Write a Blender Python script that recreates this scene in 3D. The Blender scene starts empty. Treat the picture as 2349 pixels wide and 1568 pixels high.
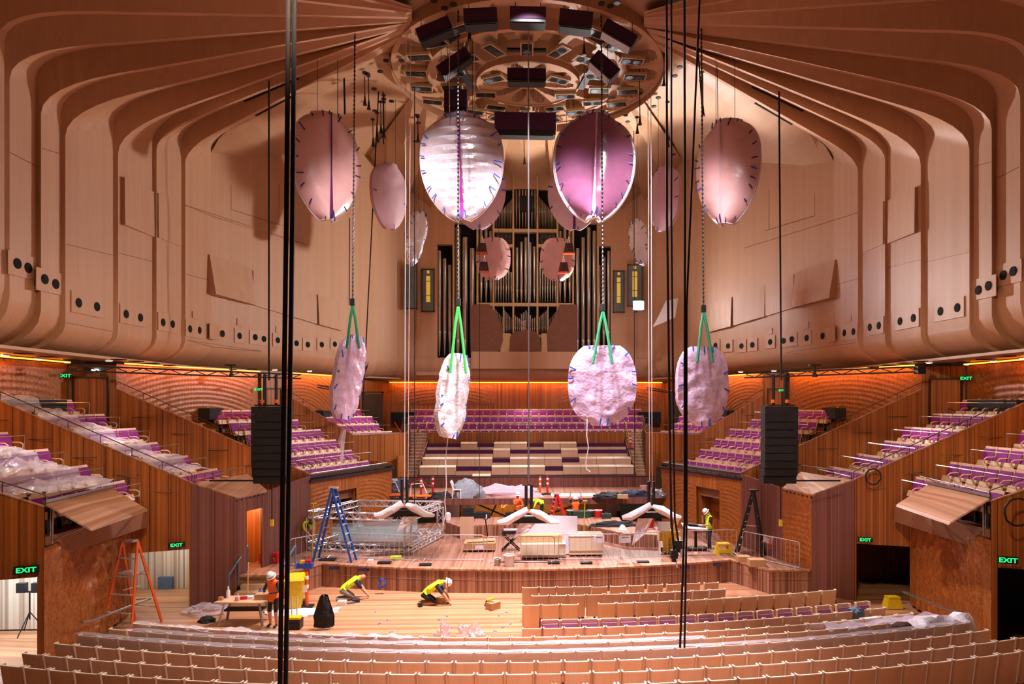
import bpy, math, random
from mathutils import Vector, Matrix
random.seed(7)
S = bpy.context.scene
COL = S.collection
# ------------------------------------------------------------------ camera
F, P0, HZ, CZ, CX = 1566.0, 1265.6, 923.0, 7.0, -.16
TH = math.radians(2.276)
ST, CT = math.sin(TH), math.cos(TH)
cam = bpy.data.cameras.new('camera'); camo = bpy.data.objects.new('camera', cam); COL.objects.link(camo)
cam.sensor_width = 36.0; cam.lens = F / 2349 * 36
cam.shift_x = -(P0 - 1174.5) / 2349; cam.shift_y = (HZ - 784) / 2349
cam.clip_end = 300
camo.location = (CX, 0, CZ); camo.rotation_euler = (math.radians(90), 0, -TH)
S.camera = camo
# ------------------------------------------------------------------ world, exposure
def lin(h):
    h = h.lstrip('#'); o = []
    for i in (0, 2, 4):
        c = int(h[i:i + 2], 16) / 255
        o.append(c / 12.92 if c <= .04045 else ((c + .055) / 1.055) ** 2.4)
    return tuple(o)
W = bpy.data.worlds.new('world'); S.world = W; W.use_nodes = True
W.node_tree.nodes['Background'].inputs[0].default_value = (*lin('#dca078'), 1)
W.node_tree.nodes['Background'].inputs[1].default_value = 0.05
S.view_settings.view_transform = 'Standard'; S.view_settings.look = 'None'
S.view_settings.exposure = -0.12; S.view_settings.gamma = 1.0
S.view_settings.use_curve_mapping = False
S.cycles.use_denoising = True
S.cycles.use_adaptive_sampling = True; S.cycles.adaptive_threshold = 0.1
S.cycles.max_bounces = 3; S.cycles.diffuse_bounces = 2; S.cycles.glossy_bounces = 2
S.cycles.transmission_bounces = 2; S.cycles.transparent_max_bounces = 5
S.cycles.sample_clamp_indirect = 4.0
S.cycles.caustics_reflective = False; S.cycles.caustics_refractive = False
# ------------------------------------------------------------------ lights of the hall, with added fill
def light(kind, name, loc, to, power, color, size=.3, angle=60, blend=.5, sy=None):
    d = bpy.data.lights.new(name, kind); d.energy = power; d.color = color
    if kind == 'SPOT':
        d.spot_size = math.radians(angle); d.spot_blend = blend; d.shadow_soft_size = size
    elif kind == 'AREA':
        d.shape = 'RECTANGLE'; d.size = size; d.size_y = sy or size
    else:
        d.shadow_soft_size = size
    o = bpy.data.objects.new(name, d); COL.objects.link(o); o.location = loc
    if to is not None:
        o.rotation_euler = (Vector(to) - Vector(loc)).to_track_quat('-Z', 'Y').to_euler()
    return o
COOL = (1.0, .86, .95)
WARMW = (1.0, .80, .64)
# crown lamps over the stalls and the stage
light('SPOT', 'stalls_lamp_light', (-.2, 22.3, 21.0), (0.8, 15.0, 1), 90000, COOL, .5, 34, 1.0)
light('SPOT', 'stalls_wash_light', (1.5, 22.0, 21.0), (1.5, 17.0, 1), 27000, COOL, .6, 84, .9)
light('SPOT', 'floor_lamp_light', (-2.6, 22.6, 21.0), (-3.0, 20.5, 0), 17000, (1, .86, .80), .5, 54, .9)
light('SPOT', 'stage_lamp_light', (0, 22.8, 21.0), (.2, 29.0, .9), 24000, COOL, .6, 60, .7)
light('SPOT', 'shell_lamp_light', (-2.6, 24.4, 20.8), (-3.2, 27.2, 14.8), 650, (1, .95, 1), .3, 40, .6)
light('SPOT', 'shell_fill_light', (-5.5, 19.5, 19.0), (-5.0, 26.5, 14.0), 6800, (1, .86, .88), .4, 56, .8)  # unseen spots added to brighten the hung shells from the front
light('SPOT', 'shell_fill_light_right', (5.5, 19.5, 19.0), (5.0, 26.5, 13.5), 9500, (1, .86, .90), .4, 56, .8)
light('SPOT', 'box_wall_fill_light', (-3.5, 9.0, 14.0), (-13.5, 24, 4.6), 5200, (1, .74, .5), .6, 52, .9)  # unseen warm spots added to brighten the camera-facing box walls
light('SPOT', 'box_wall_fill_light_right', (3.5, 9.0, 14.0), (13.5, 24, 4.6), 5200, (1, .74, .5), .6, 52, .9)
# warm fill points without fixtures, added to brighten lining, stage and choir
light('POINT', 'fill_light', (-1.0, 13.5, 13.0), None, 230, (1, .52, .30), 1.2)
light('POINT', 'fill_light_over_the_stage', (.5, 28.5, 11.5), None, 430, (1, .72, .58), 1.2)
light('POINT', 'fill_light_over_the_choir', (0, 41.0, 16.5), None, 330, (1, .80, .60), 1.0)
# ------------------------------------------------------------------ picture -> place
def at(px, py, d):
    xr = (px - P0) * d / F
    return Vector((CX + xr * CT + d * ST, d * CT - xr * ST, CZ - (py - HZ) * d / F))
def ray(px, py):
    dx = (px - P0) / F
    return Vector((dx * CT + ST, CT - dx * ST, -(py - HZ) / F))
def onz(px, py, z):
    r = ray(px, py); k = (z - CZ) / r.z
    return Vector((CX, 0, CZ)) + r * k
def onY(px, py, Y):
    r = ray(px, py); return Vector((CX, 0, CZ)) + r * (Y / r.y)
def onX(px, py, X):
    r = ray(px, py); return Vector((CX, 0, CZ)) + r * ((X - CX) / r.x)
# ------------------------------------------------------------------ mesh building
class MB:
    def __init__(s): s.v = []; s.f = []; s.sm = False
    def add(s, vs, fs):
        o = len(s.v); s.v += [tuple(v) for v in vs]; s.f += [tuple(o + i for i in f) for f in fs]; return s
    def poly(s, *p): return s.add(p, [tuple(range(len(p)))])
    def hexa(s, p):   # 8 points: bottom 0-3, top 4-7
        return s.add(p, [(3, 2, 1, 0), (4, 5, 6, 7), (0, 1, 5, 4), (1, 2, 6, 5), (2, 3, 7, 6), (3, 0, 4, 7)])
    def box(s, c, sz, rz=0, M=None):
        x, y, z = sz[0] / 2, sz[1] / 2, sz[2] / 2
        p = [Vector(q) for q in ((-x, -y, -z), (x, -y, -z), (x, y, -z), (-x, y, -z), (-x, -y, z), (x, -y, z), (x, y, z), (-x, y, z))]
        m = M if M is not None else (Matrix.Rotation(rz, 3, 'Z') if rz else None)
        if m is not None: p = [m @ q for q in p]
        c = Vector(c); return s.hexa([q + c for q in p])
    def beam(s, a, b, w, h, up=(0, 0, 1)):
        a, b = Vector(a), Vector(b); t = (b - a).normalized(); up = Vector(up)
        if abs(t.dot(up)) > .97: up = Vector((0, 1, 0))
        r = t.cross(up).normalized() * (w / 2); u = r.cross(t).normalized() * (h / 2)
        return s.hexa([a - r - u, a + r - u, b + r - u, b - r - u, a - r + u, a + r + u, b + r + u, b - r + u])
    def tube(s, path, r, n=6, closed=False, cap=True):
        P = [Vector(p) for p in path]; m = len(P); rings = []
        rr = r if isinstance(r, (list, tuple)) else [r] * m
        prev = None
        for i in range(m):
            if closed: t = P[(i + 1) % m] - P[i - 1]
            else: t = P[min(i + 1, m - 1)] - P[max(i - 1, 0)]
            t = t.normalized() if t.length > 1e-9 else Vector((0, 0, 1))
            if prev is None:
                u = Vector((0, 0, 1)) if abs(t.z) < .9 else Vector((1, 0, 0))
                x = t.cross(u).normalized()
            else:
                x = prev - t * prev.dot(t)
                x = x.normalized() if x.length > 1e-6 else t.orthogonal().normalized()
            prev = x; y = t.cross(x)
            rings.append([P[i] + (x * math.cos(a) + y * math.sin(a)) * rr[i] for a in [k * 2 * math.pi / n for k in range(n)]])
        vs = [p for R in rings for p in R]; fs = []
        for i in range(m if closed else m - 1):
            j = (i + 1) % m
            for k in range(n):
                l = (k + 1) % n; fs.append((i * n + k, i * n + l, j * n + l, j * n + k))
        if cap and not closed: fs += [tuple(range(n))[::-1], tuple((m - 1) * n + k for k in range(n))]
        return s.add(vs, fs)
    def lathe(s, prof, n=12, c=(0, 0, 0), M=None, cap=True):
        vs = []; fs = []; c = Vector(c)
        for r, z in prof:
            for k in range(n):
                a = k * 2 * math.pi / n; q = Vector((r * math.cos(a), r * math.sin(a), z))
                vs.append((M @ q if M is not None else q) + c)
        m = len(prof)
        for i in range(m - 1):
            for k in range(n):
                l = (k + 1) % n; fs.append((i * n + k, i * n + l, (i + 1) * n + l, (i + 1) * n + k))
        if cap: fs += [tuple(range(n))[::-1], tuple((m - 1) * n + k for k in range(n))]
        return s.add(vs, fs)
    def prism(s, pts, off):   # polygon of 3D points pushed along a vector
        n = len(pts); off = Vector(off); P = [Vector(p) for p in pts]
        fs = [tuple(range(n))[::-1], tuple(range(n, 2 * n))] + [(i, (i + 1) % n, n + (i + 1) % n, n + i) for i in range(n)]
        return s.add(P + [p + off for p in P], fs)
    def grid(s, fn, nu, nv):
        vs = [fn(i / nu, j / nv) for j in range(nv + 1) for i in range(nu + 1)]
        fs = [(j * (nu + 1) + i, j * (nu + 1) + i + 1, (j + 1) * (nu + 1) + i + 1, (j + 1) * (nu + 1) + i) for j in range(nv) for i in range(nu)]
        return s.add(vs, fs)
    def sheet(s, rows):       # list of equally long point rows
        n = len(rows[0]); vs = [p for r in rows for p in r]
        fs = [(j * n + i, j * n + i + 1, (j + 1) * n + i + 1, (j + 1) * n + i) for j in range(len(rows) - 1) for i in range(n - 1)]
        return s.add(vs, fs)
    def mirror(s):
        s.v = [(-x, y, z) for x, y, z in s.v]; s.f = [f[::-1] for f in s.f]; return s
    def mesh(s, name, mat, smooth=False, off=None):
        me = bpy.data.meshes.new(name)
        vs = s.v if off is None else [(x - off[0], y - off[1], z - off[2]) for x, y, z in s.v]
        me.from_pydata(vs, [], s.f); me.materials.append(MAT[mat])
        if smooth:
            me.polygons.foreach_set('use_smooth', [True] * len(me.polygons))
            try: me.set_sharp_from_angle(angle=math.radians(40))
            except Exception: pass
        me.update(); return me
    def build(s, name, mat, parent=None, smooth=False, world=False):
        off = parent.location if (world and parent is not None) else None
        return link(name, s.mesh(name, mat, smooth, off), parent)
def link(name, me, parent=None):
    o = bpy.data.objects.new(name, me); COL.objects.link(o)
    if parent is not None: o.parent = parent
    return o
def tag(o, label=None, cat=None, group=None, kind=None):
    if label: o['label'] = label
    if cat: o['category'] = cat
    if group: o['group'] = group
    if kind: o['kind'] = kind
    return o
def thing(name, label, cat, loc=(0, 0, 0), rz=0, group=None, kind=None):
    o = bpy.data.objects.new(name, None); COL.objects.link(o); o.location = loc; o.rotation_euler = (0, 0, rz)
    o.empty_display_size = .1
    return tag(o, label, cat, group, kind)
def struct(name, label, cat='wall'):
    return thing(name, label, cat, kind='structure')
ORD = ['', 'first', 'second', 'third', 'fourth', 'fifth', 'sixth', 'seventh', 'eighth', 'ninth', 'tenth', 'eleventh', 'twelfth']
def nth(k):
    if k < 13: return ORD[k]
    return '%d%s' % (k, 'th' if 10 <= k % 100 <= 20 else {1: 'st', 2: 'nd', 3: 'rd'}.get(k % 10, 'th'))
# ------------------------------------------------------------------ materials
MAT = {}
def newmat(name):
    m = bpy.data.materials.new(name); m.use_nodes = True; MAT[name] = m
    return m, m.node_tree.nodes, m.node_tree.links, m.node_tree.nodes['Principled BSDF']
def plain(name, col, rough=.5, metal=0, emis=0, ecol=None, var=.12, scale=9, bump=0, bscale=30, alpha=1, trans=0, sheen=0):
    m, N, L, b = newmat(name)
    c = lin(col) if isinstance(col, str) else col
    b.inputs['Roughness'].default_value = rough; b.inputs['Metallic'].default_value = metal
    tc = N.new('ShaderNodeNewGeometry')
    n = N.new('ShaderNodeTexNoise'); n.inputs['Scale'].default_value = scale; n.inputs['Detail'].default_value = 3
    L.new(tc.outputs['Position'], n.inputs['Vector'])
    r = N.new('ShaderNodeValToRGB')
    r.color_ramp.elements[0].position = .3; r.color_ramp.elements[1].position = .7
    r.color_ramp.elements[0].color = (*[x * (1 - var) for x in c], 1); r.color_ramp.elements[1].color = (*[min(1, x * (1 + var)) for x in c], 1)
    L.new(n.outputs['Fac'], r.inputs['Fac']); L.new(r.outputs['Color'], b.inputs['Base Color'])
    if emis:
        b.inputs['Emission Color'].default_value = (*(lin(ecol) if ecol else c), 1); b.inputs['Emission Strength'].default_value = emis
    if bump:
        n2 = N.new('ShaderNodeTexNoise'); n2.inputs['Scale'].default_value = bscale; n2.inputs['Detail'].default_value = 4
        L.new(tc.outputs['Position'], n2.inputs['Vector'])
        bp = N.new('ShaderNodeBump'); bp.inputs['Strength'].default_value = bump; bp.inputs['Distance'].default_value = .05
        L.new(n2.outputs['Fac'], bp.inputs['Height']); L.new(bp.outputs['Normal'], b.inputs['Normal'])
    if alpha < 1:
        b.inputs['Alpha'].default_value = alpha
    if trans: b.inputs['Transmission Weight'].default_value = trans
    return m
def vec(N, L, op, a, b=None):
    n = N.new('ShaderNodeVectorMath'); n.operation = op
    for i, x in enumerate((a, b)):
        if x is None: continue
        if isinstance(x, tuple): n.inputs[i].default_value = x
        else: L.new(x, n.inputs[i])
    return n
def mth(N, L, op, a, b=None):
    n = N.new('ShaderNodeMath'); n.operation = op
    for i, x in enumerate((a, b)):
        if x is None: continue
        if isinstance(x, (int, float)): n.inputs[i].default_value = x
        else: L.new(x, n.inputs[i])
    return n.outputs[0]
def wood(name, cols, scale, rough=.45, bump=.3, along='wall', grain=.35, board=0, boardvar=.25, line=0):
    """striped timber: battens or boards counted along the wall (or along world Y), fine grain running the other way"""
    m, N, L, b = newmat(name)
    g = N.new('ShaderNodeNewGeometry'); b.inputs['Roughness'].default_value = rough
    sep = N.new('ShaderNodeSeparateXYZ'); L.new(g.outputs['Position'], sep.inputs[0])
    if along == 'wall':
        cr = vec(N, L, 'CROSS_PRODUCT', g.outputs['True Normal'], (0, 0, 1))
        cr = vec(N, L, 'NORMALIZE', cr.outputs[0])
        t = vec(N, L, 'DOT_PRODUCT', g.outputs['Position'], cr.outputs[0]).outputs['Value']; q = sep.outputs['Z']
    elif along == 'y': t = sep.outputs['Y']; q = sep.outputs['X']
    else: t = sep.outputs['X']; q = sep.outputs['Y']
    n1 = N.new('ShaderNodeTexNoise'); n1.noise_dimensions = '1D'; n1.inputs['Scale'].default_value = scale; n1.inputs['Detail'].default_value = 3
    L.new(t, n1.inputs['W'])
    cb = N.new('ShaderNodeCombineXYZ'); L.new(mth(N, L, 'MULTIPLY', t, 40.0), cb.inputs[0]); L.new(mth(N, L, 'MULTIPLY', q, .9), cb.inputs[1])
    n2 = N.new('ShaderNodeTexNoise'); n2.inputs['Scale'].default_value = 1; n2.inputs['Detail'].default_value = 4; L.new(cb.outputs[0], n2.inputs['Vector'])
    f = mth(N, L, 'ADD', mth(N, L, 'MULTIPLY', n1.outputs['Fac'], 1 - grain), mth(N, L, 'MULTIPLY', n2.outputs['Fac'], grain))
    if board:
        wn = N.new('ShaderNodeTexWhiteNoise'); wn.noise_dimensions = '1D'
        L.new(mth(N, L, 'FLOOR', mth(N, L, 'MULTIPLY', t, 1.0 / board)), wn.inputs['W'])
        f = mth(N, L, 'ADD', mth(N, L, 'MULTIPLY', f, 1 - boardvar), mth(N, L, 'MULTIPLY', wn.outputs['Value'], boardvar))
    r = N.new('ShaderNodeValToRGB'); L.new(f, r.inputs['Fac'])
    e = r.color_ramp.elements; e[0].position = .28; e[1].position = .72
    e[0].color = (*lin(cols[0]), 1); e[1].color = (*lin(cols[-1]), 1)
    for i, c in enumerate(cols[1:-1]):
        x = e.new(.28 + .44 * (i + 1) / (len(cols) - 1)); x.color = (*lin(c), 1)
    L.new(r.outputs['Color'], b.inputs['Base Color'])
    h = n1.outputs['Fac']
    if board and line:
        fr = mth(N, L, 'FRACT', mth(N, L, 'MULTIPLY', t, 1.0 / board))
        h = mth(N, L, 'ADD', mth(N, L, 'MULTIPLY', mth(N, L, 'GREATER_THAN', fr, line), 1.0), mth(N, L, 'MULTIPLY', h, .3))
    bp = N.new('ShaderNodeBump'); bp.inputs['Strength'].default_value = bump; bp.inputs['Distance'].default_value = .02
    L.new(h, bp.inputs['Height']); L.new(bp.outputs['Normal'], b.inputs['Normal'])
    return m
wood('brushbox', ['#6b3410', '#924f1c', '#a65e23', '#b66c2b'], 7, .42, .4, board=.045, boardvar=.3, line=.14)
wood('brushbox_red', ['#5a2f25', '#74443a', '#845144'], 6, .45, .4, board=.04, boardvar=.3, line=.14)
wood('brushbox_plank', ['#8a5c42', '#a97a5b', '#c0937a'], 5, .4, .1, along='x', board=.09, boardvar=.3)
wood('stage_front', ['#6b402d', '#93624a', '#ab7a60'], 10, .45, .5, board=.06, boardvar=.45, line=.15)
wood('stage_floor', ['#80523f', '#a0725d', '#b58870'], 4, .42, .25, along='x', board=.05, boardvar=.3, line=.2)
wood('stalls_floor', ['#9c6a4a', '#ba835e', '#ce9a72'], 3, .38, .15, along='y', board=.11, boardvar=.4, line=.06)
wood('birch', ['#b88c6a', '#c29472', '#ca9d7c'], 2.2, .55, .04, grain=.55)
wood('birch_ceiling', ['#b58c6a', '#be9472', '#c69d7b'], 1.5, .5, .03, grain=.5, along='x')
wood('ply', ['#cfa582', '#d8b08e', '#dfb998'], 3, .42, .03, grain=.5)
wood('pine', ['#b08d68', '#cba67e', '#dbbb92'], 6, .6, .1, grain=.5)
wood('oak_edge', ['#e6d3b4', '#f0e0c6'], 4, .4, .02)
wood('pale_lining', ['#a8927c', '#cdbca6', '#dccfbd'], 8, .5, .4, board=.06, boardvar=.5, line=.15)
plain('organ_case', '#c8a678', .45, var=.06)
plain('tin_pipe', '#b9b0a4', .28, .85, var=.06, scale=2)
plain('black', '#0c0b0d', .6, var=.2)
plain('black_cloth', '#141419', .8, var=.3, bump=.3, bscale=20)
plain('dark_void', '#050404', .95)
plain('dark_purple', '#3a0f33', .85, var=.15)
plain('grey_glass', '#14171b', .2, var=.1)
plain('steel', '#a7a5a6', .32, .8, var=.08)
plain('aluminium', '#d4d2d8', .3, .55, var=.06)
plain('galvanised', '#c6c1c4', .35, .5, var=.08)
plain('chain_metal', '#4e4a48', .35, .8)
plain('magenta', '#8c1080', .75, var=.16, scale=30, bump=.1, bscale=80)
plain('plum', '#5a1047', .75, var=.16)
plain('film_white', '#dcd0d8', .22, var=.08, scale=3, bump=.55, bscale=5)
plain('film_pink', '#e2b4b2', .3, var=.06, scale=2, bump=.25, bscale=4)
plain('film_rose', '#9a6284', .2, var=.12, scale=1.2, bump=.12, bscale=5)
plain('film_lilac', '#dcc0dc', .14, var=.16, scale=3, bump=1.0, bscale=4.5)
plain('paper_pink', '#c9a4ae', .6, var=.04)
plain('wrap_white', '#ebe6ea', .3, var=.05, bump=.5, bscale=10)
plain('tape_blue', '#2f55c0', .5)
plain('tape_navy', '#262a5c', .5)
plain('tape_grey', '#6f6468', .4)
plain('strap_green', '#1f8f5c', .6, var=.25, scale=25)
plain('strap_lime', '#35b54a', .6, var=.2, scale=25)
plain('white_plastic', '#e4dfe0', .4, var=.04)
plain('paper', '#ded8df', .7, var=.04)
plain('hard_white', '#f0eced', .3, var=.03)
plain('yellow', '#e8c313', .45, var=.08)
plain('yellow_tool', '#d9b91c', .5, var=.1)
plain('orange', '#e86a1a', .5, var=.08)
plain('orange_rail', '#d9571c', .4, var=.08)
plain('red', '#c3161c', .45, var=.08)
plain('blue_rail', '#1f57ad', .4, var=.06)
plain('blue', '#2b4fb4', .5)
plain('blue_grey', '#56708c', .5)
plain('green_board', '#3f6254', .7, var=.08)
plain('dark_green', '#1d3b2d', .6)
plain('hivis_yellow', '#d8ef2b', .6, var=.1, scale=12)
plain('hivis_orange', '#f06a22', .6, var=.1, scale=12)
plain('reflective', '#cfd2c8', .3, .3)
plain('skin', '#c78f72', .5, var=.06, scale=20)
plain('hair', '#3a2a22', .7)
plain('navy_cloth', '#20263a', .8, var=.2)
plain('khaki', '#8d8273', .8, var=.15)
plain('dark_check', '#3a3230', .8, var=.5, scale=40)
plain('cardboard', '#b48a61', .75, var=.06)
plain('skirting', '#3a2016', .6)
plain('tarp', '#848a92', .6, var=.2, bump=.4, bscale=8)
plain('rail_dark', '#4b423c', .4, .5)
plain('rail_chrome', '#c4bdb8', .25, .85)
plain('floor_grey', '#8f8a86', .7, var=.08)
plain('lamp_glow', '#ffffff', .5, emis=14, ecol='#fff4e6')
plain('flood_glow', '#ffffff', .5, emis=900, ecol='#f4f6ff')
plain('cove_glow', '#ffb060', .5, emis=4.5, ecol='#ff8a2c')
plain('exit_glow', '#19d16a', .5, emis=1.6, ecol='#1ee07a')
plain('amber_glow', '#ffcc33', .5, emis=1.1, ecol='#f0b52a')
plain('pale_glow', '#fff1c8', .5, emis=2.2, ecol='#fff0c0')
plain('neon_orange', '#ff7a3a', .5, emis=3, ecol='#ff7a3a')
def film(name, col, alpha, rough=.2, bump=.5, bscale=6):
    m = plain(name, col, rough, var=.06, scale=2, bump=bump, bscale=bscale)
    N = m.node_tree.nodes; L = m.node_tree.links; b = N['Principled BSDF']; out = N['Material Output']
    t = N.new('ShaderNodeBsdfTransparent'); mx = N.new('ShaderNodeMixShader'); mx.inputs[0].default_value = alpha
    L.new(t.outputs[0], mx.inputs[1]); L.new(b.outputs[0], mx.inputs[2]); L.new(mx.outputs[0], out.inputs[0])
film('film_clear', '#efe8f2', .3, .15)
film('film_sheet', '#ebe0ee', .38, .18, .8, 5)
film('film_bubble', '#f6eef2', .3, .2, 1.0, 45)
film('glass', '#a8b4b2', .3, .05, 0.0)
# ================================================================== THE HALL
def lerp(a, b, t): return a + (b - a) * t
def ln(p, q, a):          # Y on the plan line p-q at half-width a
    return p[1] + (q[1] - p[1]) * (a - p[0]) / (q[0] - p[0])
# ---- stalls floor: flat by the stage, gently raked towards the camera, rows on arcs
RR = 37.0
def fz(x, y):
    rho = y - x * x / (2 * RR)
    return max(0.0, (17.5 - rho) * .16)
fl = struct('floor', 'honey timber boards of the stalls floor in front of the stage', 'floor')
b = MB(); b.grid(lambda u, v: (lerp(-17, 17, u), lerp(6, 29, v), fz(lerp(-17, 17, u), lerp(6, 29, v))), 48, 60)
b.build('boards', 'stalls_floor', fl, True)
# ---- stage
SZ = .88
front = []
for i in range(17):
    x = lerp(-7.88, 7.88, i / 16); front.append((x, 25.1 + 1.25 * (x / 7.88) ** 2))
outline = [(-10.5, 24.62), (-8.79, 24.65)] + front + [(8.79, 24.65), (10.5, 24.62)]
stg = struct('floor_stage', 'raised timber concert platform with fluted board floor', 'stage')
b = MB(); b.add([(x, y, SZ) for x, y in outline] + [(10.6, 38.4, SZ), (-10.6, 38.4, SZ)], [tuple(range(len(outline) + 2))])
b.build('deck', 'stage_floor', stg)
b = MB()
for i in range(len(outline) - 1):
    (x0, y0), (x1, y1) = outline[i], outline[i + 1]
    b.hexa([(x0, y0 - .03, SZ - .06), (x1, y1 - .03, SZ - .06), (x1, y1 + .25, SZ - .06), (x0, y0 + .25, SZ - .06), (x0, y0 - .03, SZ + .004), (x1, y1 - .03, SZ + .004), (x1, y1 + .25, SZ + .004), (x0, y0 + .25, SZ + .004)])
b.build('nosing', 'brushbox_plank', stg)
for i in range(len(outline) - 1):       # fluted face boards in two courses
    (x0, y0), (x1, y1) = outline[i], outline[i + 1]
    if x0 < -8.7 and x1 < -8.7: continue
    for z0, z1 in ((0, .475), (.49, SZ - .06)):
        g = .008
        d = Vector((x1 - x0, y1 - y0, 0)); d.normalize()
        b = MB(); p = Vector((x0, y0, 0)) + d * g; q = Vector((x1, y1, 0)) - d * g; n = Vector((-d.y, d.x, 0)) * .05
        b.hexa([p + Vector((0, 0, z0)), q + Vector((0, 0, z0)), q + n + Vector((0, 0, z0)), p + n + Vector((0, 0, z0)), p + Vector((0, 0, z1)), q + Vector((0, 0, z1)), q + n + Vector((0, 0, z1)), p + n + Vector((0, 0, z1))])
        b.build('face_board', 'stage_front', stg)
b = MB()
for i in range(1, len(outline) - 2):
    b.beam((*outline[i], .483), (*outline[i + 1], .483), .012, .014)
b.build('shadow_gap', 'steel', stg)
# ---- timber wall built from separate panels
def panel_wall(parent, p, q, zb, zt, n, mat='brushbox', s=1, name='panel', th=.05, backing=True, door=None):
    """p, q plan points (half-width, Y); zb, zt heights as functions of t along the wall"""
    P = Vector((s * p[0], p[1], 0)); Q = Vector((s * q[0], q[1], 0)); d = Q - P; L = d.length; d.normalize()
    nrm = Vector((-d.y, d.x, 0)); 
    if nrm.y < 0: nrm = -nrm
    fb = zb if callable(zb) else (lambda t: zb); ft = zt if callable(zt) else (lambda t: zt)
    g = .006 / L
    br = [i / n for i in range(n + 1)]
    if door:       # (start, end, lintel height) in metres along the wall: panels stop at the opening
        t0d, t1d, zl = door[0] / L, door[1] / L, door[2]; f0 = fb
        br = sorted([x for x in br if abs(x - t0d) > .02 and abs(x - t1d) > .02 or x in (0, 1)] + [t0d, t1d])
        fb = lambda t: zl if t0d < t < t1d else f0(t)
    n = len(br) - 1
    for i in range(n):
        t0, t1 = br[i] + g, br[i + 1] - g
        a, c = P + d * L * t0, P + d * L * t1
        b = MB(); k = random.uniform(-.006, .006)
        o = nrm * k
        pts = [a + o + Vector((0, 0, fb(t0 + 1e-4))), c + o + Vector((0, 0, fb(t1 - 1e-4))), c + o + Vector((0, 0, ft(t1))), a + o + Vector((0, 0, ft(t0)))]
        if (pts[3] - pts[0]).length < .02 and (pts[2] - pts[1]).length < .02: continue
        b.prism(pts, nrm * th); b.build(name, mat, parent)
    if backing:  # dark sheet added behind the panels to stop light leaks
        b = MB()
        for i in range(n):
            t0, t1 = br[i], br[i + 1]
            a, c = P + d * L * t0 + nrm * (th + .01), P + d * L * t1 + nrm * (th + .01)
            b.poly(a + Vector((0, 0, fb(t0 + 1e-4))), c + Vector((0, 0, fb(t1 - 1e-4))), c + Vector((0, 0, ft(t1) - .01)), a + Vector((0, 0, ft(t0) - .01)))
        b.build('backing', 'skirting', parent)
def cap_rail(parent, p, q, z0, z1, s, w=.1, h=.035, mat='brushbox_plank', name='parapet_cap'):
    MB().beam((s * p[0], p[1] + .03, z0), (s * q[0], q[1] + .03, z1), w, h).build(name, mat, parent)
def hand_rail(parent, pts, h=.32, r=.016, mat='rail_dark', name='rail'):
    pts = [Vector(p) for p in pts]
    b = MB(); b.tube([p + Vector((0, 0, h)) for p in pts], r, 6); b.build(name, mat, parent, True)
    for i in range(len(pts) - 1):
        L = (pts[i + 1] - pts[i]).length; n = max(1, round(L / 1.0))
        for k in range(n + (i == len(pts) - 2)):
            p = pts[i].lerp(pts[i + 1], k / n)
            MB().tube([p, p + Vector((0, 0, h))], r * .8, 6).build('rail_post', mat, parent)
def relief(parent, p, q, z0, z1, s, uc, vc, mat='brushbox', A=.035, step=.05, pitch=.19, bat=.13, env=None, name='relief_panel', sx=.5):
    P = Vector((s * p[0], p[1], 0)); Q = Vector((s * q[0], q[1], 0)); d = Q - P; L = d.length; d.normalize()
    nrm = Vector((d.y, -d.x, 0))
    if nrm.x * s > 0: nrm = -nrm
    nu, nv = max(2, int(L / step)), max(2, int((z1 - z0) / step))
    def fn(u, v):
        x = u * L; z = lerp(z0, z1, v)
        r = math.sqrt(((x - uc * L) * sx) ** 2 + (z - vc) ** 2)
        e = env(u, v) if env else min(1, 6 * u, 6 * (1 - u), 5 * v, 5 * (1 - v))
        w = (0.5 + .5 * math.sin(2 * math.pi * r / pitch)) * (.35 + .65 * abs(math.sin(math.pi * x / bat)))
        return P + d * x + nrm * (A * e * w) + Vector((0, 0, z))
    MB().grid(fn, nu, nv).build(name, mat, parent, True)
def handle(s, c, w, parent):
    """slim metal bar bracket on the timber wall"""
    b = MB(); c = Vector(c); d = Vector((w / 2, 0, 0)); o = Vector((0, -.1, 0))
    b.tube([c - d, c - d + o, c + d + o, c + d], .012, 5); b.build('bracket_bar', 'rail_dark', parent)
A0, A1 = (12.4, 17.9), (16.6, 16.35)
B0, B1 = (11.5, 23.7), (17.3, 21.55)
C0, C1 = (9.1, 28.9), (15.9, 27.0)
D0, D1 = (9.4, 37.0), (12.5, 35.8)
CF1 = (6.8, 34.4)
DF1 = (7.0, 39.8)
HALL = {}
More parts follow.
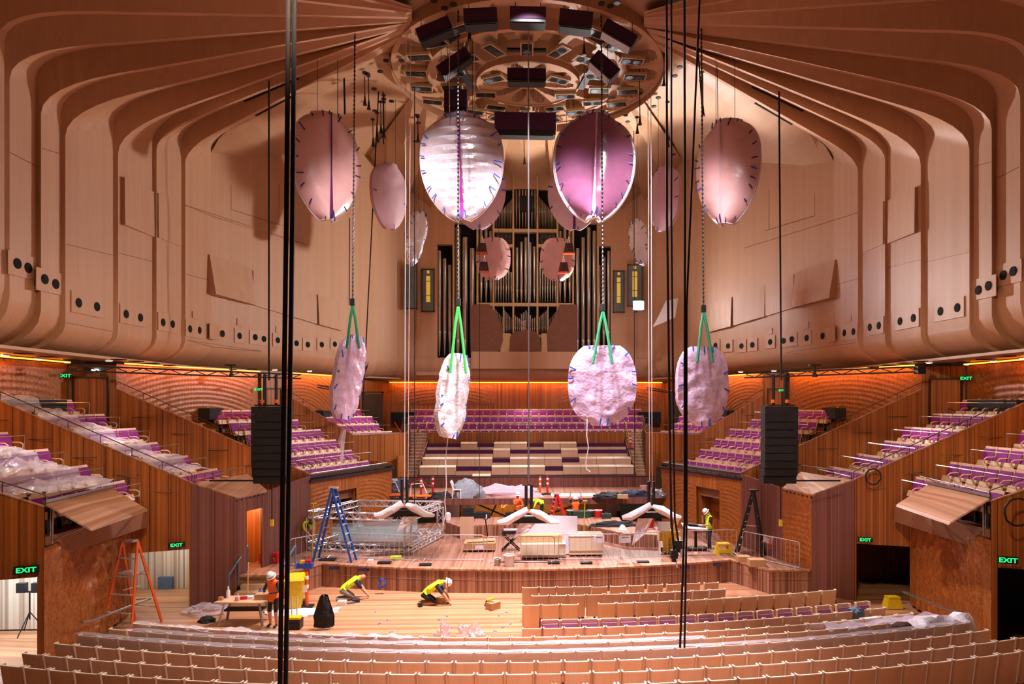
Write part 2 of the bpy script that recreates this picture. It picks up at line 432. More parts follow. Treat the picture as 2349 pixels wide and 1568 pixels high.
for s in (-1, 1):
    side = 'left' if s < 0 else 'right'
    w = struct('wall_' + side, 'red-brown timber walls of the stepped boxes on the %s of the hall' % side)
    HALL[s] = w
    # box A front with doorway
    def zA(t): return 4.33 + .45 * 4.2 * t
    dA = (.05, .46)
    panel_wall(w, A0, A1, .0, zA, 9, s=s, door=(.15, 2.1, 2.57))
    pa = lambda t: (lerp(A0[0], A1[0], t), lerp(A0[1], A1[1], t))
    cap_rail(w, A0, A1, 4.35, 4.35 + .45 * 4.2, s)
    # wavy return of box A, with the dark chamber under the raised flap
    relief(w, A0, (13.1, 23.0), .1, 3.3, s, .5, 1.0, 'brushbox', .09, .05, .55, .42, name='wavy_panel', sx=1.4, env=lambda u, v: min(1, 8 * u, 8 * (1 - u), 20 * (1 - v)))
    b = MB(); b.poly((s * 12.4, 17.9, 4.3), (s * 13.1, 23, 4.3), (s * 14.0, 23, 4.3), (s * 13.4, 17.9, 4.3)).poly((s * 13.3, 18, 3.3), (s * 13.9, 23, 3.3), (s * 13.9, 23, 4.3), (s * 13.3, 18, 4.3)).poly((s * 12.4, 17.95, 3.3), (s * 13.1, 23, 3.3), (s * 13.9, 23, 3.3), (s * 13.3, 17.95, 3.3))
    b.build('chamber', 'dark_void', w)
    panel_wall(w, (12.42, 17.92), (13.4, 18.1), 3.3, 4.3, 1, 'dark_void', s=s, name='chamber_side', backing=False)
    MB().beam((s * 12.55, 18.35, 3.3), (s * 12.5, 18.3, 4.25), .12, .05).build('chamber_stay', 'steel', w)
    Fq = [(12.38, 17.95, 4.36), (12.45, 20.9, 4.38), (11.35, 20.75, 3.78), (11.41, 18.2, 3.66)]
    MB().prism([(s * x, y, z) for x, y, z in Fq], (s * .05, 0, .08)).build('raised_flap', 'brushbox_plank', w)
    MB().beam((s * 12.42, 17.95, 4.47), (s * 12.5, 20.95, 4.49), .1, .06).build('flap_hinge_rail', 'steel', w)
    for yy in (18.4, 20.4): MB().tube([(s * 12.5, yy, 3.4), (s * 11.6, yy, 3.78)], .025, 6).build('flap_strut', 'steel', w)
    # wall B
    def zB(t): return 4.26 + t * 5.8 * .56
    panel_wall(w, B0, B1, 0.0, zB, 10, s=s, door=(.07, 1.85, 2.02))
    cap_rail(w, B0, B1, 4.28, 4.28 + 5.8 * .56, s)
    # face B towards the stage, with its closed flap as a ledge
    panel_wall(w, B0, (10.3, 24.5), 0, lambda t: lerp(4.24, 3.64, t), 2, 'brushbox_red', s)
    Q = [(11.45, 23.8, 4.26), (10.3, 24.5, 3.66), (9.8, 26.0, 3.72), (10.8, 26.7, 4.26)]
    MB().prism([(s * x, y, z) for x, y, z in Q], (0, 0, -.07)).build('ledge_flap', 'brushbox_plank', w)
    b = MB()
    for k in range(7):
        p = Vector(Q[1]).lerp(Vector(Q[2]), (k + .3) / 7.2); b.box((s * (p.x + .02), p.y, p.z - .12), (.05, .16, .05))
    b.build('flap_catch', 'black', w)
    # stage side walls: Q2-Q3, Q3-C0, C front
    if s < 0:
        panel_wall(w, (10.3, 24.5), (9.8, 26.0), SZ, 3.62, 3, 'brushbox_red', s, door=(.5, 1.3, 3.1))
    else:
        relief(w, (10.3, 24.5), (9.8, 26.0), SZ, 3.62, s, .5, .4, 'brushbox', .035, .045, .2, .13)
    panel_wall(w, (9.8, 26.0), C0, SZ, lambda t: lerp(3.7, 3.95, t), 4, 'brushbox_red', s)
    relief(w, (9.1, 28.9), (8.55, 30.2), SZ, 3.75, s, .8, 1.6, 'brushbox', .04, .04, .17, .1)
    panel_wall(w, (8.55, 30.2), (7.9, 31.75), 3.08, 3.75, 2, 'brushbox', s)
    relief(w, (7.9, 31.75), CF1, SZ, 3.75, s, .2, 1.6, 'brushbox', .035, .045, .17, .1)
    # lit lobby behind the stage door
    b = MB(); p, q = Vector((s * 8.6, 30.2, 0)), Vector((s * 7.95, 31.75, 0)); o = Vector((s * .75, .3, 0))
    b.poly(p + o + Vector((0, 0, SZ)), q + o + Vector((0, 0, SZ)), q + o + Vector((0, 0, 3.1)), p + o + Vector((0, 0, 3.1)))
    b.poly(q + Vector((0, 0, SZ)), q + o + Vector((0, 0, SZ)), q + o + Vector((0, 0, 3.1)), q + Vector((0, 0, 3.1))); b.poly(p + Vector((0, 0, SZ)), p + o + Vector((0, 0, SZ)), p + o + Vector((0, 0, 3.1)), p + Vector((0, 0, 3.1)))
    b.poly(p + Vector((0, 0, 3.1)), q + Vector((0, 0, 3.1)), q + o + Vector((0, 0, 3.1)), p + o + Vector((0, 0, 3.1)))
    b.build('stage_door_lobby', 'brushbox', w)
    relief(w, (8.6 + .7, 30.2 + .28), (7.95 + .7, 31.75 + .28), 1.9, 3.05, s, .5, 1.0, 'brushbox', .05, .05, .24, .16)
    light('POINT', 'stage_door_light', (s * 8.65, 31.1, 2.9), None, 170, (1, .42, .14), .1)
    # box C parapet front with its dark ledge
    MB().prism([(s * 9.15, 28.85, 3.97), (s * 6.75, 34.45, 3.97), (s * 7.25, 34.65, 3.97), (s * 9.65, 29.05, 3.97)], (0, 0, -.12)).build('box_ledge', 'rail_dark', w)
    MB().prism([(s * 9.05, 28.8, 3.78), (s * 6.65, 34.4, 3.78), (s * 6.9, 34.5, 3.78), (s * 9.3, 28.9, 3.78)], (0, 0, -.1)).build('light_trough', 'black', w)
    def zC(t): return 3.97 + t * 3.55
    panel_wall(w, C0, C1, lambda t: 3.0, zC, 9, s=s); cap_rail(w, C0, C1, 4.0, 7.54, s)
    def zD(t): return 5.3 + t * 2.1
    panel_wall(w, D0, D1, lambda t: 3.6, zD, 5, s=s); cap_rail(w, D0, D1, 5.33, 7.42, s)
    panel_wall(w, D0, DF1, 3.3, 5.22, 4, s=s); cap_rail(w, D0, DF1, 5.25, 5.25, s)
    panel_wall(w, DF1, (7.6, 44.5), 2.6, lambda t: lerp(5.22, 5.5, t), 5, s=s)
    panel_wall(w, CF1, D0, 3.2, 4.0, 3, s=s); panel_wall(w, (7.3, 38.75), DF1, 2.2, 4.0, 1, s=s)
    # brackets on the walls
    for (p, q, n, z0, dz) in ((B0, B1, 5, 3.1, .56), (C0, C1, 5, 3.85, .5), (D0, D1, 3, 5.05, .45)):
        for k in range(n):
            t = (k + .6) / (n + .3); a = lerp(p[0], q[0], t); y = lerp(p[1], q[1], t)
            L = (Vector(p) - Vector(q)).length
            handle(s, (s * a, y - .01, (zB(t) if p is B0 else zC(t) if p is C0 else zD(t)) - .62), .75 if p is not D0 else .6, w)
    # rails on the sloping parapets
    for (p, q, z0, z1) in ((B0, B1, 4.28, 4.28 + 5.8 * .56), (C0, C1, 4.0, 7.54), (A0, A1, 4.35, 6.24), (D0, D1, 5.33, 7.42)):
        hand_rail(w, [(s * p[0], p[1] + .06, z0), (s * q[0], q[1] + .06, z1)], .28)
    hand_rail(w, [(s * 11.45, 23.85, 4.27), (s * 10.85, 26.7, 4.27)], .25)
    hand_rail(w, [(s * 12.45, 18.0, 4.33), (s * 13.1, 22.9, 4.33)], .22)
    # outer walls with scalloped timber relief
    ow = struct('wall_outer_' + side, 'scalloped timber wall under the warm cove light on the %s' % side)
    relief(ow, (17.4, 15.0), (17.3, 26.3), 5.9, 8.45, s, .75, 3.4, 'brushbox', .04, .06, .24, .2, sx=.62)
    panel_wall(ow, (17.35, 15.0), (17.25, 26.4), 4.0, 5.9, 8, s=s, backing=False)
    panel_wall(ow, (17.3, 26.4), (15.9, 27.0), 5.2, 8.45, 3, s=s)
    relief(ow, (15.9, 27.0), (13.3, 34.2), 6.2, 8.5, s, .55, 4.6, 'brushbox', .032, .055, .2, .16, sx=.55)
    panel_wall(ow, (15.95, 27.05), (13.35, 34.25), 4.0, 6.2, 5, s=s, backing=False)
    panel_wall(ow, (13.2, 34.4), (12.5, 35.8), 5.2, 8.5, 2, s=s)
    relief(ow, (12.5, 35.8), (10.9, 42.2), 5.8, 8.55, s, .2, 5.6, 'brushbox', .032, .05, .18, .14, sx=.6)
    panel_wall(ow, (10.9, 42.2), (10.6, 44.0), 4.4, 8.5, 2, s=s)
    panel_wall(ow, (10.6, 44.0), (9.8, 48.3), 4.4, 8.45, 4, s=s)
    # doors high up in the outer walls
    for p, q, z0, z1 in (((17.12, 26.43), (16.1, 26.86), 5.3, 7.95), ((13.05, 34.62), (12.62, 35.48), 5.5, 7.7)):
        dr = struct('door_%d' % (1 if p[0] > 15 else 2) + ('' if s < 0 else '_right'), 'timber door in the outer wall', 'door')
        P, Q2 = Vector((s * p[0], p[1] - .06, 0)), Vector((s * q[0], q[1] - .06, 0))
        MB().prism([P + Vector((0, 0, z0)), Q2 + Vector((0, 0, z0)), Q2 + Vector((0, 0, z1)), P + Vector((0, 0, z1))], (0, .05, 0)).build('leaf', 'brushbox', dr)
        b = MB()
        for u, v in ((P, P), (Q2, Q2)): b.beam(u + Vector((0, 0, z0)), u + Vector((0, 0, z1 + .05)), .07, .07)
        b.beam(P + Vector((0, 0, z1)), Q2 + Vector((0, 0, z1)), .07, .07); b.build('frame', 'skirting', dr)
        MB().box(P.lerp(Q2, .88) + Vector((0, -.05, z0 + 1.05)), (.07, .05, .26)).build('handle', 'black', dr)
        dr['label'] = 'tall timber door in the %s wall, %s of the two doors up there' % (side, 'nearer' if p[0] > 15 else 'farther')
    pt = struct('door_3' + ('' if s < 0 else '_right'), 'dark curtained portal in the rear corner on the %s' % side, 'door')
    MB().box((s * 9.75, 43.6, 6.4), (1.15, .12, 2.3)).build('curtain', 'rail_dark', pt)
    b = MB(); b.box((s * 9.13, 43.55, 6.45), (.1, .2, 2.45)).box((s * 10.37, 43.55, 6.45), (.1, .2, 2.45)).box((s * 9.75, 43.55, 7.65), (1.34, .2, .1)); b.build('frame', 'skirting', pt)
    # cove light strips
    for p, q, zz in (((17.28, 15.0), (17.18, 26.2), 8.5), ((15.75, 27.2), (13.2, 34.1), 8.52), ((12.38, 36.0), (10.85, 42.0), 8.55)):
        cv = tag(MB().beam((s * (p[0] - .05), p[1], zz), (s * (q[0] - .05), q[1], zz), .05, .05).build('cove_strip', 'cove_glow'), 'warm glowing cove strip above the %s scalloped wall%s' % (side, {17.28: ' nearest the camera', 15.75: ' in the middle', 12.38: ' farthest back'}[p[0]]), 'light strip', 'cove light strips')
        m = (Vector((s * p[0], p[1], zz)) + Vector((s * q[0], q[1], zz))) / 2; L = (Vector(p) - Vector(q)).length
        o = light('AREA', 'cove_light', m + Vector((-s * .22, -.1, -.03)), m + Vector((s * .12, .05, -1)), 13 * L, (1, .36, .07), .1, sy=L)
        dirv = Vector((s * (q[0] - p[0]), q[1] - p[1], 0)).normalized()
        zax = Vector((-s * .18, -.05, 1)).normalized(); xax = dirv.cross(zax).normalized(); yax = zax.cross(xax)
        o.rotation_euler = Matrix((xax, yax, zax)).transposed().to_euler()
# back wall behind the gallery
bw = struct('wall_back', 'fluted timber wall behind the rear gallery under the cove light')
panel_wall(bw, (-9.8, 48.3), (9.8, 48.3), 4.5, 8.4, 22)
relief(bw, (-9.3, 48.28), (-2.2, 48.28), 6.9, 8.2, 1, .5, 4.6, 'brushbox', .04, .07, .22, .2)
relief(bw, (2.2, 48.28), (9.3, 48.28), 6.9, 8.2, 1, .5, 4.6, 'brushbox', .04, .07, .22, .2)
tag(MB().beam((-9.6, 48.12, 8.42), (9.6, 48.12, 8.42), .06, .05).build('cove_strip', 'cove_glow'), 'long warm glowing cove strip above the rear gallery wall', 'light strip', 'cove light strips')
light('AREA', 'cove_light_back', (0, 47.95, 8.4), (0, 48.2, 7.2), 230, (1, .36, .07), 19, sy=.1)
# ================================================================== BIRCH CROWN
RC, RRAD, RZ = Vector((0, 30.5)), 5.98, 21.75
rib = [  # k, px at the near and far wall edge, half-width, height of the band at px 800, slope, half band
    (-3, -480, -300, 15.95, -32, -.34, 4), (-2, -290, -130, 15.9, -8, -.22, 4), (-1, -120, -8, 15.85, 15, -.11, 4), (0, -4, 10, 15.8, 39, -.017, 4), (1, 22, 83, 15.7, 61, .075, 4), (2, 94, 140, 15.5, 78, .176, 3.5),
    (3, 150, 260, 15.35, 97, .245, 4), (4, 271, 351, 15.2, 111, .361, 3.5), (5, 359, 416, 15.05, 127, .416, 4), (6, 425, 484, 14.9, 148, .522, 4)]
ZS = {-3: 10.9, -2: 10.9, -1: 10.7, 0: 10.5, 1: 10.2, 2: 9.9, 3: 9.6, 4: 9.6, 5: 9.65, 6: 9.7}
SOF = 8.55
def edge(px, X, k, y800, m, off):
    base = onX(px, 600, -X); a, Y = X, base.y
    yl = y800 + m * (800 - px) + off
    zc = onX(px, yl, -X).z
    e = onz(945, y800 - m * 145 + off * .6, RZ + .1)
    C = Vector((-a, Y, zc)); zb = ZS[k]
    dr = (e - C); dr.normalize()
    rad = .85 if k < 5 else .65
    S0 = C - Vector((0, 0, rad)); T = C + dr * (rad * 2.6)
    pts = [Vector((-a - 5.5, Y - .3, SOF)), Vector((-a - 2.4, Y, SOF))]
    for i in range(1, 7):                     # bullnose
        f = i / 6 * math.pi / 2
        pts.append(Vector((-a - 2.4 + 2.4 * math.sin(f), Y, SOF + (zb - SOF) * (1 - math.cos(f)))))
    pts += [Vector((-a, Y, lerp(zb, S0.z, .33))), Vector((-a, Y, lerp(zb, S0.z, .66))), S0]
    for i in range(1, 7):
        f = i / 6; pts.append(S0 * (1 - f) ** 2 + C * 2 * f * (1 - f) + T * f * f)
    for i in range(1, 5): pts.append(T.lerp(e, i / 4))
    return pts
edges = []
for k, pu, pl, X, y8, m, hw in rib:
    edges.append(('U', k, edge(pu, X, k, y8, m, -hw)))
    edges.append(('L', k, edge(pl, X - .02, k, y8, m, hw)))
crown = {}
for s in (-1, 1):
    side = 'left' if s < 0 else 'right'
    cw = struct('wall_crown_' + side, 'pale birch ribbed wall and ceiling of the crown on the %s' % side)
    crown[s] = cw
    for i in range(len(edges) - 1):
        b = MB(); b.sheet([edges[i][2], edges[i + 1][2]])
        if s > 0: b.mirror()
        b.build('rib_face' if edges[i][0] == 'U' else 'rib_return', 'birch', cw, True)
# far side wall W, its ceiling cove and rear flank
L6 = edges[-1][2]
Wp = [(L6[8].x, L6[8].y), (-14.3, 34.9), (-13.2, 37.6), (-11.8, 40.2), (-10.0, 43.6)]
Wz = [L6[10].z, 19.3, 20.4, 21.5, 22.6]
for s in (-1, 1):
    cw = crown[s]
    rows = []
    for (x, y), zt in zip(Wp, Wz):
        col = [Vector((x - 5.5, y, SOF)), Vector((x - 2.4, y, SOF))]
        for i in range(1, 7):
            f = i / 6 * math.pi / 2; col.append(Vector((x - 2.4 + 2.4 * math.sin(f), y, SOF + 1.15 * (1 - math.cos(f)))))
        col += [Vector((x, y, lerp(9.7, zt, t))) for t in (.25, .5, .75, 1)]
        rows.append(col)
    b = MB(); b.sheet(rows)
    if s > 0: b.mirror()
    b.build('long_wall_face', 'birch', cw, True)
    # ceiling between the long wall and the ring
    top = [Vector((x, y, z)) for (x, y), z in zip(Wp, Wz)]
    A = [top[0]] + [top[0].lerp(top[1], t) for t in (.3, .6, 1)] + [top[1].lerp(top[2], .5), top[2], top[2].lerp(top[3], .5), top[3], top[3].lerp(top[4], .5), top[4]]
    ringp = [Vector((RRAD * math.cos(f), RC.y + RRAD * math.sin(f), RZ + .25)) for f in [math.radians(x) for x in (205, 195, 185, 172, 160, 145)]]
    Bq = [L6[-5], L6[-4].lerp(L6[-3], .5), L6[-2], L6[-1]] + ringp
    b = MB(); b.sheet([A, [p.lerp(q, .33) + Vector((0, 0, .25)) for p, q in zip(A, Bq)], [p.lerp(q, .66) + Vector((0, 0, .2)) for p, q in zip(A, Bq)], Bq])
    for i in range(10, 16): b.poly(L6[i], L6[i + 1], A[1] + Vector((0, 0, .02)))
    b.poly(L6[16], A[1] + Vector((0, 0, .02)), A[0].lerp(Bq[0], .9) + Vector((0, 0, .1)))
    if s > 0: b.mirror()
    b.build('ceiling_cove', 'birch_ceiling', cw, True)
    # fluted rear flank up to the organ
    fp = [(-10.0, 43.6), (-9.65, 44.3), (-9.75, 44.55), (-9.2, 45.2), (-9.3, 45.4), (-8.7, 46.0), (-8.8, 46.2), (-8.1, 46.7), (-7.4, 46.9)]
    rows = []
    for x, y in fp:
        col = [Vector((x - 1.4, y + 1.6, 8.5))]
        for i in range(0, 7):
            f = i / 6 * math.pi / 2; col.append(Vector((x - 1.1 + 1.1 * math.sin(f), y + 1.1 - 1.1 * math.sin(f), 8.5 + 1.3 * (1 - math.cos(f)))))
        col += [Vector((x, y, z)) for z in (12, 16, 19.5, 22.6)]
        rows.append(col)
    b = MB()
    for r0, r1 in zip(rows, rows[1:]): b.sheet([r0, r1])
    if s > 0: b.mirror()
    b.build('fluted_flank', 'birch', cw, True)
# soffit over the boxes, rear soffit
for s in (-1, 1):
    sf = struct('ceiling_soffit_' + ('left' if s < 0 else 'right'), 'flat pale soffit over the side boxes on the ' + ('left' if s < 0 else 'right'), 'ceiling')
    MB().prism([(s * 15.5, 10, 8.6), (s * 20.5, 10, 8.6), (s * 20.5, 50, 8.6), (s * 8.3, 50, 8.6), (s * 8.6, 46.6, 8.6), (s * 11.3, 43.5, 8.6), (s * 15.5, 32.5, 8.6)], (0, 0, .1)).build('soffit_board', 'birch_ceiling', sf)
rs = struct('ceiling_soffit_rear', 'curved pale soffit below the organ over the rear gallery', 'ceiling')
b = MB()
prof = [(50, 8.5), (47.9, 8.5)] + [(47.9 - 1.3 * math.sin(i / 6 * math.pi / 2), 8.5 + 1.2 * (1 - math.cos(i / 6 * math.pi / 2))) for i in range(1, 7)] + [(46.6, 10.0)]
b.sheet([[Vector((x, y, z)) for y, z in prof] for x in (-8.6, 8.6)]); b.build('bullnose', 'birch', rs, True)
# ceiling plate over everything
cl = struct('ceiling', 'pale birch ceiling panels around the central crown', 'ceiling')
b = MB(); b.grid(lambda u, v: (lerp(-5.2, 5.2, u), lerp(8, 30, v), RZ + .45), 4, 6); b.build('ceiling_board', 'birch_ceiling', cl)
for k in range(7):
    for i in range(3):
        MB().box((lerp(-4.6, 4.6, k / 6), 21.0 + i * 1.25, RZ + .42), (1.46, 1.18, .03)).build('ceiling_panel', 'birch_ceiling', cl)
# rear fan of ceiling ribs from the ring to the organ
outer = [(-10.0, 43.6, 22.6), (-9.3, 45.2, 22.2), (-8.1, 46.7, 21.6), (-6.6, 47, 21.0), (-5.0, 47, 21.6), (-3.4, 47, 22.3), (-1.7, 47, 22.9), (0, 47, 23.0)]
outer = [Vector(p) for p in outer]; outer += [Vector((-p.x, p.y, p.z)) for p in outer[-2::-1]]
n = len(outer) - 1
for i in range(n):
    f0, f1 = [math.radians(lerp(155, 25, j / n)) for j in (i, i + 1)]
    r0 = Vector((RRAD * math.cos(f0), RC.y + RRAD * math.sin(f0), RZ + .2)); r1 = Vector((RRAD * math.cos(f1), RC.y + RRAD * math.sin(f1), RZ + .2))
    dn = Vector((0, 0, -.75))
    if i < n // 2: a0, a1 = outer[i], outer[i + 1] + dn
    else: a0, a1 = outer[i] + dn, outer[i + 1]
    MB().sheet([[r0, r0.lerp(a0, .5), a0], [r1, r1.lerp(a1, .5), a1]]).build('fan_rib', 'birch_ceiling', cl)
    j = i + 1 if i < n // 2 else i
    if 0 < j < n:
        e, rr = outer[j], (r1 if i < n // 2 else r0)
        MB().sheet([[rr, rr.lerp(e, .5), e], [rr, rr.lerp(e + dn, .5), e + dn]]).build('fan_rib_return', 'birch', cl)
MB().sheet([[p + Vector((0, 0, -1.3)) for p in outer], [p + Vector((0, .05, .3)) for p in outer]]).build('fan_edge', 'birch', cl)
# loudspeaker holes and plates low on the crown walls
def crown_x(px, py):   # intersect the picture ray with the left crown wall
    best = None
    r = ray(px, py); o = Vector((CX, 0, CZ))
    segs = []
    for e0, e1 in zip(edges, edges[1:]):
        if e0[0] == 'U': segs.append((e0[2][8], e1[2][8]))
    segs += [(Vector((*Wp[i], 0)), Vector((*Wp[i + 1], 0))) for i in range(len(Wp) - 1)]
    for p, q in segs:
        d = q - p; den = r.x * d.y - r.y * d.x
        if abs(den) < 1e-9: continue
        t = ((p.x - CX) * d.y - (p.y) * d.x) / den
        u = ((p.x - CX) * r.y - (p.y) * r.x) / den
        if -.001 <= u <= 1.001 and t > 0 and (best is None or t < best[0]): best = (t, Vector((d.x, d.y, 0)).normalized())
    if best is None: return None, None
    return o + r * best[0], best[1]
holes = [((37, 604), (62, 614), .3), ((100, 640), (125, 651), .29), ((178, 694), (220, 703), .33), ((287, 720), (320, 728), .3), ((372, 739), (394, 743), .3), ((434, 754), (456, 757), .3), ((483, 760), (510, 765), .28), ((548, 770),), ((584, 773), (604, 777)), ((636, 780),), ((679, 787),), ((705, 790),), ((737, 790),), ((767, 789),)]
for s in (-1, 1):
    for hh in holes:
        pts = [h for h in hh if isinstance(h, tuple)]
        P = [crown_x(*h) for h in pts]
        P = [p for p in P if p[0] is not None]
        if not P: continue
        d = P[0][1]; nrm = Vector((d.y, -d.x, 0))
        if nrm.x < 0: nrm = -nrm
        c = sum((p[0] for p in P), Vector()) / len(P)
        L = (P[-1][0] - P[0][0]).length
        b = MB(); q = c + nrm * .012; hw = L / 2 + .36; u = Vector((0, 0, .36))
        b.prism([q - d * hw - u, q + d * hw - u, q + d * hw + u, q - d * hw + u], nrm * .025)
        if s > 0: b.mirror()
        b.build('port_plate', 'birch', crown[s])
        for p in P:
            q = p[0] + nrm * .03; M = Matrix((d, Vector((0, 0, 1)), nrm)).transposed()
            for rad, mm, nmm, off in ((.165, 'black', 'port_ring', 0), (.148, 'dark_void', 'port_hole', .012)):
                b = MB(); b.lathe([(rad, 0), (rad, .02)], 18, q + nrm * off, M)
                if s > 0: b.mirror()
                b.build(nmm, mm, crown[s])
# tilted acoustic panels on the long wall
def tilt_panel(s, quad, lift, name='acoustic_panel'):
    P = [crown_x(*q) for q in quad]
    if any(p[0] is None for p in P): return
    d = P[0][1]; nrm = Vector((d.y, -d.x, 0)); nrm = nrm if nrm.x > 0 else -nrm
    pts = [p[0] + nrm * (.03 + l) for p, l in zip(P, lift)]; bk = [p[0] - nrm * .02 for p in P]
    b = MB(); b.hexa([bk[0], bk[1], bk[2], bk[3], pts[0], pts[1], pts[2], pts[3]])
    if s > 0: b.mirror()
    b.build(name, 'birch', crown[s])
for s in (-1, 1):
    tilt_panel(s, [(477, 583), (576, 616), (576, 699), (477, 674)], (.05, .0, .2, .34))
    tilt_panel(s, [(579, 620), (648, 645), (648, 720), (579, 699)], (.03, .02, .04, .05))
    tilt_panel(s, [(648, 646), (725, 672), (725, 743), (648, 720)], (.03, .0, .06, .08))
    tilt_panel(s, [(727, 675), (780, 692), (780, 758), (727, 744)], (.05, .0, .1, .16))
    tilt_panel(s, [(278, 406), (350, 440), (350, 543), (278, 515)], (.1, .03, .05, .12))
    tilt_panel(s, [(361, 442), (412, 468), (412, 565), (361, 544)], (.02, .01, .01, .03))
    for q in ([(440, 713), (453, 717), (453, 733), (440, 729)], [(543, 730), (555, 734), (555, 749), (543, 746)], [(632, 747), (640, 750), (640, 763), (632, 761)]):
        tilt_panel(s, q, (.01, .01, .01, .01), 'access_hatch')
# thin panel joints
def joint(s, pts):
    P = [crown_x(*p) for p in pts]
    if any(p[0] is None for p in P): return
    b = MB()
    for (p, d), (q, _) in zip(P, P[1:]):
        b.beam(p, q, .02, .02)
    if s > 0: b.mirror()
    b.build('panel_joint', 'brushbox_red', crown[s])
for s in (-1, 1):
    joint(s, [(486, 626), (600, 652)]); joint(s, [(530, 425), (530, 480), (650, 518)]); joint(s, [(426, 628), (477, 642)])
    joint(s, [(640, 420), (640, 515)]); joint(s, [(96, 340), (137, 352)]); joint(s, [(24, 350), (82, 380)]); joint(s, [(152, 560), (258, 585)])
    joint(s, [(430, 780), (600, 805)]); joint(s, [(273, 580), (350, 600)]); joint(s, [(152, 740), (258, 760)]); joint(s, [(425, 470), (700, 560)])
# long dark ceiling slots in the last two bands
for s in (-1, 1):
    for e, t0, t1 in ((edges[-1][2], .12, .36), (edges[-3][2], .16, .44)):
        p, q = e[-5].lerp(e[-1], t0), e[-5].lerp(e[-1], t1)
        b = MB().beam(p + Vector((.03, -.12, -.04)), q + Vector((.03, -.12, -.04)), .2, .06)
        if s > 0: b.mirror()
        b.build('winch_slot', 'dark_void', crown[s])
# ================================================================== CENTRAL CROWN OF THE CEILING
cr = struct('ceiling_crown', 'round tiered birch crown with arched pockets at the centre of the ceiling', 'ceiling crown')
def annulus(r0, r1, z0, n, phase, w, depth=.55, ys=.95, name='crown_tier'):
    NU, NV = n * 14, 14
    def fn(u, v):
        f = u * 2 * math.pi; r = lerp(r0, r1, v)
        k = ((f / (2 * math.pi / n) + phase) % 1) - .5
        x = abs(k) / w
        top = .30 + .55 * math.sqrt(max(0, 1 - x * x)) if x < 1 else 0
        up = depth if (x < 1 and .12 < v < top) else 0
        return Vector((r * math.cos(f), RC.y + ys * r * math.sin(f), z0 + up))
    MB().grid(fn, NU, NV).build(name, 'birch_ceiling', cr)
    b = MB()
    for i in range(64):
        f0, f1 = i / 64 * 2 * math.pi, (i + 1) / 64 * 2 * math.pi
        P = [Vector((r1 * math.cos(f), RC.y + ys * r1 * math.sin(f), 0)) for f in (f0, f1)]
        b.poly(P[0] + Vector((0, 0, z0 - .05)), P[1] + Vector((0, 0, z0 - .05)), P[1] + Vector((0, 0, z0 + .5)), P[0] + Vector((0, 0, z0 + .5)))
        Q = [p.lerp(Vector((0, RC.y, 0)), .035) for p in P]
        b.poly(*[p + Vector((0, 0, z0 - .05)) for p in (P[0], P[1], Q[1], Q[0])]); b.poly(*[p + Vector((0, 0, z)) for p, z in ((Q[0], z0 - .05), (Q[1], z0 - .05), (Q[1], z0 + .02), (Q[0], z0 + .02))])
    b.build('tier_rim', 'birch', cr, True)
annulus(4.3, RRAD, 21.72, 18, .5, .33)
annulus(2.2, 4.45, 21.42, 14, .5, .32)
annulus(.35, 2.3, 21.2, 10, .5, .3)
MB().lathe([(0.01, 21.24), (.5, 21.24), (.5, 21.3)], 20, (0, RC.y, 0)).build('crown_boss', 'birch_ceiling', cr)
b = MB()
for f0 in range(150, 391, 6):
    pass
for a0, a1 in ((165, 250), (290, 375)):       # flared fins outside the rim
    rows = []
    for i in range(13):
        f = math.radians(lerp(a0 - 60, a1 - 60 if a0 < 200 else a1, i / 12)) if a0 < 200 else math.radians(lerp(-15, 75, i / 12))
        rows.append([Vector((RRAD * 1.0 * math.cos(f), RC.y + RRAD * math.sin(f), RZ - .35)), Vector((RRAD * 1.02 * math.cos(f), RC.y + RRAD * 1.02 * math.sin(f), RZ + .6))])
    b.sheet(rows)
b.build('rim_fin', 'birch', cr, True)
mods = [(803 / 2.936 + 780, 190 / 2.936, .55), (1035 / 2.936 + 780, 333 / 2.936, -.9), (1475 / 2.936 + 780, 343 / 2.936, .9), (1715 / 2.936 + 780, 215 / 2.936, -.55), (640 / 2.936 + 780, 285 / 2.936, .4), (535 / 2.936 + 780, 380 / 2.936, .15), (1965 / 2.936 + 780, 405 / 2.936, -.15), (510 / 2.936 + 780, 488 / 2.936, 0), (1985 / 2.936 + 780, 512 / 2.936, 0), (550 / 2.936 + 780, 590 / 2.936, -.1), (1940 / 2.936 + 780, 612 / 2.936, .15), (625 / 2.936 + 780, 680 / 2.936, -.2), (1865 / 2.936 + 780, 697 / 2.936, .25), (860 / 2.936 + 780, 392 / 2.936, .5), (1650 / 2.936 + 780, 400 / 2.936, -.5), (770 / 2.936 + 780, 490 / 2.936, .15), (1720 / 2.936 + 780, 508 / 2.936, -.1), (755 / 2.936 + 780, 585 / 2.936, 0), (1748 / 2.936 + 780, 603 / 2.936, 0), (800 / 2.936 + 780, 672 / 2.936, -.15), (1700 / 2.936 + 780, 688 / 2.936, .15), (1035 / 2.936 + 780, 528 / 2.936, .45), (1470 / 2.936 + 780, 535 / 2.936, -.45), (980 / 2.936 + 780, 632 / 2.936, -.05), (1520 / 2.936 + 780, 642 / 2.936, .1), (1050 / 2.936 + 780, 718 / 2.936, -.3), (1450 / 2.936 + 780, 726 / 2.936, .3), (1258 / 2.936 + 780, 322 / 2.936, 1.57), (1245 / 2.936 + 780, 762 / 2.936, 1.57), (905 / 2.936 + 780, 748 / 2.936, -.3), (1585 / 2.936 + 780, 752 / 2.936, .3), (1070 / 2.936 + 780, 797 / 2.936, -.5), (1425 / 2.936 + 780, 805 / 2.936, .5), (1865 / 2.936 + 780, 308 / 2.936, -.4)]
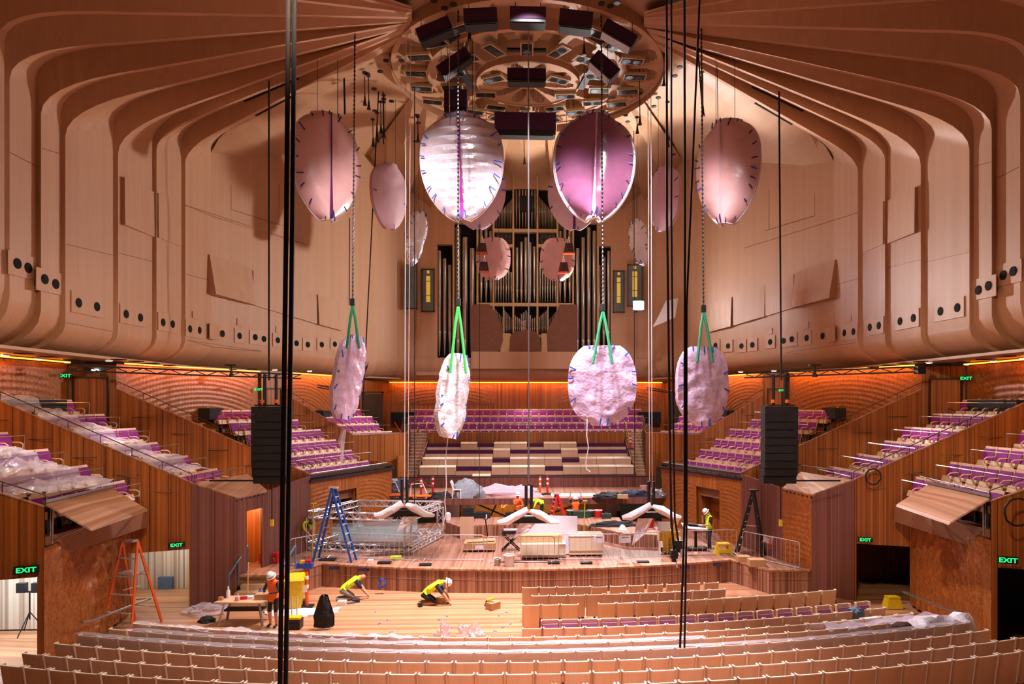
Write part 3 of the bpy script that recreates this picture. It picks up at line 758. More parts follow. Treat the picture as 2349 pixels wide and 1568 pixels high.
for i, (px, py, rz) in enumerate(mods):
    p = onz(px, py, 21.12)
    MB().box(p, (.98, .52, .12), -rz).build('lamp_housing', 'organ_case', cr)
    MB().box(p - Vector((0, 0, .06)), (.88, .42, .02), -rz).build('lamp_opening', 'black', cr)
    M = Matrix.Rotation(-rz, 3, 'Z')
    for k in (-.22, .22):
        MB().lathe([(.17, 0), (.17, .012)], 12, p - Vector((0, 0, .082)) + M @ Vector((k, 0, 0))).build('lamp_lens', 'grey_glass' if (i * 3 + (k > 0)) % 9 else 'blue_grey', cr)
for x0, y0, x1, y1 in ((815, 445, 880, 590), (1705, 445, 1620, 595)):
    p, q = onz(x0 / 2.936 + 780, y0 / 2.936, 21.15), onz(x1 / 2.936 + 780, y1 / 2.936, 21.05)
    MB().beam(p, q, .3, .12).build('dark_slot', 'black', cr)
for x0, y0, x1, y1 in ((1125, 335, 1220, 335), (1290, 338, 1388, 338), (670, 322, 795, 230), (1705, 250, 1840, 345)):
    p, q = onz(x0 / 2.936 + 780, y0 / 2.936, 21.3), onz(x1 / 2.936 + 780, y1 / 2.936, 21.3)
    MB().beam(p, q, .2, .08).build('dark_slot', 'black', cr)
# purple-sleeved loudspeakers hung under the crown
purp = [((1103, 45), 76, 36, 26.0, -.06, 'second from the left in the front arc'), ((1211, 42), 82, 36, 25.6, 0, 'at the middle of the front arc'), ((1320, 52), 76, 40, 26.0, .1, 'second from the right in the front arc'), ((998, 74), 80, 32, 27.2, -.42, 'leftmost in the front arc'), ((1419, 84), 80, 32, 27.2, .5, 'rightmost in the front arc, pale underside'), ((1043, 148), 80, 28, 29.3, -.62, 'at the left of the inner arc'), ((1385, 156), 66, 34, 29.3, .72, 'at the right of the inner arc, pale underside'), ((1208, 178), 88, 30, 29.2, 0, 'at the centre of the inner ring'), ((1046, 236), 52, 52, 33.5, 0, 'behind the big white wrapped shell'), ((1205, 288), 140, 52, 34.0, 0, 'wide one hanging in front of the organ')]
for (px, py), wpx, hpx, d, roll, desc in purp:
    d = 13.85 * F / (HZ - py + hpx / 2); c = at(px, py, d); w, h = wpx * d / F, hpx * d / F
    t = thing('sleeved_loudspeaker', 'purple cloth-sleeved loudspeaker hung under the crown, ' + desc, 'loudspeaker', c, group='sleeved loudspeakers under the crown')
    M = Matrix.Rotation(roll, 3, 'Y') @ Matrix.Rotation(-.1, 3, 'X')
    b = MB(); b.box((0, 0, h * .1), (w, .5, h * .8), M=None); b.v = [tuple(M @ Vector(v)) for v in b.v]; b.build('sleeve', 'dark_purple', t)
    b = MB(); b.box((0, 0, -h * .4), (w * .98, .47, h * .22)); b.v = [tuple(M @ Vector(v)) for v in b.v]; b.build('cabinet', 'black', t)
    b = MB(); b.box((0, .02, -h * .53), (w * .9, .42, .03)); b.v = [tuple(M @ Vector(v)) for v in b.v]; b.build('grille', 'aluminium' if 'pale' in desc else 'black', t)
    for k in (-.35, .35):
        p = M @ Vector((w * k, 0, h * .5)); MB().tube([p, (p.x, p.y, max(21.15 - c.z, p.z + .12))], .012, 5).build('suspension_wire', 'black', t)
# small black ceiling outlets around the ring
for i, (px, py) in enumerate([(842, 170), (837, 168), (872, 95), (886, 140), (872, 165), (858, 205), (860, 255), (880, 228), (879, 235), (898, 233), (921, 140), (850, 70), (1560, 155), (1590, 150), (1548, 175), (1610, 185), (1500, 245), (1510, 225), (1468, 215), (1435, 265), (1440, 280), (957, 265), (960, 283), (953, 325), (1545, 355), (1040, 12), (1020, 20), (1400, 15), (1415, 8), (1380, 10), (995, 3)]):
    p = onz(px, py, 21.6)
    MB().lathe([(.13, 0), (.13, .04), (.05, .06)], 10, p).build('cable_outlet', 'black', cr)
# ================================================================== ORGAN
OY = 46.8
og = thing('pipe_organ', 'grand pipe organ with silver pipes in a pale wooden case on the rear wall', 'organ', (0, OY, 9.0))
def ob(): return MB()
def obuild(b, name, mat, smooth=False): return b.build(name, mat, og, smooth, world=True)
def orect(x0, y0, x1, y1, Y0, th, name, mat):
    p, q = onY(x0, y1, OY), onY(x1, y0, OY)
    b = MB(); b.box(((p.x + q.x) / 2, Y0 + th / 2, (p.z + q.z) / 2), (abs(q.x - p.x), th, abs(q.z - p.z))); return obuild(b, name, mat)
# dark recesses
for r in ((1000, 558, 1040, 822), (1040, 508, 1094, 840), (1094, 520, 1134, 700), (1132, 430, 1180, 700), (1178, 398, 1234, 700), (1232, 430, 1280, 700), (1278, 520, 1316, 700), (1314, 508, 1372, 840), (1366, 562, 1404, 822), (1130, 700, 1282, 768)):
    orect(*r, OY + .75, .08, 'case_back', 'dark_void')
# wall around the organ
for r in ((955, 330, 1002, 860), (1404, 330, 1460, 860), (1000, 330, 1040, 560), (1372, 330, 1406, 564), (1000, 820, 1082, 860), (1322, 820, 1406, 860), (1040, 330, 1094, 510), (1316, 330, 1372, 510), (1094, 330, 1134, 436), (1280, 330, 1316, 436)):
    orect(*r, OY - .02 - .001 * (r[0] % 7), .5, 'case_wall', 'birch')
def bay(x0, x1, foot, mouth, tops, name='pipe', r=None):
    n = len(tops); wpx = (x1 - x0) / n
    for i, ty in enumerate(tops):
        px = x0 + wpx * (i + .5)
        pf, pm, pt = onY(px, foot, OY + .4), onY(px, mouth, OY + .4), onY(px, ty, OY + .4)
        rad = (r or wpx * .40) * OY / F
        my = lerp(pm.z, pf.z, .02)
        prof = [(rad * .25, pf.z), (rad, pm.z - rad * 1.0), (rad, pm.z - rad * .4), (rad * .86, pm.z - rad * .2), (rad * .86, pm.z), (rad, pm.z + rad * .2), (rad, pt.z)]
        b = MB(); b.lathe(prof, 10, (pm.x, OY + .42, 0)); obuild(b, name, 'tin_pipe', True)
bay(1181, 1231, 523, 478, [436, 428, 418, 407, 415, 428, 436]); 
bay(1134, 1176, 523, 488, [500 - i * 4 for i in range(12)]); bay(1236, 1277, 523, 488, [452 + i * 4 for i in range(12)])
bay(1181, 1231, 693, 662, [568, 555, 545, 556, 566]); bay(1134, 1176, 693, 655, [600 + (6 - i) * 4 for i in range(7)][::-1]); bay(1236, 1277, 693, 655, [600 + i * 4 for i in range(7)])
bay(1098, 1132, 693, 645, [528, 524, 530]); bay(1279, 1313, 693, 645, [530, 524, 528])
bay(1042, 1092, 838, 778, [522, 545, 570]); bay(1318, 1370, 838, 778, [570, 545, 522, 530])
bay(1002, 1038, 816, 758, [575, 593, 608]); bay(1368, 1402, 816, 758, [608, 590, 576])
bay(1133, 1154, 764, 750, [707 + i * 4 for i in range(6)]); bay(1156, 1178, 764, 750, [712 + i * 4 for i in range(6)]); bay(1180, 1206, 764, 750, [724 + i * 3 for i in range(5)] + [734]); bay(1194, 1234, 766, 752, [720, 716, 712, 716, 722, 730, 728, 724]); bay(1236, 1256, 764, 750, [726 - i * 3 for i in range(6)]); bay(1258, 1280, 764, 750, [732 - i * 4 for i in range(6)])
for x in (1132, 1177.5, 1233, 1279): orect(x - 2, 398 if 1150 < x < 1250 else 432, x + 2, 770, OY + .02, .4, 'case_post', 'organ_case')
for x, y0 in ((1095, 520), (1315, 520), (1040, 508), (1372, 510), (1001, 558), (1404, 562)): orect(x - 2, y0, x + 2, 838 if y0 < 515 else 822 if y0 > 550 else 700, OY + .03, .4, 'case_post', 'organ_case')
for x0, x1, y in ((1132, 1280, 528), (1132, 1178, 563), (1233, 1280, 563), (1095, 1316, 698), (1040, 1095, 508), (1316, 1372, 508), (1130, 1282, 770)): orect(x0, y - 3, x1, y + 3, OY + .01, .42, 'case_rail', 'organ_case')
for x in (1155, 1257): orect(x - 1.5, 702, x + 1.5, 768, OY + .02, .4, 'case_post', 'organ_case')
for x0 in (1136, 1237):
    orect(x0, 533, x0 + 38, 560, OY + .3, .3, 'stop_box', 'black')
    for i in range(4):
        for j in range(2): orect(x0 + 4 + i * 9, 536 + j * 12, x0 + 9 + i * 9, 543 + j * 12, OY + .26, .03, 'stop_lamp', 'rail_dark')
orect(1192, 448, 1222, 482, OY + .1, .25, 'swell_box', 'black')
# console base and brown dust covers
orect(1082, 808, 1322, 846, OY - .55, .6, 'console_base', 'birch')
orect(1148, 765, 1172, 812, OY - .2, .2, 'console_cheek', 'organ_case'); orect(1242, 765, 1258, 812, OY - .2, .2, 'console_cheek', 'organ_case')
plain('dust_cover', '#7a5140', .8, var=.08, scale=4, bump=.2, bscale=3)
def cover(poly, label):
    P = [onY(x, y, OY - .25) for x, y in poly]; c = sum(P, Vector()) / len(P)
    t = MB(); t.prism(P, (0, .3, 0)); o = t.build('dust_cover', 'dust_cover'); tag(o, label, 'dust sheet', 'brown dust sheets at the organ')
cover([(1080, 700), (1092, 697), (1122, 697), (1138, 718), (1152, 748), (1154, 780), (1148, 800), (1120, 824), (1080, 832)], 'brown dust sheet hanging on the left wing of the organ')
cover([(1322, 832), (1290, 826), (1256, 806), (1254, 760), (1264, 740), (1284, 698), (1324, 698)], 'brown dust sheet hanging on the right wing of the organ')
cover([(1168, 808), (1170, 772), (1180, 760), (1206, 755), (1228, 760), (1238, 772), (1242, 808)], 'brown dust sheet domed over the organ console')
# windows beside the organ
for i, (x0, y0, x1, y1, g) in enumerate(((931, 603, 957, 708, 0), (969, 618, 996, 714, 1), (1407, 622, 1431, 716, 1), (1440, 608, 1472, 702, 1))):
    wn = struct('window_%d' % (i + 1), 'tall narrow lit window, %s beside the organ' % ['far left', 'near left', 'near right', 'far right'][i], 'window')
    yy = OY - .05 if i in (1, 2) else 46.2
    def pr(a, b_): return onY(a, b_, yy)
    p, q = pr(x0, y1), pr(x1, y0); w_, h_ = q.x - p.x, q.z - p.z
    c = (p + q) / 2
    MB().box(c + Vector((0, -.02, 0)), (w_, .05, h_)).build('dark_room', 'dark_void', wn)
    b = MB()
    for dx in (-1, 1): b.box(c + Vector((dx * w_ / 2, -.06, 0)), (.06, .1, h_ + .1))
    for dz in (-1, 1): b.box(c + Vector((0, -.06, dz * h_ / 2)), (w_ + .1, .1, .06))
    b.build('window_frame', 'skirting', wn)
    if g:
        MB().box(c + Vector((0, -.055, .1)), (w_ * .34, .03, h_ * .62)).build('lit_panel', 'amber_glow', wn)
        MB().box(c + Vector((0, -.058, h_ * .44)), (w_ * .2, .03, h_ * .07)).build('lit_lamp', 'amber_glow', wn)
    b = MB()
    for k in (-.12, .22): b.box(c + Vector((0, -.08, h_ * k)), (w_, .03, .035))
    b.build('glazing_bars', 'black', wn)
    MB().box(c + Vector((0, -.1, 0)), (w_ * .96, .012, h_ * .97)).build('pane', 'glass', wn)
# ================================================================== SEATS
def seat_meshes():
    R = {}
    # plywood shell: back with forward wings, seen from behind (local +Y is the way the sitter faces)
    plan = []
    hw, wing, rad = .262, .13, .06
    plan.append((-hw, wing))
    for i in range(5):
        f = math.radians(180 + 90 * i / 4); plan.append((-hw + rad + rad * math.cos(f), rad + rad * math.sin(f)))
    for i in range(5):
        f = math.radians(270 + 90 * i / 4); plan.append((hw - rad + rad * math.cos(f), rad + rad * math.sin(f)))
    plan.append((hw, wing))
    def shell(z0, z1, th, lean0, lean1, rise=.0):
        b = MB(); n = len(plan); rows = []
        for z, ln_ in ((z0, lean0), (z1, lean1)):
            outer = [Vector((x, y + ln_, z + rise * (y / wing))) for x, y in plan]
            inner = [Vector((x * (1 - th / hw), max(y, th) if y < wing * .99 else y, z + rise * (y / wing))) for x, y in plan]
            inner = [Vector((p.x, p.y + ln_, p.z)) for p in inner]
            rows.append((outer, inner))
        (o0, i0), (o1, i1) = rows
        b.sheet([o0, o1]); b.sheet([i1, i0]); b.sheet([o1, i1]); b.sheet([i0, o0])
        b.poly(o0[0], o1[0], i1[0], i0[0]); b.poly(o0[-1], i0[-1], i1[-1], o1[-1])
        return b
    R['back_shell'] = (shell(.40, 1.075, .022, .1, 0, .0).mesh('back_shell', 'ply', True), (0, 0, 0))
    R['edge_band'] = (shell(1.075, 1.1, .03, .0, -.004, .0).mesh('edge_band', 'oak_edge'), (0, 0, 0))
    b = MB(); b.hexa([(-.22, .16, .48), (.22, .16, .48), (.22, .22, .48), (-.22, .22, .48), (-.22, .05, .99), (.22, .05, .99), (.22, .10, .99), (-.22, .10, .99)])
    R['back_pad'] = (b.mesh('back_pad', 'magenta'), (0, 0, 0))
    b = MB(); b.hexa([(-.22, .24, .40), (.22, .24, .40), (.22, .36, .42), (-.22, .36, .42), (-.22, .17, .86), (.22, .17, .86), (.22, .27, .88), (-.22, .27, .88)])
    R['seat_pan'] = (b.mesh('seat_pan', 'ply'), (0, 0, 0))
    b = MB(); b.box((0, .16, .2), (.05, .1, .42)).box((0, .2, .02), (.12, .3, .03)); R['pedestal'] = (b.mesh('pedestal', 'black'), (0, 0, 0))
    b = MB(); b.box((.275, .12, .52), (.035, .1, .36)); R['arm_post'] = (b.mesh('arm_post', 'plum'), (0, 0, 0))
    return R
SM = seat_meshes()
def box_seat_meshes():
    R = {}
    def slab(pts, d, mat, nm):
        return MB().prism(pts, d).mesh(nm, mat)
    R['back_frame'] = slab([(-.255, -.10, .42), (.255, -.10, .42), (.255, -.26, 1.0), (-.255, -.26, 1.0)], (0, -.03, 0), 'ply', 'back_frame')
    R['back_pad'] = slab([(-.232, -.075, .45), (.232, -.075, .45), (.232, -.215, .93), (-.232, -.215, .93)], (0, .02, .0), 'magenta', 'back_pad')
    R['seat_pan'] = MB().hexa([(-.21, .0, .36), (.21, .0, .36), (.21, .12, .38), (-.21, .12, .38), (-.21, -.07, .55), (.21, -.07, .55), (.21, .05, .57), (-.21, .05, .57)]).mesh('seat_pan', 'ply')
    b = MB()
    b.tube([(-.265, -.15, .68), (-.265, .12, .68), (-.265, .22, .62), (-.265, .2, .5), (-.265, -.02, .46)], .022, 6)
    R['armrest'] = b.mesh('armrest', 'ply', True)
    R['seat_foot'] = MB().box((0, -.05, .2), (.06, .12, .4)).mesh('seat_foot', 'black')
    return R
BM = box_seat_meshes()
def put_seat(meshes, name, loc, rz, label, group, skip=(), cat='seat', swap=None, tilt=None):
    t = thing(name, label, cat, loc, rz, group)
    for nm, me in meshes.items():
        if nm in skip: continue
        me = me[0] if isinstance(me, tuple) else me
        o = link(nm, me, t)
        if swap and nm in swap:
            o.data = swap[nm]
    return t
# ---- stalls rows: centre distance, first and last picture x, gap
rows = [(21.8, 1196, 1358, 1), (20.85, 1218, 1668, 2), (19.9, 1196, 1330, 3), (19.9, 1372, 1922, 3), (17.84, 1196, 2036, 5), (16.9, 300, 2100, 6), (16.0, 244, 2162, 7), (15.04, 174, 2230, 8), (14.08, 118, 2274, 9), (13.05, 44, 2420, 10), (12.1, -60, 2440, 11)]
PIT = .56
rowname = {1: 'front row', 2: 'second row', 3: 'third row', 5: 'fifth row', 6: 'sixth row', 7: 'seventh row', 8: 'eighth row', 9: 'ninth row', 10: 'tenth row', 11: 'row nearest the camera'}
SEATS = {}
def row_pos(x, Y0): 
    y = Y0 + x * x / (2 * RR); return Vector((x, y, fz(x, y)))
def row_x(px, Y0, z):   # X where picture column px meets the arc of a row
    y = Y0; x = 0
    for _ in range(8):
        r = ray(px, 1400); x = CX + r.x * y / r.y; y = Y0 + x * x / (2 * RR)
    return x
cnt = {}
for Y0, xa, xb, rn in rows:
    x0, x1 = row_x(xa, Y0, 1), row_x(xb, Y0, 1)
    n = int(round((x1 - x0) / PIT))
    for i in range(n):
        x = x0 + (i + .5) * (x1 - x0) / n
        p = row_pos(x, Y0); rz = math.atan(x / RR) * 1.0
        scr = (Vector((p.x - CX, p.y)))
        pxx = P0 + F * (scr.x * CT - scr.y * ST) / (scr.y * CT + scr.x * ST)
        if pxx < -25 or pxx > 2375: continue
        cnt[rn] = cnt.get(rn, 0) + 1
        k = cnt[rn]
        t = put_seat(SM, 'stalls_chair', p, rz, 'plywood-backed stalls seat, %s from the left in the %s from the stage' % (nth(k), rowname[rn]) if rn < 11 else 'plywood-backed stalls seat, %s from the left in the row nearest the camera' % nth(k), 'stalls seats seen from behind', skip=('arm_post',) if rn not in (3,) else ())
        SEATS.setdefault(rn, []).append(t)
# low loose backs at the far right of the front row
for i in range(7):
    px = 1376 + i * 43; p = onz(px, 1349 - i * 1.6, .92); p.z = -.06 if False else 0
    t = put_seat(SM, 'stalls_chair', (p.x, p.y, 0), math.atan(p.x / RR), 'low-set plywood stalls seat, %s in the row along the stage corner' % nth(i + 1), 'loose seats by the stage corner', skip=('arm_post', 'pedestal'))
    t.scale = (1, 1, .88)
ROSE = SM['back_pad'][0].copy(); ROSE.materials[0] = MAT['film_rose']
# turned-round seats showing their upholstery in the fourth row
for i in range(17):
    px = 1262 + i * 44.5; Y0 = 18.85
    x = row_x(px, Y0, 1); p = row_pos(x, Y0)
    t = put_seat(SM, 'stalls_chair', p, math.pi + math.atan(x / RR), 'stalls seat turned to face the camera, rose upholstery, %s from the left of its row' % nth(i + 1), 'turned seats in the fourth row', skip=('arm_post', 'seat_pan'), swap={'back_pad': ROSE})
    t.scale = (1, 1, .92)
# ---- stepped floors and seats of the side boxes
def pp(s, a, y, z): return Vector((s * a, y, z))
plain('box_floor', '#8a5a3e', .6, var=.1)
def row_ord(j, n): return ['front', 'second', 'third', 'fourth', 'fifth', 'sixth', 'seventh'][j]
for s in (-1, 1):
    side = 'left' if s < 0 else 'right'
    # boxes A and B: rows run along the hall, climbing outwards
    for nm, N0, N1, Fp, Fq, af, zf, nr, words in (('A', A0, A1, B0, B1, 12.45, 4.33, 4, 'box nearest the camera'), ('B', B0, B1, C0, C1, 11.55, 4.26, 6, 'middle box')):
        fb = struct('floor_box_%s_%s' % (nm.lower(), side), 'stepped timber floor of the %s on the %s' % (words, side), 'floor')
        for j in range(nr):
            a0 = af + j * .95 + .05; a1 = a0 + .95; z = zf - .80 + j * .53
            y0 = ln(N0, N1, a0) + .08; y1 = ln(Fp, Fq, a1) - .08
            if nm == 'A': y1 = min(y1, 22.9)
            MB().box((s * (a0 + a1) / 2, (y0 + y1) / 2, z - .3), (.95, y1 - y0, .6)).build('step', 'box_floor', fb)
            ns = int((y1 - y0 - 1.0) / PIT)
            for i in range(ns):
                y = y0 + .45 + (i + .5) * PIT
                put_seat(BM, 'box_chair', (s * (a0 + .42 - (y - y0) * .06), y, z), (-math.pi / 2 if s < 0 else math.pi / 2) + .08 * s, 'magenta seat %s from the wall, %s row, %s %s' % (nth(i + 1), row_ord(j, nr), side, words), 'box seats on the ' + side)
            b = MB(); b.tube([(s * (a0 - .02), y0 + .3, z + .88), (s * (a0 - .02), y1 - .5, z + .88)], .018, 6)
            for yy in (y0 + .3, y1 - .5): b.tube([(s * (a0 - .02), yy, z), (s * (a0 - .02), yy, z + .88)], .014, 5)
            b.build('row_rail', 'rail_chrome', fb, True)
    # box C: rows parallel to its slanted front
    fb = struct('floor_box_c_' + side, 'stepped timber floor of the box beside the stage on the ' + side, 'floor')
    e = Vector((CF1[0] - C0[0], CF1[1] - C0[1])).normalized(); nn = Vector((-e.y, e.x)) * -1
    if nn.x < 0: nn = -nn
    for j in range(7):
        o = Vector(C0) + nn * (.2 + j * .95); z = 3.15 + j * .50
        # start at wall C, stop at wall D
        t0 = 0
        while True:
            q = o + e * t0
            if q.y > ln(C0, C1, min(max(q.x, C0[0]), C1[0])) + .15 or t0 > 8: break
            t0 += .05
        t1 = 6.0 if j < 2 else 6.3 - .35 * (j - 1)
        L = t1 - t0
        if L < 1: continue
        c0, c1 = o + e * t0, o + e * t1; d0, d1 = c0 + nn * .95, c1 + nn * .95
        MB().prism([pp(s, c0.x, c0.y, z), pp(s, c1.x, c1.y, z), pp(s, d1.x, d1.y, z), pp(s, d0.x, d0.y, z)], (0, 0, -.5)).build('step', 'box_floor', fb)
        ns = int((L - .4) / PIT); ang = math.atan2(-nn.y, -nn.x * s) - math.pi / 2
        for i in range(ns):
            q = o + e * (t0 + .3 + (i + .5) * PIT) + nn * .5
            put_seat(BM, 'box_chair', pp(s, q.x, q.y, z), ang, 'magenta seat, %s along the %s row of the %s stage-side box' % (nth(i + 1), row_ord(j, 7), side), 'stage box seats on the ' + side)
        b = MB(); p0, p1 = o + e * (t0 + .2) + nn * .06, o + e * (t1 - .1) + nn * .06
        b.tube([pp(s, p0.x, p0.y, z + .85), pp(s, p1.x, p1.y, z + .85)], .018, 6)
        for p in (p0, p1): b.tube([pp(s, p.x, p.y, z), pp(s, p.x, p.y, z + .85)], .014, 5)
        b.build('row_rail', 'rail_chrome', fb, True)
    # box D behind
    fb = struct('floor_box_d_' + side, 'stepped floor of the rear corner box on the ' + side, 'floor')
    e = Vector((DF1[0] - D0[0], DF1[1] - D0[1])).normalized(); nn = Vector((-e.y, e.x))
    if nn.y < 0: nn = -nn
    for j in range(5):
        o = Vector(D0) + nn * (.15 + j * .95); z = 4.45 + j * .42
        t0 = -.2 * j; t1 = 3.5
        c0, c1 = o + e * t0, o + e * t1; d0, d1 = c0 + nn * .95, c1 + nn * .95
        MB().prism([pp(s, c0.x, c0.y, z), pp(s, c1.x, c1.y, z), pp(s, d1.x, d1.y, z), pp(s, d0.x, d0.y, z)], (0, 0, -.5)).build('step', 'box_floor', fb)
        ang = math.atan2(-nn.y, -nn.x * s) - math.pi / 2
        for i in range(int((t1 - t0 - .2) / (PIT * .82))):
            q = o + e * (t0 + .15 + (i + .5) * PIT * .82) + nn * .5
            t = put_seat(BM, 'box_chair', pp(s, q.x, q.y, z), ang, 'small magenta seat, %s along the %s row of the %s rear corner box' % (nth(i + 1), row_ord(j, 5), side), 'rear corner box seats on the ' + side)
            t.scale = (.82, .9, .9)
        b = MB(); p0, p1 = o + e * (t0 + .1) + nn * .05, o + e * (t1 - .1) + nn * .05
        b.tube([pp(s, p0.x, p0.y, z + .82), pp(s, p1.x, p1.y, z + .82)], .016, 5); b.build('row_rail', 'rail_chrome', fb)
# ---- rear gallery
gl = struct('floor_gallery', 'stepped floor of the rear gallery under the organ', 'floor')
for j in range(4):
    y = 44.55 + j * .92; z = 4.2 + j * .45; hw = (7.3, 8.3, 8.4, 8.5)[j]
    MB().box((0, y + .46, z - .3), (2 * hw, .92, .6)).build('step', 'box_floor', gl)
    n = int(2 * (hw - .25) / PIT)
    for i in range(n):
        x = (i - (n - 1) / 2) * PIT
        put_seat(BM, 'gallery_chair', (x, y + .5, z), math.pi, 'magenta gallery seat below the organ, %s from the left in the %s row' % (nth(i + 1), row_ord(j, 4)), 'rear gallery seats')
    b = MB(); b.tube([(-hw, y + .05, z + .86), (hw, y + .05, z + .86)], .018, 5)
    for k in range(9): x = lerp(-hw, hw, k / 8); b.tube([(x, y + .05, z), (x, y + .05, z + .86)], .013, 5)
    b.build('row_rail', 'rail_chrome', gl, True)
gw = struct('wall_gallery_front', 'timber front wall of the rear gallery above the choir benches')
panel_wall(gw, (-7.55, 44.4), (7.55, 44.4), 3.6, 5.05, 14); cap_rail(gw, (-7.55, 44.4), (7.55, 44.4), 5.08, 5.08, 1)
# ---- choir stalls
ch = struct('floor_choir', 'stepped floor of the choir stalls behind the platform', 'floor')
plain('choir_plum', '#4b0f3c', .8, var=.15)
CR = [(39.3, 2.35), (40.35, 2.75), (41.4, 3.15), (42.5, 3.6), (43.5, 3.95)]
bench = {}
b = MB(); b.box((0, 0, .24), (1.03, .42, .44)); bench['bench_case'] = b.mesh('bench_case', 'ply')
b = MB(); b.prism([(-.515, -.24, .43), (.515, -.24, .43), (.515, .24, .5), (-.515, .24, .5)], (0, 0, .05)); bench['bench_lid'] = b.mesh('bench_lid', 'oak_edge')
b = MB(); b.box((0, .3, .38), (1.04, .1, .3)); bench['bench_back'] = b.mesh('bench_back', 'choir_plum')
b = MB(); b.box((0, .0, .12), (1.04, .4, .24)).box((0, .3, .3), (1.04, .12, .3)); openb = {'bench_cushion': b.mesh('bench_cushion', 'choir_plum')}
b = MB(); b.box((0, -.22, .12), (1.04, .04, .22)); openb['bench_rail'] = b.mesh('bench_rail', 'ply')
for j, (y, z) in enumerate(CR):
    MB().box((0, y, z - .4), (12.7, 1.02 if j < 4 else 1.5, .8)).build('step', 'skirting' if j == 0 else 'box_floor', ch)
    n = 12
    for i in range(n):
        x = (i - (n - 1) / 2) * 1.05
        closed = {0: (3,), 1: (0, 1, 4, 5, 6, 8, 9, 10, 11), 2: (0, 1, 2, 3, 5, 6, 7, 9, 10, 11), 3: (4, 8), 4: (2, 4, 5, 7, 8)}[j]
        if i in closed:
            put_seat(bench, 'choir_bench', (x, y, z), 0, 'choir bench with its pale plywood lid closed, %s from the left, %s row up' % (nth(i + 1), nth(j + 1)), 'choir benches', cat='bench')
        else:
            put_seat(openb, 'choir_bench', (x, y, z), 0, 'open plum-upholstered choir bench, %s from the left, %s row up' % (nth(i + 1), nth(j + 1)), 'choir benches', cat='bench')
cf = struct('wall_choir_front', 'dark timber wall between the choir stalls and the rear platform')
panel_wall(cf, (-7.2, 38.75), (7.2, 38.75), 1.95, 2.78, 14, 'brushbox_red'); cap_rail(cf, (-7.2, 38.75), (7.2, 38.75), 2.8, 2.8, 1, .12, .05, 'rail_dark')
for s in (-1, 1):
    st = struct('stair_choir_' + ('left' if s < 0 else 'right'), 'timber stair climbing beside the choir stalls on the ' + ('left' if s < 0 else 'right'), 'stair')
    for k in range(16):
        zt = 2.3 + k * .18; y0 = 38.9 + k * .36; wd = max(.5, ln((39.8, 7.0), (44.5, 7.6), y0 + .2) - 6.5) if y0 > 39.6 else .75
        MB().box((s * (6.42 + wd / 2), y0 + .2, zt - .1), (wd, .46, .2)).build('tread', 'brushbox_plank', st); MB().box((s * (6.42 + wd / 2), y0 - .03, zt + .008), (wd, .06, .02)).build('nosing', 'oak_edge', st)
    panel_wall(st, (6.38, 38.8), (6.4, 44.4), 2.0, lambda t: 2.6 + t * 2.1, 4, s=s)
    hand_rail(st, [(s * 6.4, 44.6, 5.1), (s * 6.4, 43.4, 4.7)], .7, .03, 'rail_chrome')
    hand_rail(st, [(s * 7.55, 44.6, 5.4), (s * 7.45, 43.0, 5.2)], .7, .03, 'rail_chrome')
# ================================================================== REAR PLATFORM, RISERS, LOBBIES
PZ = 2.2
rp = struct('floor_rear_platform', 'dark timber platform shelf behind the stage', 'floor')
b = MB(); pl = [(x, 34.2 + .035 * abs(x) ** 1.0 * .6) for x in (-6.9, -4.5, -2.2, 0, 2.2, 4.5, 6.9)]
b.prism([(x, y, PZ) for x, y in pl] + [(7.3, 38.75, PZ), (-7.3, 38.75, PZ)], (0, 0, -.1)); b.build('deck', 'stage_floor', rp)
for (x0, y0), (x1, y1) in zip(pl, pl[1:]):
    MB().prism([(x0 + .006, y0 - .02, PZ - .3), (x1 - .006, y1 - .02, PZ - .3), (x1 - .006, y1 - .02, PZ + .01), (x0 + .006, y0 - .02, PZ + .01)], (0, .05, 0)).build('fascia_panel', 'brushbox_red', rp)
rw = struct('wall_stage_rear', 'lining behind the stage with a lit timber bay, white panels and a green board')
def rwall(x0, x1, z0, z1, y, mat, name): return MB().box(((x0 + x1) / 2, y + .04, (z0 + z1) / 2), (x1 - x0, .06, z1 - z0)).build(name, mat, rw)
plain('honey_timber', '#b8742e', .45, var=.15, scale=6)
for k in range(9): rwall(-3.55 + k * .74, -3.55 + k * .74 + .725, SZ, PZ - .1, 36.6 + .003 * (k % 2), 'honey_timber', 'lit_bay_panel')
rwall(-4.9, -3.6, SZ, PZ - .1, 36.2, 'paper_pink', 'pale_panel'); rwall(3.2, 4.15, SZ, PZ - .1, 36.2, 'cardboard', 'pale_panel'); rwall(4.17, 4.75, SZ, PZ - .1, 36.2, 'paper_pink', 'pale_panel')
rwall(4.8, 7.2, SZ, PZ - .1, 35.2, 'green_board', 'green_board_panel'); rwall(-7.2, -4.95, SZ, PZ - .1, 35.2, 'green_board', 'green_board_panel')
for x0, z0, x1, z1 in ((-2.6, 1.8, -1.0, 1.1), (-1.9, 1.2, -1.6, 1.8), (.9, 1.2, 2.6, 1.75)):
    MB().beam((x0, 35.2, z0), (x1, 35.2, z1), .08, .08).build('brace', 'rail_dark', rw)
light('AREA', 'bay_light', (-.4, 35.4, PZ - .14), (-.4, 36.2, SZ), 60, (1, .82, .5), 5, sy=.3)
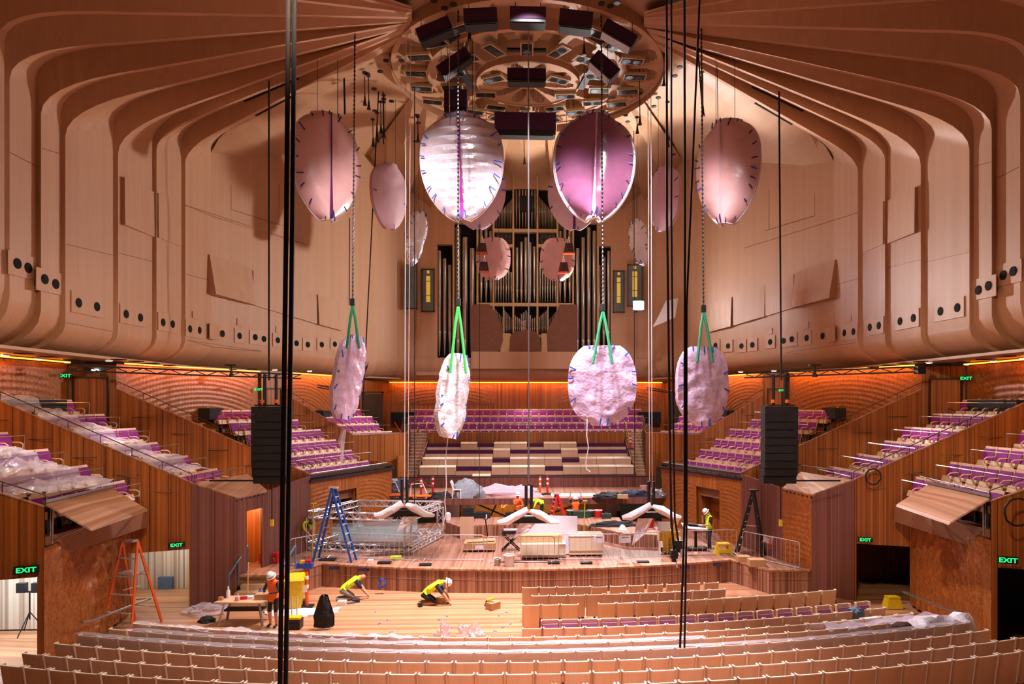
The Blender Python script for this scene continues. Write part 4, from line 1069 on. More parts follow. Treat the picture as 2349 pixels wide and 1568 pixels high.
# orchestra riser
rz_ = struct('floor_riser', 'curved orchestra riser with timber sides in the middle of the stage', 'platform')
top = [onz(1022, 1196, 1.42), onz(1052, 1207, 1.42), onz(1180, 1199, 1.42), onz(1290, 1196, 1.42), onz(1352, 1206, 1.42), onz(1440, 1224, 1.42), onz(1508, 1226, 1.42)]
bk = [onz(1508, 1208, 1.42), onz(1430, 1200, 1.42), onz(1420, 1186, 1.42), onz(1290, 1185, 1.42), onz(1180, 1185, 1.42), onz(1030, 1186, 1.42)]
b = MB(); b.prism(top + bk, (0, 0, -.06)); b.build('deck', 'stage_floor', rz_)
for p, q in zip(top, top[1:]):
    n = max(1, round((q - p).length / .95))
    for k in range(n):
        a, c = p.lerp(q, k / n + .004), p.lerp(q, (k + 1) / n - .004)
        MB().prism([a + Vector((0, 0, SZ - 1.42)), c + Vector((0, 0, SZ - 1.42)), c + Vector((0, 0, -.06)), a + Vector((0, 0, -.06))], (0, .05, 0)).build('side_panel', 'stage_front', rz_)
# lobbies behind the doors off the stalls
for s in (-1, 1):
    side = 'left' if s < 0 else 'right'
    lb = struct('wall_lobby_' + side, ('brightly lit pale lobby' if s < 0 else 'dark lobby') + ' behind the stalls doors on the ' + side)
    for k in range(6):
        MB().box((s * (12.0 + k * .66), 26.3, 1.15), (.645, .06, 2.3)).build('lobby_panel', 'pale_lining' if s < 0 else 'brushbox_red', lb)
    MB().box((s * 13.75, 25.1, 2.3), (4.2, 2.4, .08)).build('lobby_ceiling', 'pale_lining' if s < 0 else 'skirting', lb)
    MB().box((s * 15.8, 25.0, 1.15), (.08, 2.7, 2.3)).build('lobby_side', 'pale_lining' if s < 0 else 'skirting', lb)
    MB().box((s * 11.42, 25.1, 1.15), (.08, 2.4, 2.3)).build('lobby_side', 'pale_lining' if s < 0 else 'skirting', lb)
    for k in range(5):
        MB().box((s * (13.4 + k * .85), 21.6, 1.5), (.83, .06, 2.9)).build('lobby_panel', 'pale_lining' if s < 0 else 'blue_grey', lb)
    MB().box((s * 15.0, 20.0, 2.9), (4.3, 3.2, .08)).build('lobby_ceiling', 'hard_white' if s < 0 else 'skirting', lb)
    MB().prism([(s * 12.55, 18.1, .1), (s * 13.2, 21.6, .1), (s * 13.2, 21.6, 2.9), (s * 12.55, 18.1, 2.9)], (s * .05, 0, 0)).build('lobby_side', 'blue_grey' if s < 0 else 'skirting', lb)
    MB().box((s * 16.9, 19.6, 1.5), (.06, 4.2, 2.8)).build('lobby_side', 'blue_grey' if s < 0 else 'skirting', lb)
    if s < 0:
        light('AREA', 'lobby_light_near', (-14.6, 19.9, 2.8), (-14.6, 19.9, 0), 260, (.86, .92, 1), 2.6, sy=1.6)
        light('AREA', 'lobby_light_far', (-13.2, 25.0, 2.2), (-13.2, 25.2, 0), 46, (1, .93, .86), 2.2, sy=1.2)
        c = onY(380, 1338, 26.2)
        t = tag(MB().box(c, (.52, .1, .52)).build('wall_speaker', 'blue_grey'), 'square blue-grey loudspeaker panel on the pale lobby wall', 'loudspeaker')
        # stage-side doorway lobby
        MB().box((-11.6, 25.9, 2.1), (.06, 2.4, 2.6)).build('lobby_side', 'brushbox', lb); MB().box((-10.9, 26.9, 2.1), (1.6, .06, 2.6)).build('lobby_panel', 'brushbox', lb)
        light('POINT', 'stage_side_light', (-10.9, 25.7, 2.9), None, 160, (1, .5, .2), .15)
        MB().box((-11.2, 25.6, SZ - .02), (1.4, 2.0, .05)).build('lobby_floor', 'stage_floor', lb)
    else:
        # yellow step stool deep in the dark lobby
        p = onz(2047, 1392, .02)
        t = thing('step_stool', 'yellow plastic step stool inside the dark doorway on the right', 'stool', p)
        b = MB(); b.hexa([(-.28, -.2, 0), (.28, -.2, 0), (.28, .2, 0), (-.28, .2, 0), (-.2, -.14, .34), (.2, -.14, .34), (.2, .14, .34), (-.2, .14, .34)]); b.build('body', 'yellow_tool', t)
        MB().box((0, 0, .36), (.42, .3, .03)).build('tread', 'yellow_tool', t)
# EXIT signs
def lettering(name, body, size, mat, parent, loc, rot, sx=1.0, extrude=.004, line=1.0, bold=0.0):
    cu = bpy.data.curves.new(name, 'FONT'); cu.body = body; cu.size = size; cu.align_x = 'CENTER'; cu.align_y = 'CENTER'; cu.extrude = extrude; cu.space_line = line; cu.offset = bold
    o = bpy.data.objects.new(name, cu); COL.objects.link(o)
    bpy.context.view_layer.update()
    me = bpy.data.meshes.new_from_object(o.evaluated_get(bpy.context.evaluated_depsgraph_get())); bpy.data.objects.remove(o); bpy.data.curves.remove(cu)
    me.materials.clear(); me.materials.append(MAT[mat]); o = link(name, me, parent); o.location = loc; o.rotation_euler = rot; o.scale = (sx, 1, 1); return o
def exit_sign(c, w, h, rz, label):
    t = thing('exit_sign', label, 'sign', c, rz, 'green exit signs')
    MB().box((0, 0, 0), (w, .08, h)).build('sign_box', 'black', t)
    lettering('sign_letters', 'EXIT', h * .92, 'exit_glow', t, (0, -.046, -.005), (math.pi / 2, 0, 0), 1.2, .004, 1, .004)
for s, px, py, dY, w, h, lab in ((-1, 70, 1303, 17.85, .52, .19, 'large green exit sign beside the bright doorway on the left'), (1, 2303, 1281, 17.6, .46, .19, 'large green exit sign over the dark doorway at the far right'), (-1, 410, 1247, 23.45, .5, .16, 'green exit sign over the pale lobby doorway on the left'), (1, 1980, 1235, 23.4, .48, .16, 'green exit sign over the dark doorway on the right'), (-1, 160, 862, 26.3, .26, .18, 'small green exit sign high by the near left upper door'), (1, 2205, 868, 26.3, .26, .18, 'small green exit sign high by the near right upper door'), (-1, 598, 893, 34.2, .24, .16, 'tiny green exit sign by the far left upper door'), (1, 1790, 895, 34.2, .2, .16, 'tiny green exit sign by the far right upper door')):
    c = onY(px, py, dY)
    c.y -= .06
    exit_sign(c + Vector((0, -.08 if dY < 25 else -.22, 0)), w, h, -s * .36, lab)
# soffit lamps and dark slots
lampn = 0
for s in (-1, 1):
    side = 'left' if s < 0 else 'right'
    for i, (px, py) in enumerate(((13, 815), (88, 823), (155, 831), (250, 827), (335, 838), (378, 844), (433, 849), (215, 836), (490, 853), (545, 854), (630, 848), (710, 851), (800, 868), (860, 872))):
        p = onz(px, py, 8.52); lampn += 1
        t = thing('soffit_downlight', 'round soffit downlight, %s along the %s side from the camera' % (nth(i + 1), side), 'lamp', (s * abs(p.x), p.y, 8.53), group='soffit downlights')
        MB().lathe([(.13, -.02), (.13, .03)], 14).build('trim_ring', 'white_plastic', t); MB().lathe([(.1, -.028), (.1, -.015)], 14).build('lens', 'lamp_glow', t)
    sl = HALL[s]
    for px, py in ((55, 811), (112, 819), (165, 826), (213, 832), (272, 825), (313, 829), (350, 834), (387, 839), (255, 838), (530, 848), (578, 847)):
        p = onz(px, py, 8.52)
        if abs(p.x) < 14.5 and p.y < 30: pass
        MB().box((s * abs(p.x), p.y, 8.53), (.42, .3, .03)).build('soffit_slot', 'dark_void', sl)
    for x, y, tx, ty, pw in ((14.8, 20.3, 13.6, 20.3, 480), (14.4, 25.0, 13.4, 25.0, 620), (11.3, 32.0, 9.0, 31.8, 620), (9.7, 40.0, 8.6, 39.4, 420), (6.0, 47.2, 5.2, 45.5, 480)):
        light('SPOT', 'box_downlight', (s * x, y, 8.42), (s * tx, ty, 4.0), pw, (1, .90, .93), .12, 94, .8)
light('SPOT', 'gallery_downlight', (0, 47.2, 8.35), (0, 45.6, 4.5), 480, (1, .90, .93), .12, 120, .7)
from mathutils import noise as mnoise
plain('rubber', '#131118', .85, var=.2)
# ================================================================== HANGING WRAPPED SHELLS
def egg(v):
    if v < .42: return max(0, 1 - ((.42 - v) / .42) ** 2.6) ** .42 if v > 0 else .42
    return max(.06, (1 - ((v - .42) / .60) ** 2.0)) ** .64
def roundish(v):
    x = abs(v - .47) / .53; return max(.3, (1 - x ** 2.6) ** .5 if x < 1 else 0)
def shell(cx, cy, wpx, hpx, d, label, mat, yaw=0., roll=0., bulge=.35, th=.22, wrinkle=0, crumple=.02, seam=None, rim=None, tapes=0, prof=egg, group='plastic-wrapped acoustic shells', tmat='tape_navy', seed=1, pitch=0.):
    rnd = random.Random(seed)
    c = at(cx, cy, d); k = d / F; h = hpx * k; w = wpx * k / max(.3, math.cos(yaw)) * (.86 if abs(yaw) > .5 else 1)
    t = thing('wrapped_shell', label, 'acoustic shell', c, yaw - TH, group)
    Mr = Matrix.Rotation(roll, 3, 'Y') @ Matrix.Rotation(pitch, 3, 'X')
    nu, nv = 20, 34
    def front(u, v, off=0., sc=1.):
        x = (2 * u - 1); hw = w / 2 * prof(v) * sc
        y = bulge * (x * x) * .9 - bulge * .5 + off
        y += wrinkle * math.sin(v * 2 * math.pi * 11 + math.sin(u * 9) * .7) * (1 - abs(x) ** 4) * (.75 + .25 * math.cos(v * 5))
        n = abs(mnoise.noise(Vector((u * 3.2 + seed, v * 5.2, seed * 3.3)))) * 2.2 + abs(mnoise.noise(Vector((u * 8 + seed, v * 13, seed)))) * 1.1
        y += crumple * (n - .6)
        return Mr @ Vector((x * hw, y, h * (.5 - v) * sc))
    f = MB(); f.grid(lambda u, v: front(u, v), nu, nv)
    g = MB(); g.grid(lambda u, v: front(u, v, th, .97), nu, nv); 
    o = len(f.v); f.v += g.v; f.f += [tuple(o + i for i in q[::-1]) for q in g.f]
    N = nu + 1
    per = [i for i in range(N)] + [j * N + nu for j in range(1, nv + 1)] + [nv * N + i for i in range(nu - 1, -1, -1)] + [j * N for j in range(nv - 1, 0, -1)]
    m = len(per)
    f.f += [(per[i], per[(i + 1) % m], o + per[(i + 1) % m], o + per[i]) for i in range(m)]
    f.build('wrap_film', mat, t, True)
    P = [Vector(f.v[i]) for i in per]
    if rim:
        MB().tube([p + Vector((0, -.01 + th * .4, 0)) for p in P], .10 if rim != 'thin' else .05, 6, closed=True).build('rim_film', 'film_white' if rim != 'thin' else rim and 'film_white', t, True)
    if seam:
        b = MB(); pts = []
        for i in range(15):
            v = i / 14; p = front(.5, v, -.035 - wrinkle); wd = (.03 if i < 9 else .03 + .05 * (i - 8) / 6) * w / 3
            pts.append([p + Vector((-wd, 0, 0)), p + Vector((wd, 0, 0))])
        b.sheet(pts); b2 = MB(); b2.v = [(x, y - .012, z) for x, y, z in b.v]; b2.f = list(b.f); b2.add(b.v, [q[::-1] for q in b.f]); b2.build('seam_strip', seam, t)
    for i in range(tapes):
        j = int((i + rnd.uniform(-.3, .3)) * m / tapes) % m; p = P[j]; cn = Mr @ Vector((0, 0, h * .06)); dr = (cn - p); dr.y = 0; dr.normalize()
        L = rnd.uniform(.16, .34); a = rnd.uniform(-.35, .35); dr = Matrix.Rotation(a, 3, 'Y') @ dr
        yo = -.06 - (.1 if rim else 0)
        q0, q1 = p + Vector((0, yo, 0)), p + dr * L + Vector((0, yo - .03, 0))
        mm = tmat if rnd.random() < .8 else 'tape_blue'
        MB().beam(q0, q1, .05, .012, (0, 1, 0)).build('tape', mm, t)
    if cy < 700:
        for sg in (-.3, .3):
            q = Mr @ Vector((sg * w * .5, .1, h * .49)); MB().tube([q, (q.x, q.y, max(q.z + .3, (21.6 if d < 36 else 22.7) - c.z))], .010, 5).build('suspension_wire', 'rubber', t)
    return t, P, Mr
shell(754, 383, 140, 242, 27.0, 'pink wrapped shell, leftmost of the front four, thin dark red seam', 'film_pink', .72, 0, .45, seam='plum', tapes=22, seed=1, rim='thin')
shell(1058, 382, 190, 242, 27.0, 'brightly lit white wrapped shell with a magenta seam and ridged film', 'film_white', 0, -.03, .4, wrinkle=.07, seam='magenta', tapes=24, seed=2, tmat='tape_blue', rim='thin')
shell(1364, 382, 182, 238, 27.0, 'hollow rose-coloured wrapped shell with a white taped rim', 'film_rose', 0, .03, .75, seam='film_lilac', tapes=24, seed=3, rim='wide', tmat='tape_navy')
shell(1661, 396, 138, 234, 27.0, 'pink wrapped shell, rightmost of the front four, folded film', 'film_pink', -.72, 0, .6, seam='paper_pink', tapes=26, seed=4, rim='thin')
shell(899, 451, 68, 150, 32.5, 'narrow lilac-pink shell seen nearly edge-on behind the leftmost one', 'paper_pink', 1.0, 0, .3, tapes=6, seed=5)
shell(1096, 448, 128, 156, 33.0, 'plain lilac shell half hidden behind the bright white one', 'paper_pink', .1, 0, .3, tapes=12, seed=6, tmat='tape_blue')
shell(1318, 455, 124, 146, 33.0, 'plain lilac shell half hidden behind the rose one, plum flap', 'paper_pink', -.1, 0, .3, tapes=10, seed=7, seam='plum')
shell(1517, 458, 66, 146, 32.5, 'narrow mauve shell seen nearly edge-on on the right', 'paper_pink', -1.0, 0, .3, tapes=8, seed=8)
shell(957, 547, 38, 134, 38, 'crumpled white shell with ragged taped edge left of the organ', 'wrap_white', 1.0, .28, .2, crumple=.09, tapes=22, seed=9, tmat='tape_blue')
shell(1131, 593, 80, 96, 40, 'round mauve wrapped shell in front of the left organ pipes', 'film_pink', 0, 0, .3, prof=roundish, tapes=12, seed=10)
shell(1279, 595, 80, 98, 40, 'round mauve wrapped shell in front of the right organ pipes', 'film_pink', 0, 0, .3, prof=roundish, tapes=12, seed=11)
shell(1463, 556, 38, 112, 38, 'crumpled grey shell with ragged edge right of the organ', 'wrap_white', -1.0, -.3, .2, crumple=.08, tapes=18, seed=12)
LOW = [(806, 866, 52, 196, .20, 'slim wrapped shell on green straps, leftmost of the low four', 'film_lilac', 'strap_green', (809, 700), .95),
       (1047, 908, 62, 196, .16, 'slim bright white wrapped shell on lime straps', 'wrap_white', 'strap_lime', (1051, 700), .9),
       (1382, 884, 158, 184, 0, 'broad round lilac wrapped shell on green straps', 'film_lilac', 'strap_green', (1383, 712), 0),
       (1617, 886, 128, 182, 0, 'round crumpled wrapped shell on green straps, rightmost of the low four', 'film_lilac', 'strap_green', (1614, 715), .35)]
for i, (cx, cy, wp, hp, roll, lab, mt, sm, (hx, hy), yw) in enumerate(LOW):
    D = 26.0
    t, P, Mr = shell(cx, cy, wp, hp, D, lab, mt, yw, roll, .25, .25, crumple=.055, tapes=14, prof=roundish if i > 1 else (lambda v: max(.45, (1 - (abs(v - .5) / .52) ** 3.5) ** .5)), seed=20 + i, tmat='tape_blue', group='wrapped shells on straps')
    hk = at(hx, hy, D - .05); 
    st = thing('lifting_strap', 'green lifting sling carrying the ' + ['leftmost slim shell', 'bright white slim shell', 'broad round shell', 'rightmost crumpled shell'][i], 'strap', hk, 0, 'green lifting slings')
    wd = [14, 18, 22, 18][i]; yb = cy - hp / 2 + [30, 45, 42, 36][i]
    for sg in (-1, 1):
        q = at(cx + sg * wd + (4 if i < 2 else 0), yb, D - .55 if i > 1 else D - .6) - hk
        MB().tube([(0, 0, 0), q * .3 + Vector((sg * .02, 0, 0)), q], .055, 6).build('sling_leg', sm, st, True)
    MB().box((0, 0, .12), (.16, .14, .26)).build('hook_block', 'black', st)
    MB().tube([(0, 0, .02), (.05, 0, -.04), (0, 0, -.1), (-.05, 0, -.04)], .02, 5, closed=True).build('hook', 'yellow_tool' , st)
    top_ = at([815, 1051, 1379, 1608][i], -40, D - .05)
    pts = [hk + Vector((0, 0, .25)).lerp(top_ - hk, k / 150) for k in range(151)]
    b = MB(); b.tube(pts, [.018 if k % 2 else .045 for k in range(151)], 5)
    tag(b.build('hoist_chain', 'chain_metal'), 'steel hoist chain above the ' + ['leftmost slim shell', 'bright white slim shell', 'broad round shell', 'rightmost crumpled shell'][i], 'chain', 'hoist chains')
tag(MB().tube([at(790, 985, 25.8), at(783, 1010, 25.8), at(786, 1035, 25.8), at(783, 1055, 25.8)], [.08, .13, .05, .09], 6).build('film_streamer', 'film_clear', None, True), 'torn clear film streamer trailing from the leftmost slim shell', 'plastic film')
pts = [at(1347, 960, 25.9), at(1346, 1000, 25.8), at(1350, 1025, 25.8), at(1344, 1060, 25.8), at(1345, 1075, 25.8), at(1354, 1082, 25.8)]
tag(MB().tube(pts, .02, 5).build('loose_cord', 'white_plastic', None, True), 'white cord dangling below the broad round shell', 'cord')
pts = [at(1030, 985, 25.95), at(1022, 1050, 25.8), at(1024, 1110, 25.8), at(1020, 1150, 25.8), at(1023, 1175, 25.8), at(1016, 1205, 25.8)]
tag(MB().tube(pts, .02, 5).build('loose_cord', 'white_plastic', None, True), 'white cord dangling from the slim white shell to the truss', 'cord')
# speaker ties with orange rims on the two round shells
for cx, cy, n, d0 in ((1106, 568, 'left', 39), (1110, 611, 'lower left', 39), (1305, 568, 'right', 39), (1293, 612, 'lower right', 39)):
    c = at(cx, cy, d0)
    t = thing('shell_bag', 'dark brown tapered bag with an orange rim at the %s round shell' % n, 'bag', c, 0, 'orange-rimmed bags at the round shells')
    b = MB(); b.hexa([(-.3, -.12, -.28), (.3, -.12, -.28), (.3, .12, -.28), (-.3, .12, -.28), (-.2, -.08, .26), (.2, -.08, .26), (.2, .08, .26), (-.2, .08, .26)]); b.build('bag_body', 'skirting', t)
    b = MB(); b.box((0, 0, -.31), (.68, .28, .09)); b.build('bag_rim', 'orange_rail', t)
    b = MB(); b.tube([(-.12, -.1, -.1), (0, .5, .75), (0, .95, .6), (0, .5, .72), (.12, -.1, -.1)], .02, 5); b.build('bag_cord', 'white_plastic', t)
# ================================================================== CABLES, WINCH LINES
def cable(pts, d, r, mat, label, cat='cable', group=None, n=6):
    P = [at(x, y, d if not isinstance(d, (list, tuple)) else d[i]) for i, (x, y) in enumerate(pts)]
    return tag(MB().tube(P, r, n).build('cable' if cat == 'cable' else 'wire_rope', mat, None, True), label, cat, group)
cable([(662, -30), (657, 500), (650, 1000), (642, 1600)], 10.5, .036, 'rubber', 'thick black cable hanging close to the camera, left one of the pair', group='thick black cables')
cable([(676, -30), (671, 500), (664, 1000), (655, 1600)], 10.55, .036, 'rubber', 'thick black cable hanging close to the camera, right one of the pair', group='thick black cables')
cable([(1529, -30), (1530, 500), (1537, 1050), (1540, 1195), (1546, 1262)], 20, .036, 'rubber', 'black cable hanging over the stage, left one of the pair ending in a hoist', group='black cables over the stage')
cable([(1540, -30), (1540, 500), (1545, 1000), (1548, 1190), (1556, 1240)], 20, .03, 'rubber', 'black cable hanging over the stage, right one of the pair ending in a hoist', group='black cables over the stage')
cable([(1570, -30), (1571, 500), (1570, 1200), (1560, 1485)], 14, .024, 'rubber', 'black cable reaching down into the stalls, left one', group='black cables into the stalls')
cable([(1606, -30), (1575, 700), (1575, 1200), (1570, 1485)], 14, .022, 'rubber', 'black cable reaching down into the stalls, right one', group='black cables into the stalls')
for i, (x0, y0, x1, y1, d, r, m, lab) in enumerate(((617, 185, 617, 872, 23.5, .03, 'rubber', 'black suspension cable of the left loudspeaker column'), (1787, 210, 1792, 872, 23.5, .03, 'rubber', 'black suspension cable of the right loudspeaker column'),
    (932, -20, 928, 1118, 27, .014, 'white_plastic', 'pale wire dropping to the left wrapped cross-bar, nearer one'), (943, -20, 936, 1112, 27, .010, 'white_plastic', 'pale wire dropping to the left wrapped cross-bar, thinner one'), (1031, -20, 1031, 262, 27.2, .016, 'white_plastic', 'pale wire holding the white shell on its left'), (1088, -20, 1088, 262, 27.2, .016, 'white_plastic', 'pale wire holding the white shell on its right'), (1212, -20, 1213, 1108, 26, .03, 'steel', 'grey winch tube hanging down the centre of the hall'), (1486, 200, 1490, 1115, 27, .012, 'white_plastic', 'pale wire dropping to the right wrapped cross-bar'), (1493, 200, 1496, 1120, 27, .012, 'white_plastic', 'second pale wire dropping to the right wrapped cross-bar'),
    (874, 100, 832, 940, 33, .03, 'rubber', 'black cable passing the left wall towards the corner portal'), (951, 200, 951, 1160, 30, .022, 'rubber', 'black cable left of the organ'), (1101, 300, 1100, 1140, 34, .016, 'rubber', 'thin black cable in front of the left dust sheet'), (1454, 300, 1456, 1090, 34, .02, 'rubber', 'black cable right of the organ'), (775, 160, 775, 262, 27, .012, 'rubber', 'short wire above the leftmost front shell'), (1645, 150, 1647, 280, 27, .012, 'rubber', 'short wire above the rightmost front shell'), (1600, 100, 1612, 262, 27, .03, 'rubber', 'black winch line near the rightmost front shell'), (878, 120, 880, 330, 33, .03, 'rubber', 'black winch line near the left lilac shell'), (789, 160, 791, 262, 30, .04, 'rubber', 'black winch line above the leftmost front shell'), (802, 500, 801, 700, 27, .02, 'rubber', 'black line beside the leftmost hoist chain'))):
    cable([(x0, y0), ((x0 + x1) / 2 , (y0 + y1) / 2), (x1, y1)], d, r, m, lab, 'wire', 'hanging wires and winch lines')
for i, (px, y0, y1, d) in enumerate(((865, 255, 320, 31), (873, 230, 300, 31), (880, 215, 310, 31), (836, 150, 235, 31), (845, 170, 245, 31), (958, 265, 320, 33), (1516, 85, 160, 31), (1522, 100, 190, 31), (1531, 230, 330, 31), (1461, 265, 300, 33), (1467, 120, 280, 31), (855, 270, 330, 32), (1076, 15, 85, 26.5), (1339, 18, 120, 26.5), (1612, 160, 260, 29), (1202, 315, 372, 38))):
    p, q = at(px, y0, d), at(px + 1, y1, d)
    t = thing('winch_dropper', 'black winch dropper under the ceiling, %s counted among the many there' % nth(i + 1), 'winch', q, 0, 'ceiling winch droppers')
    MB().tube([(0, 0, 0), p - q], .022, 5).build('line', 'black', t); MB().lathe([(.1, 0), (.1, .04)], 10, p - q - Vector((0, 0, .1))).build('rosette', 'black', t)
    MB().lathe([(.10, -.12), (.06, 0), (.03, .3)], 8).build('weight', 'black', t)
# ---- loudspeaker columns
for s, x0, x1 in ((-1, 583, 658), (1, 1750, 1825)):
    side = 'left' if s < 0 else 'right'; D = 23.5
    c = at((x0 + x1) / 2, 932, D); w = (x1 - x0) * D / F
    t = thing('loudspeaker_column', 'tall black line-array loudspeaker column hanging on the ' + side, 'loudspeaker', c, -TH)
    z = 0; hh = .265
    for k in range(10):
        off = .0 if k < 7 else (k - 6) ** 2 * .018
        b = MB(); b.box((0, off, -hh * (k + .5)), (w * (1 if k % 10 else 1), .5, hh - .012)); b.build('cabinet', 'black', t)
        MB().box((0, off - .256, -hh * (k + .5)), (w * .94, .02, hh - .05)).build('grille', 'black_cloth', t)
    b = MB(); b.box((0, .0, .04), (w * .8, .5, .05)); b.build('flying_frame', 'black', t)
    for sg in (-1, 1):
        MB().tube([(sg * .2, 0, .06), (sg * .2, 0, 1.1)], .055, 8).build('chain_bag', 'black', t)
        MB().lathe([(.07, 0), (.07, .12)], 8, (sg * .24, -.1, .12)).build('shackle', 'orange', t)
    MB().box((s * 1.3, 0, -2.55), (1.6, .05, .05)).build('guide_bar', 'black', t)
    MB().tube([(.05, 0, -2.65), (.05, 0, -3.9)], .02, 6).build('tail_cable', 'black', t)
    MB().box((.05, 0, -4.0), (.1, .08, .22)).build('tail_plug', 'yellow_tool', t)
# ---- flown lighting bars under the soffit
def truss_bar(p, q, w, label, mat='black', r=.03):
    t = thing('lighting_truss', label, 'truss', p)
    d = q - p; L = d.length; dn = d.normalized(); up = Vector((0, 0, w)); n = int(L / .4)
    MB().tube([(0, 0, 0), d], r, 6).build('lower_chord', mat, t); MB().tube([up, d + up], r, 6).build('upper_chord', mat, t)
    b = MB()
    for k in range(n):
        a = d * (k / n); c = d * ((k + 1) / n)
        b.tube([a + (up if k % 2 else Vector()), c + (Vector() if k % 2 else up)], r * .55, 5)
    o = b.build('lacing', mat, t); o['kind'] = 'stuff'
    return t
t = truss_bar(at(158, 850, 20.5), at(690, 868, 27), .16, 'black flown lighting truss below the soffit on the left'); MB().box(at(218, 848, 21.5) - t.location, (.5, .25, .2)).build('lamp_head', 'black', t); MB().lathe([(.08, 0), (.1, -.05)], 10, at(218, 846, 21.3) - t.location).build('lamp_lens', 'lamp_glow', t)
t = truss_bar(at(2112, 852, 21.5), at(1708, 866, 26), .16, 'black flown lighting truss below the soffit on the right'); MB().box(at(2110, 848, 21.5) - t.location, (.25, .25, .25)).build('lamp_head', 'black', t)
truss_bar(at(728, 888, 33) , at(845, 906, 36), .12, 'dark rail truss behind the leftmost slim shell'); truss_bar(at(1565, 905, 36), at(1485, 893, 40), .12, 'dark rail truss behind the rightmost crumpled shell')
for px, py, n in ((531, 848, 'left'), (1869, 848, 'right')):
    p = at(px, py, 24)
    t = thing('ceiling_winch', 'small black winch cone under the soffit on the ' + n, 'winch', p); MB().lathe([(.1, -.25), (.03, 0), (.03, .15)], 8).build('cone', 'black', t); MB().box((0, 0, .17), (.4, .2, .04)).build('base_plate', 'black', t)
# ---- flood lamp
p = at(1465, 700, 42.0)
t = thing('flood_lamp', 'dazzling white work flood lamp right of the organ', 'lamp', p)
MB().box((0, .08, 0), (.7, .1, .6)).build('housing', 'black', t); MB().box((0, .02, 0), (.6, .02, .5)).build('lens', 'flood_glow', t)
MB().beam((0, .15, 0), (.1, 1.6, -.2), .08, .08).build('bracket', 'black', t)
light('SPOT', 'flood_light', p + Vector((0, -.1, 0)), (-7, 24, 14.8), 10500, (1, .92, .86), .22, 148, .3)
light('POINT', 'flood_spill', p + Vector((-.6, -.4, 0.1)), None, 120, (.97, .97, 1), .2)
# wall panel beside the lamp, flood glare put into its white colour
P = [at(1497, 750, 40.5), at(1512, 722, 40.5), at(1527, 690, 40.5), at(1556, 683, 40.2), at(1548, 728, 40.2)]
t = tag(MB().prism(P, (.05, .12, 0)).build('flood_glare_panel', 'hard_white'), 'panel on the right wall with flood glare in its white colour', 'panel')
# ================================================================== THINGS ON THE STAGE AND IN THE STALLS
from mathutils import noise as mnoise
def nz(v): return mnoise.noise(Vector(v))
def W2(px, py, z): return onz(px, py, z)
# ---- aluminium box truss lying as a rectangle
def box_truss(t, p, q, w, name):
    """one run of four-chord truss from p to q (local points), joined as the run's chords and lacing"""
    d = q - p; dn = d.normalized(); up = Vector((0, 0, 1)) if abs(dn.z) < .9 else Vector((1, 0, 0))
    r = dn.cross(up).normalized() * (w / 2); u = r.cross(dn).normalized() * (w / 2)
    cs = [r + u, r - u, -r - u, -r + u]
    for c in cs: MB().tube([p + c, q + c], .026, 6).build('chord', 'aluminium', t, True)
    b = MB(); n = max(2, int(d.length / (w * 1.0)))
    for f in range(4):
        a, c = cs[f], cs[(f + 1) % 4]
        for k in range(n):
            x, y = p + d * (k / n), p + d * ((k + 1) / n)
            b.tube([x + (a if k % 2 else c), y + (c if k % 2 else a)], .013, 5, cap=False)
    o = b.build('lacing', 'aluminium', t); o['kind'] = 'stuff'
FL, FR, BR, BL = W2(712, 1258, .95), W2(936, 1268, .95), W2(1010, 1228, .95), W2(818, 1224, .95)
tr = thing('aluminium_truss', 'rectangular silver box truss frame standing on the left of the stage', 'truss', FL)
C4 = [FL - FL, FR - FL, BR - FL, BL - FL]
for i in range(4):
    for z in (.15, 1.42): box_truss(tr, C4[i] + Vector((0, 0, z)), C4[(i + 1) % 4] + Vector((0, 0, z)), .26, 'run')
    box_truss(tr, C4[i] + Vector((0, 0, .28)), C4[i] + Vector((0, 0, 1.3)), .26, 'leg')
b = MB(); b.box(((C4[1].x) / 2, .5, -.02), (4.0, .5, .1)); b.build('underlay', 'rail_dark', tr)
# glass panels stacked inside the truss
p = (FL + BR) / 2
for i in range(3):
    t = thing('glass_panel', ['leaning sheet of grey glass inside the truss frame, back one', 'leaning sheet of grey glass inside the truss frame, middle one', 'low dark sheet of glass lying along the truss front'][i], 'glass sheet', p + Vector((-.3 + i * .2, .5 - .7 * i, -.05)))
    MB().prism([(-2.2 + .3 * i, 0, .25), (1.9, -.2, .25), (1.9, .1, .9 - .15 * i), (-2.2 + .3 * i, .3, .7)], (0, .03, 0)).build('pane', 'glass', t)
    MB().tube([(-2.2 + .3 * i, 0, .25), (1.9, -.2, .25)], .025, 5).build('edge_rail', 'steel', t)
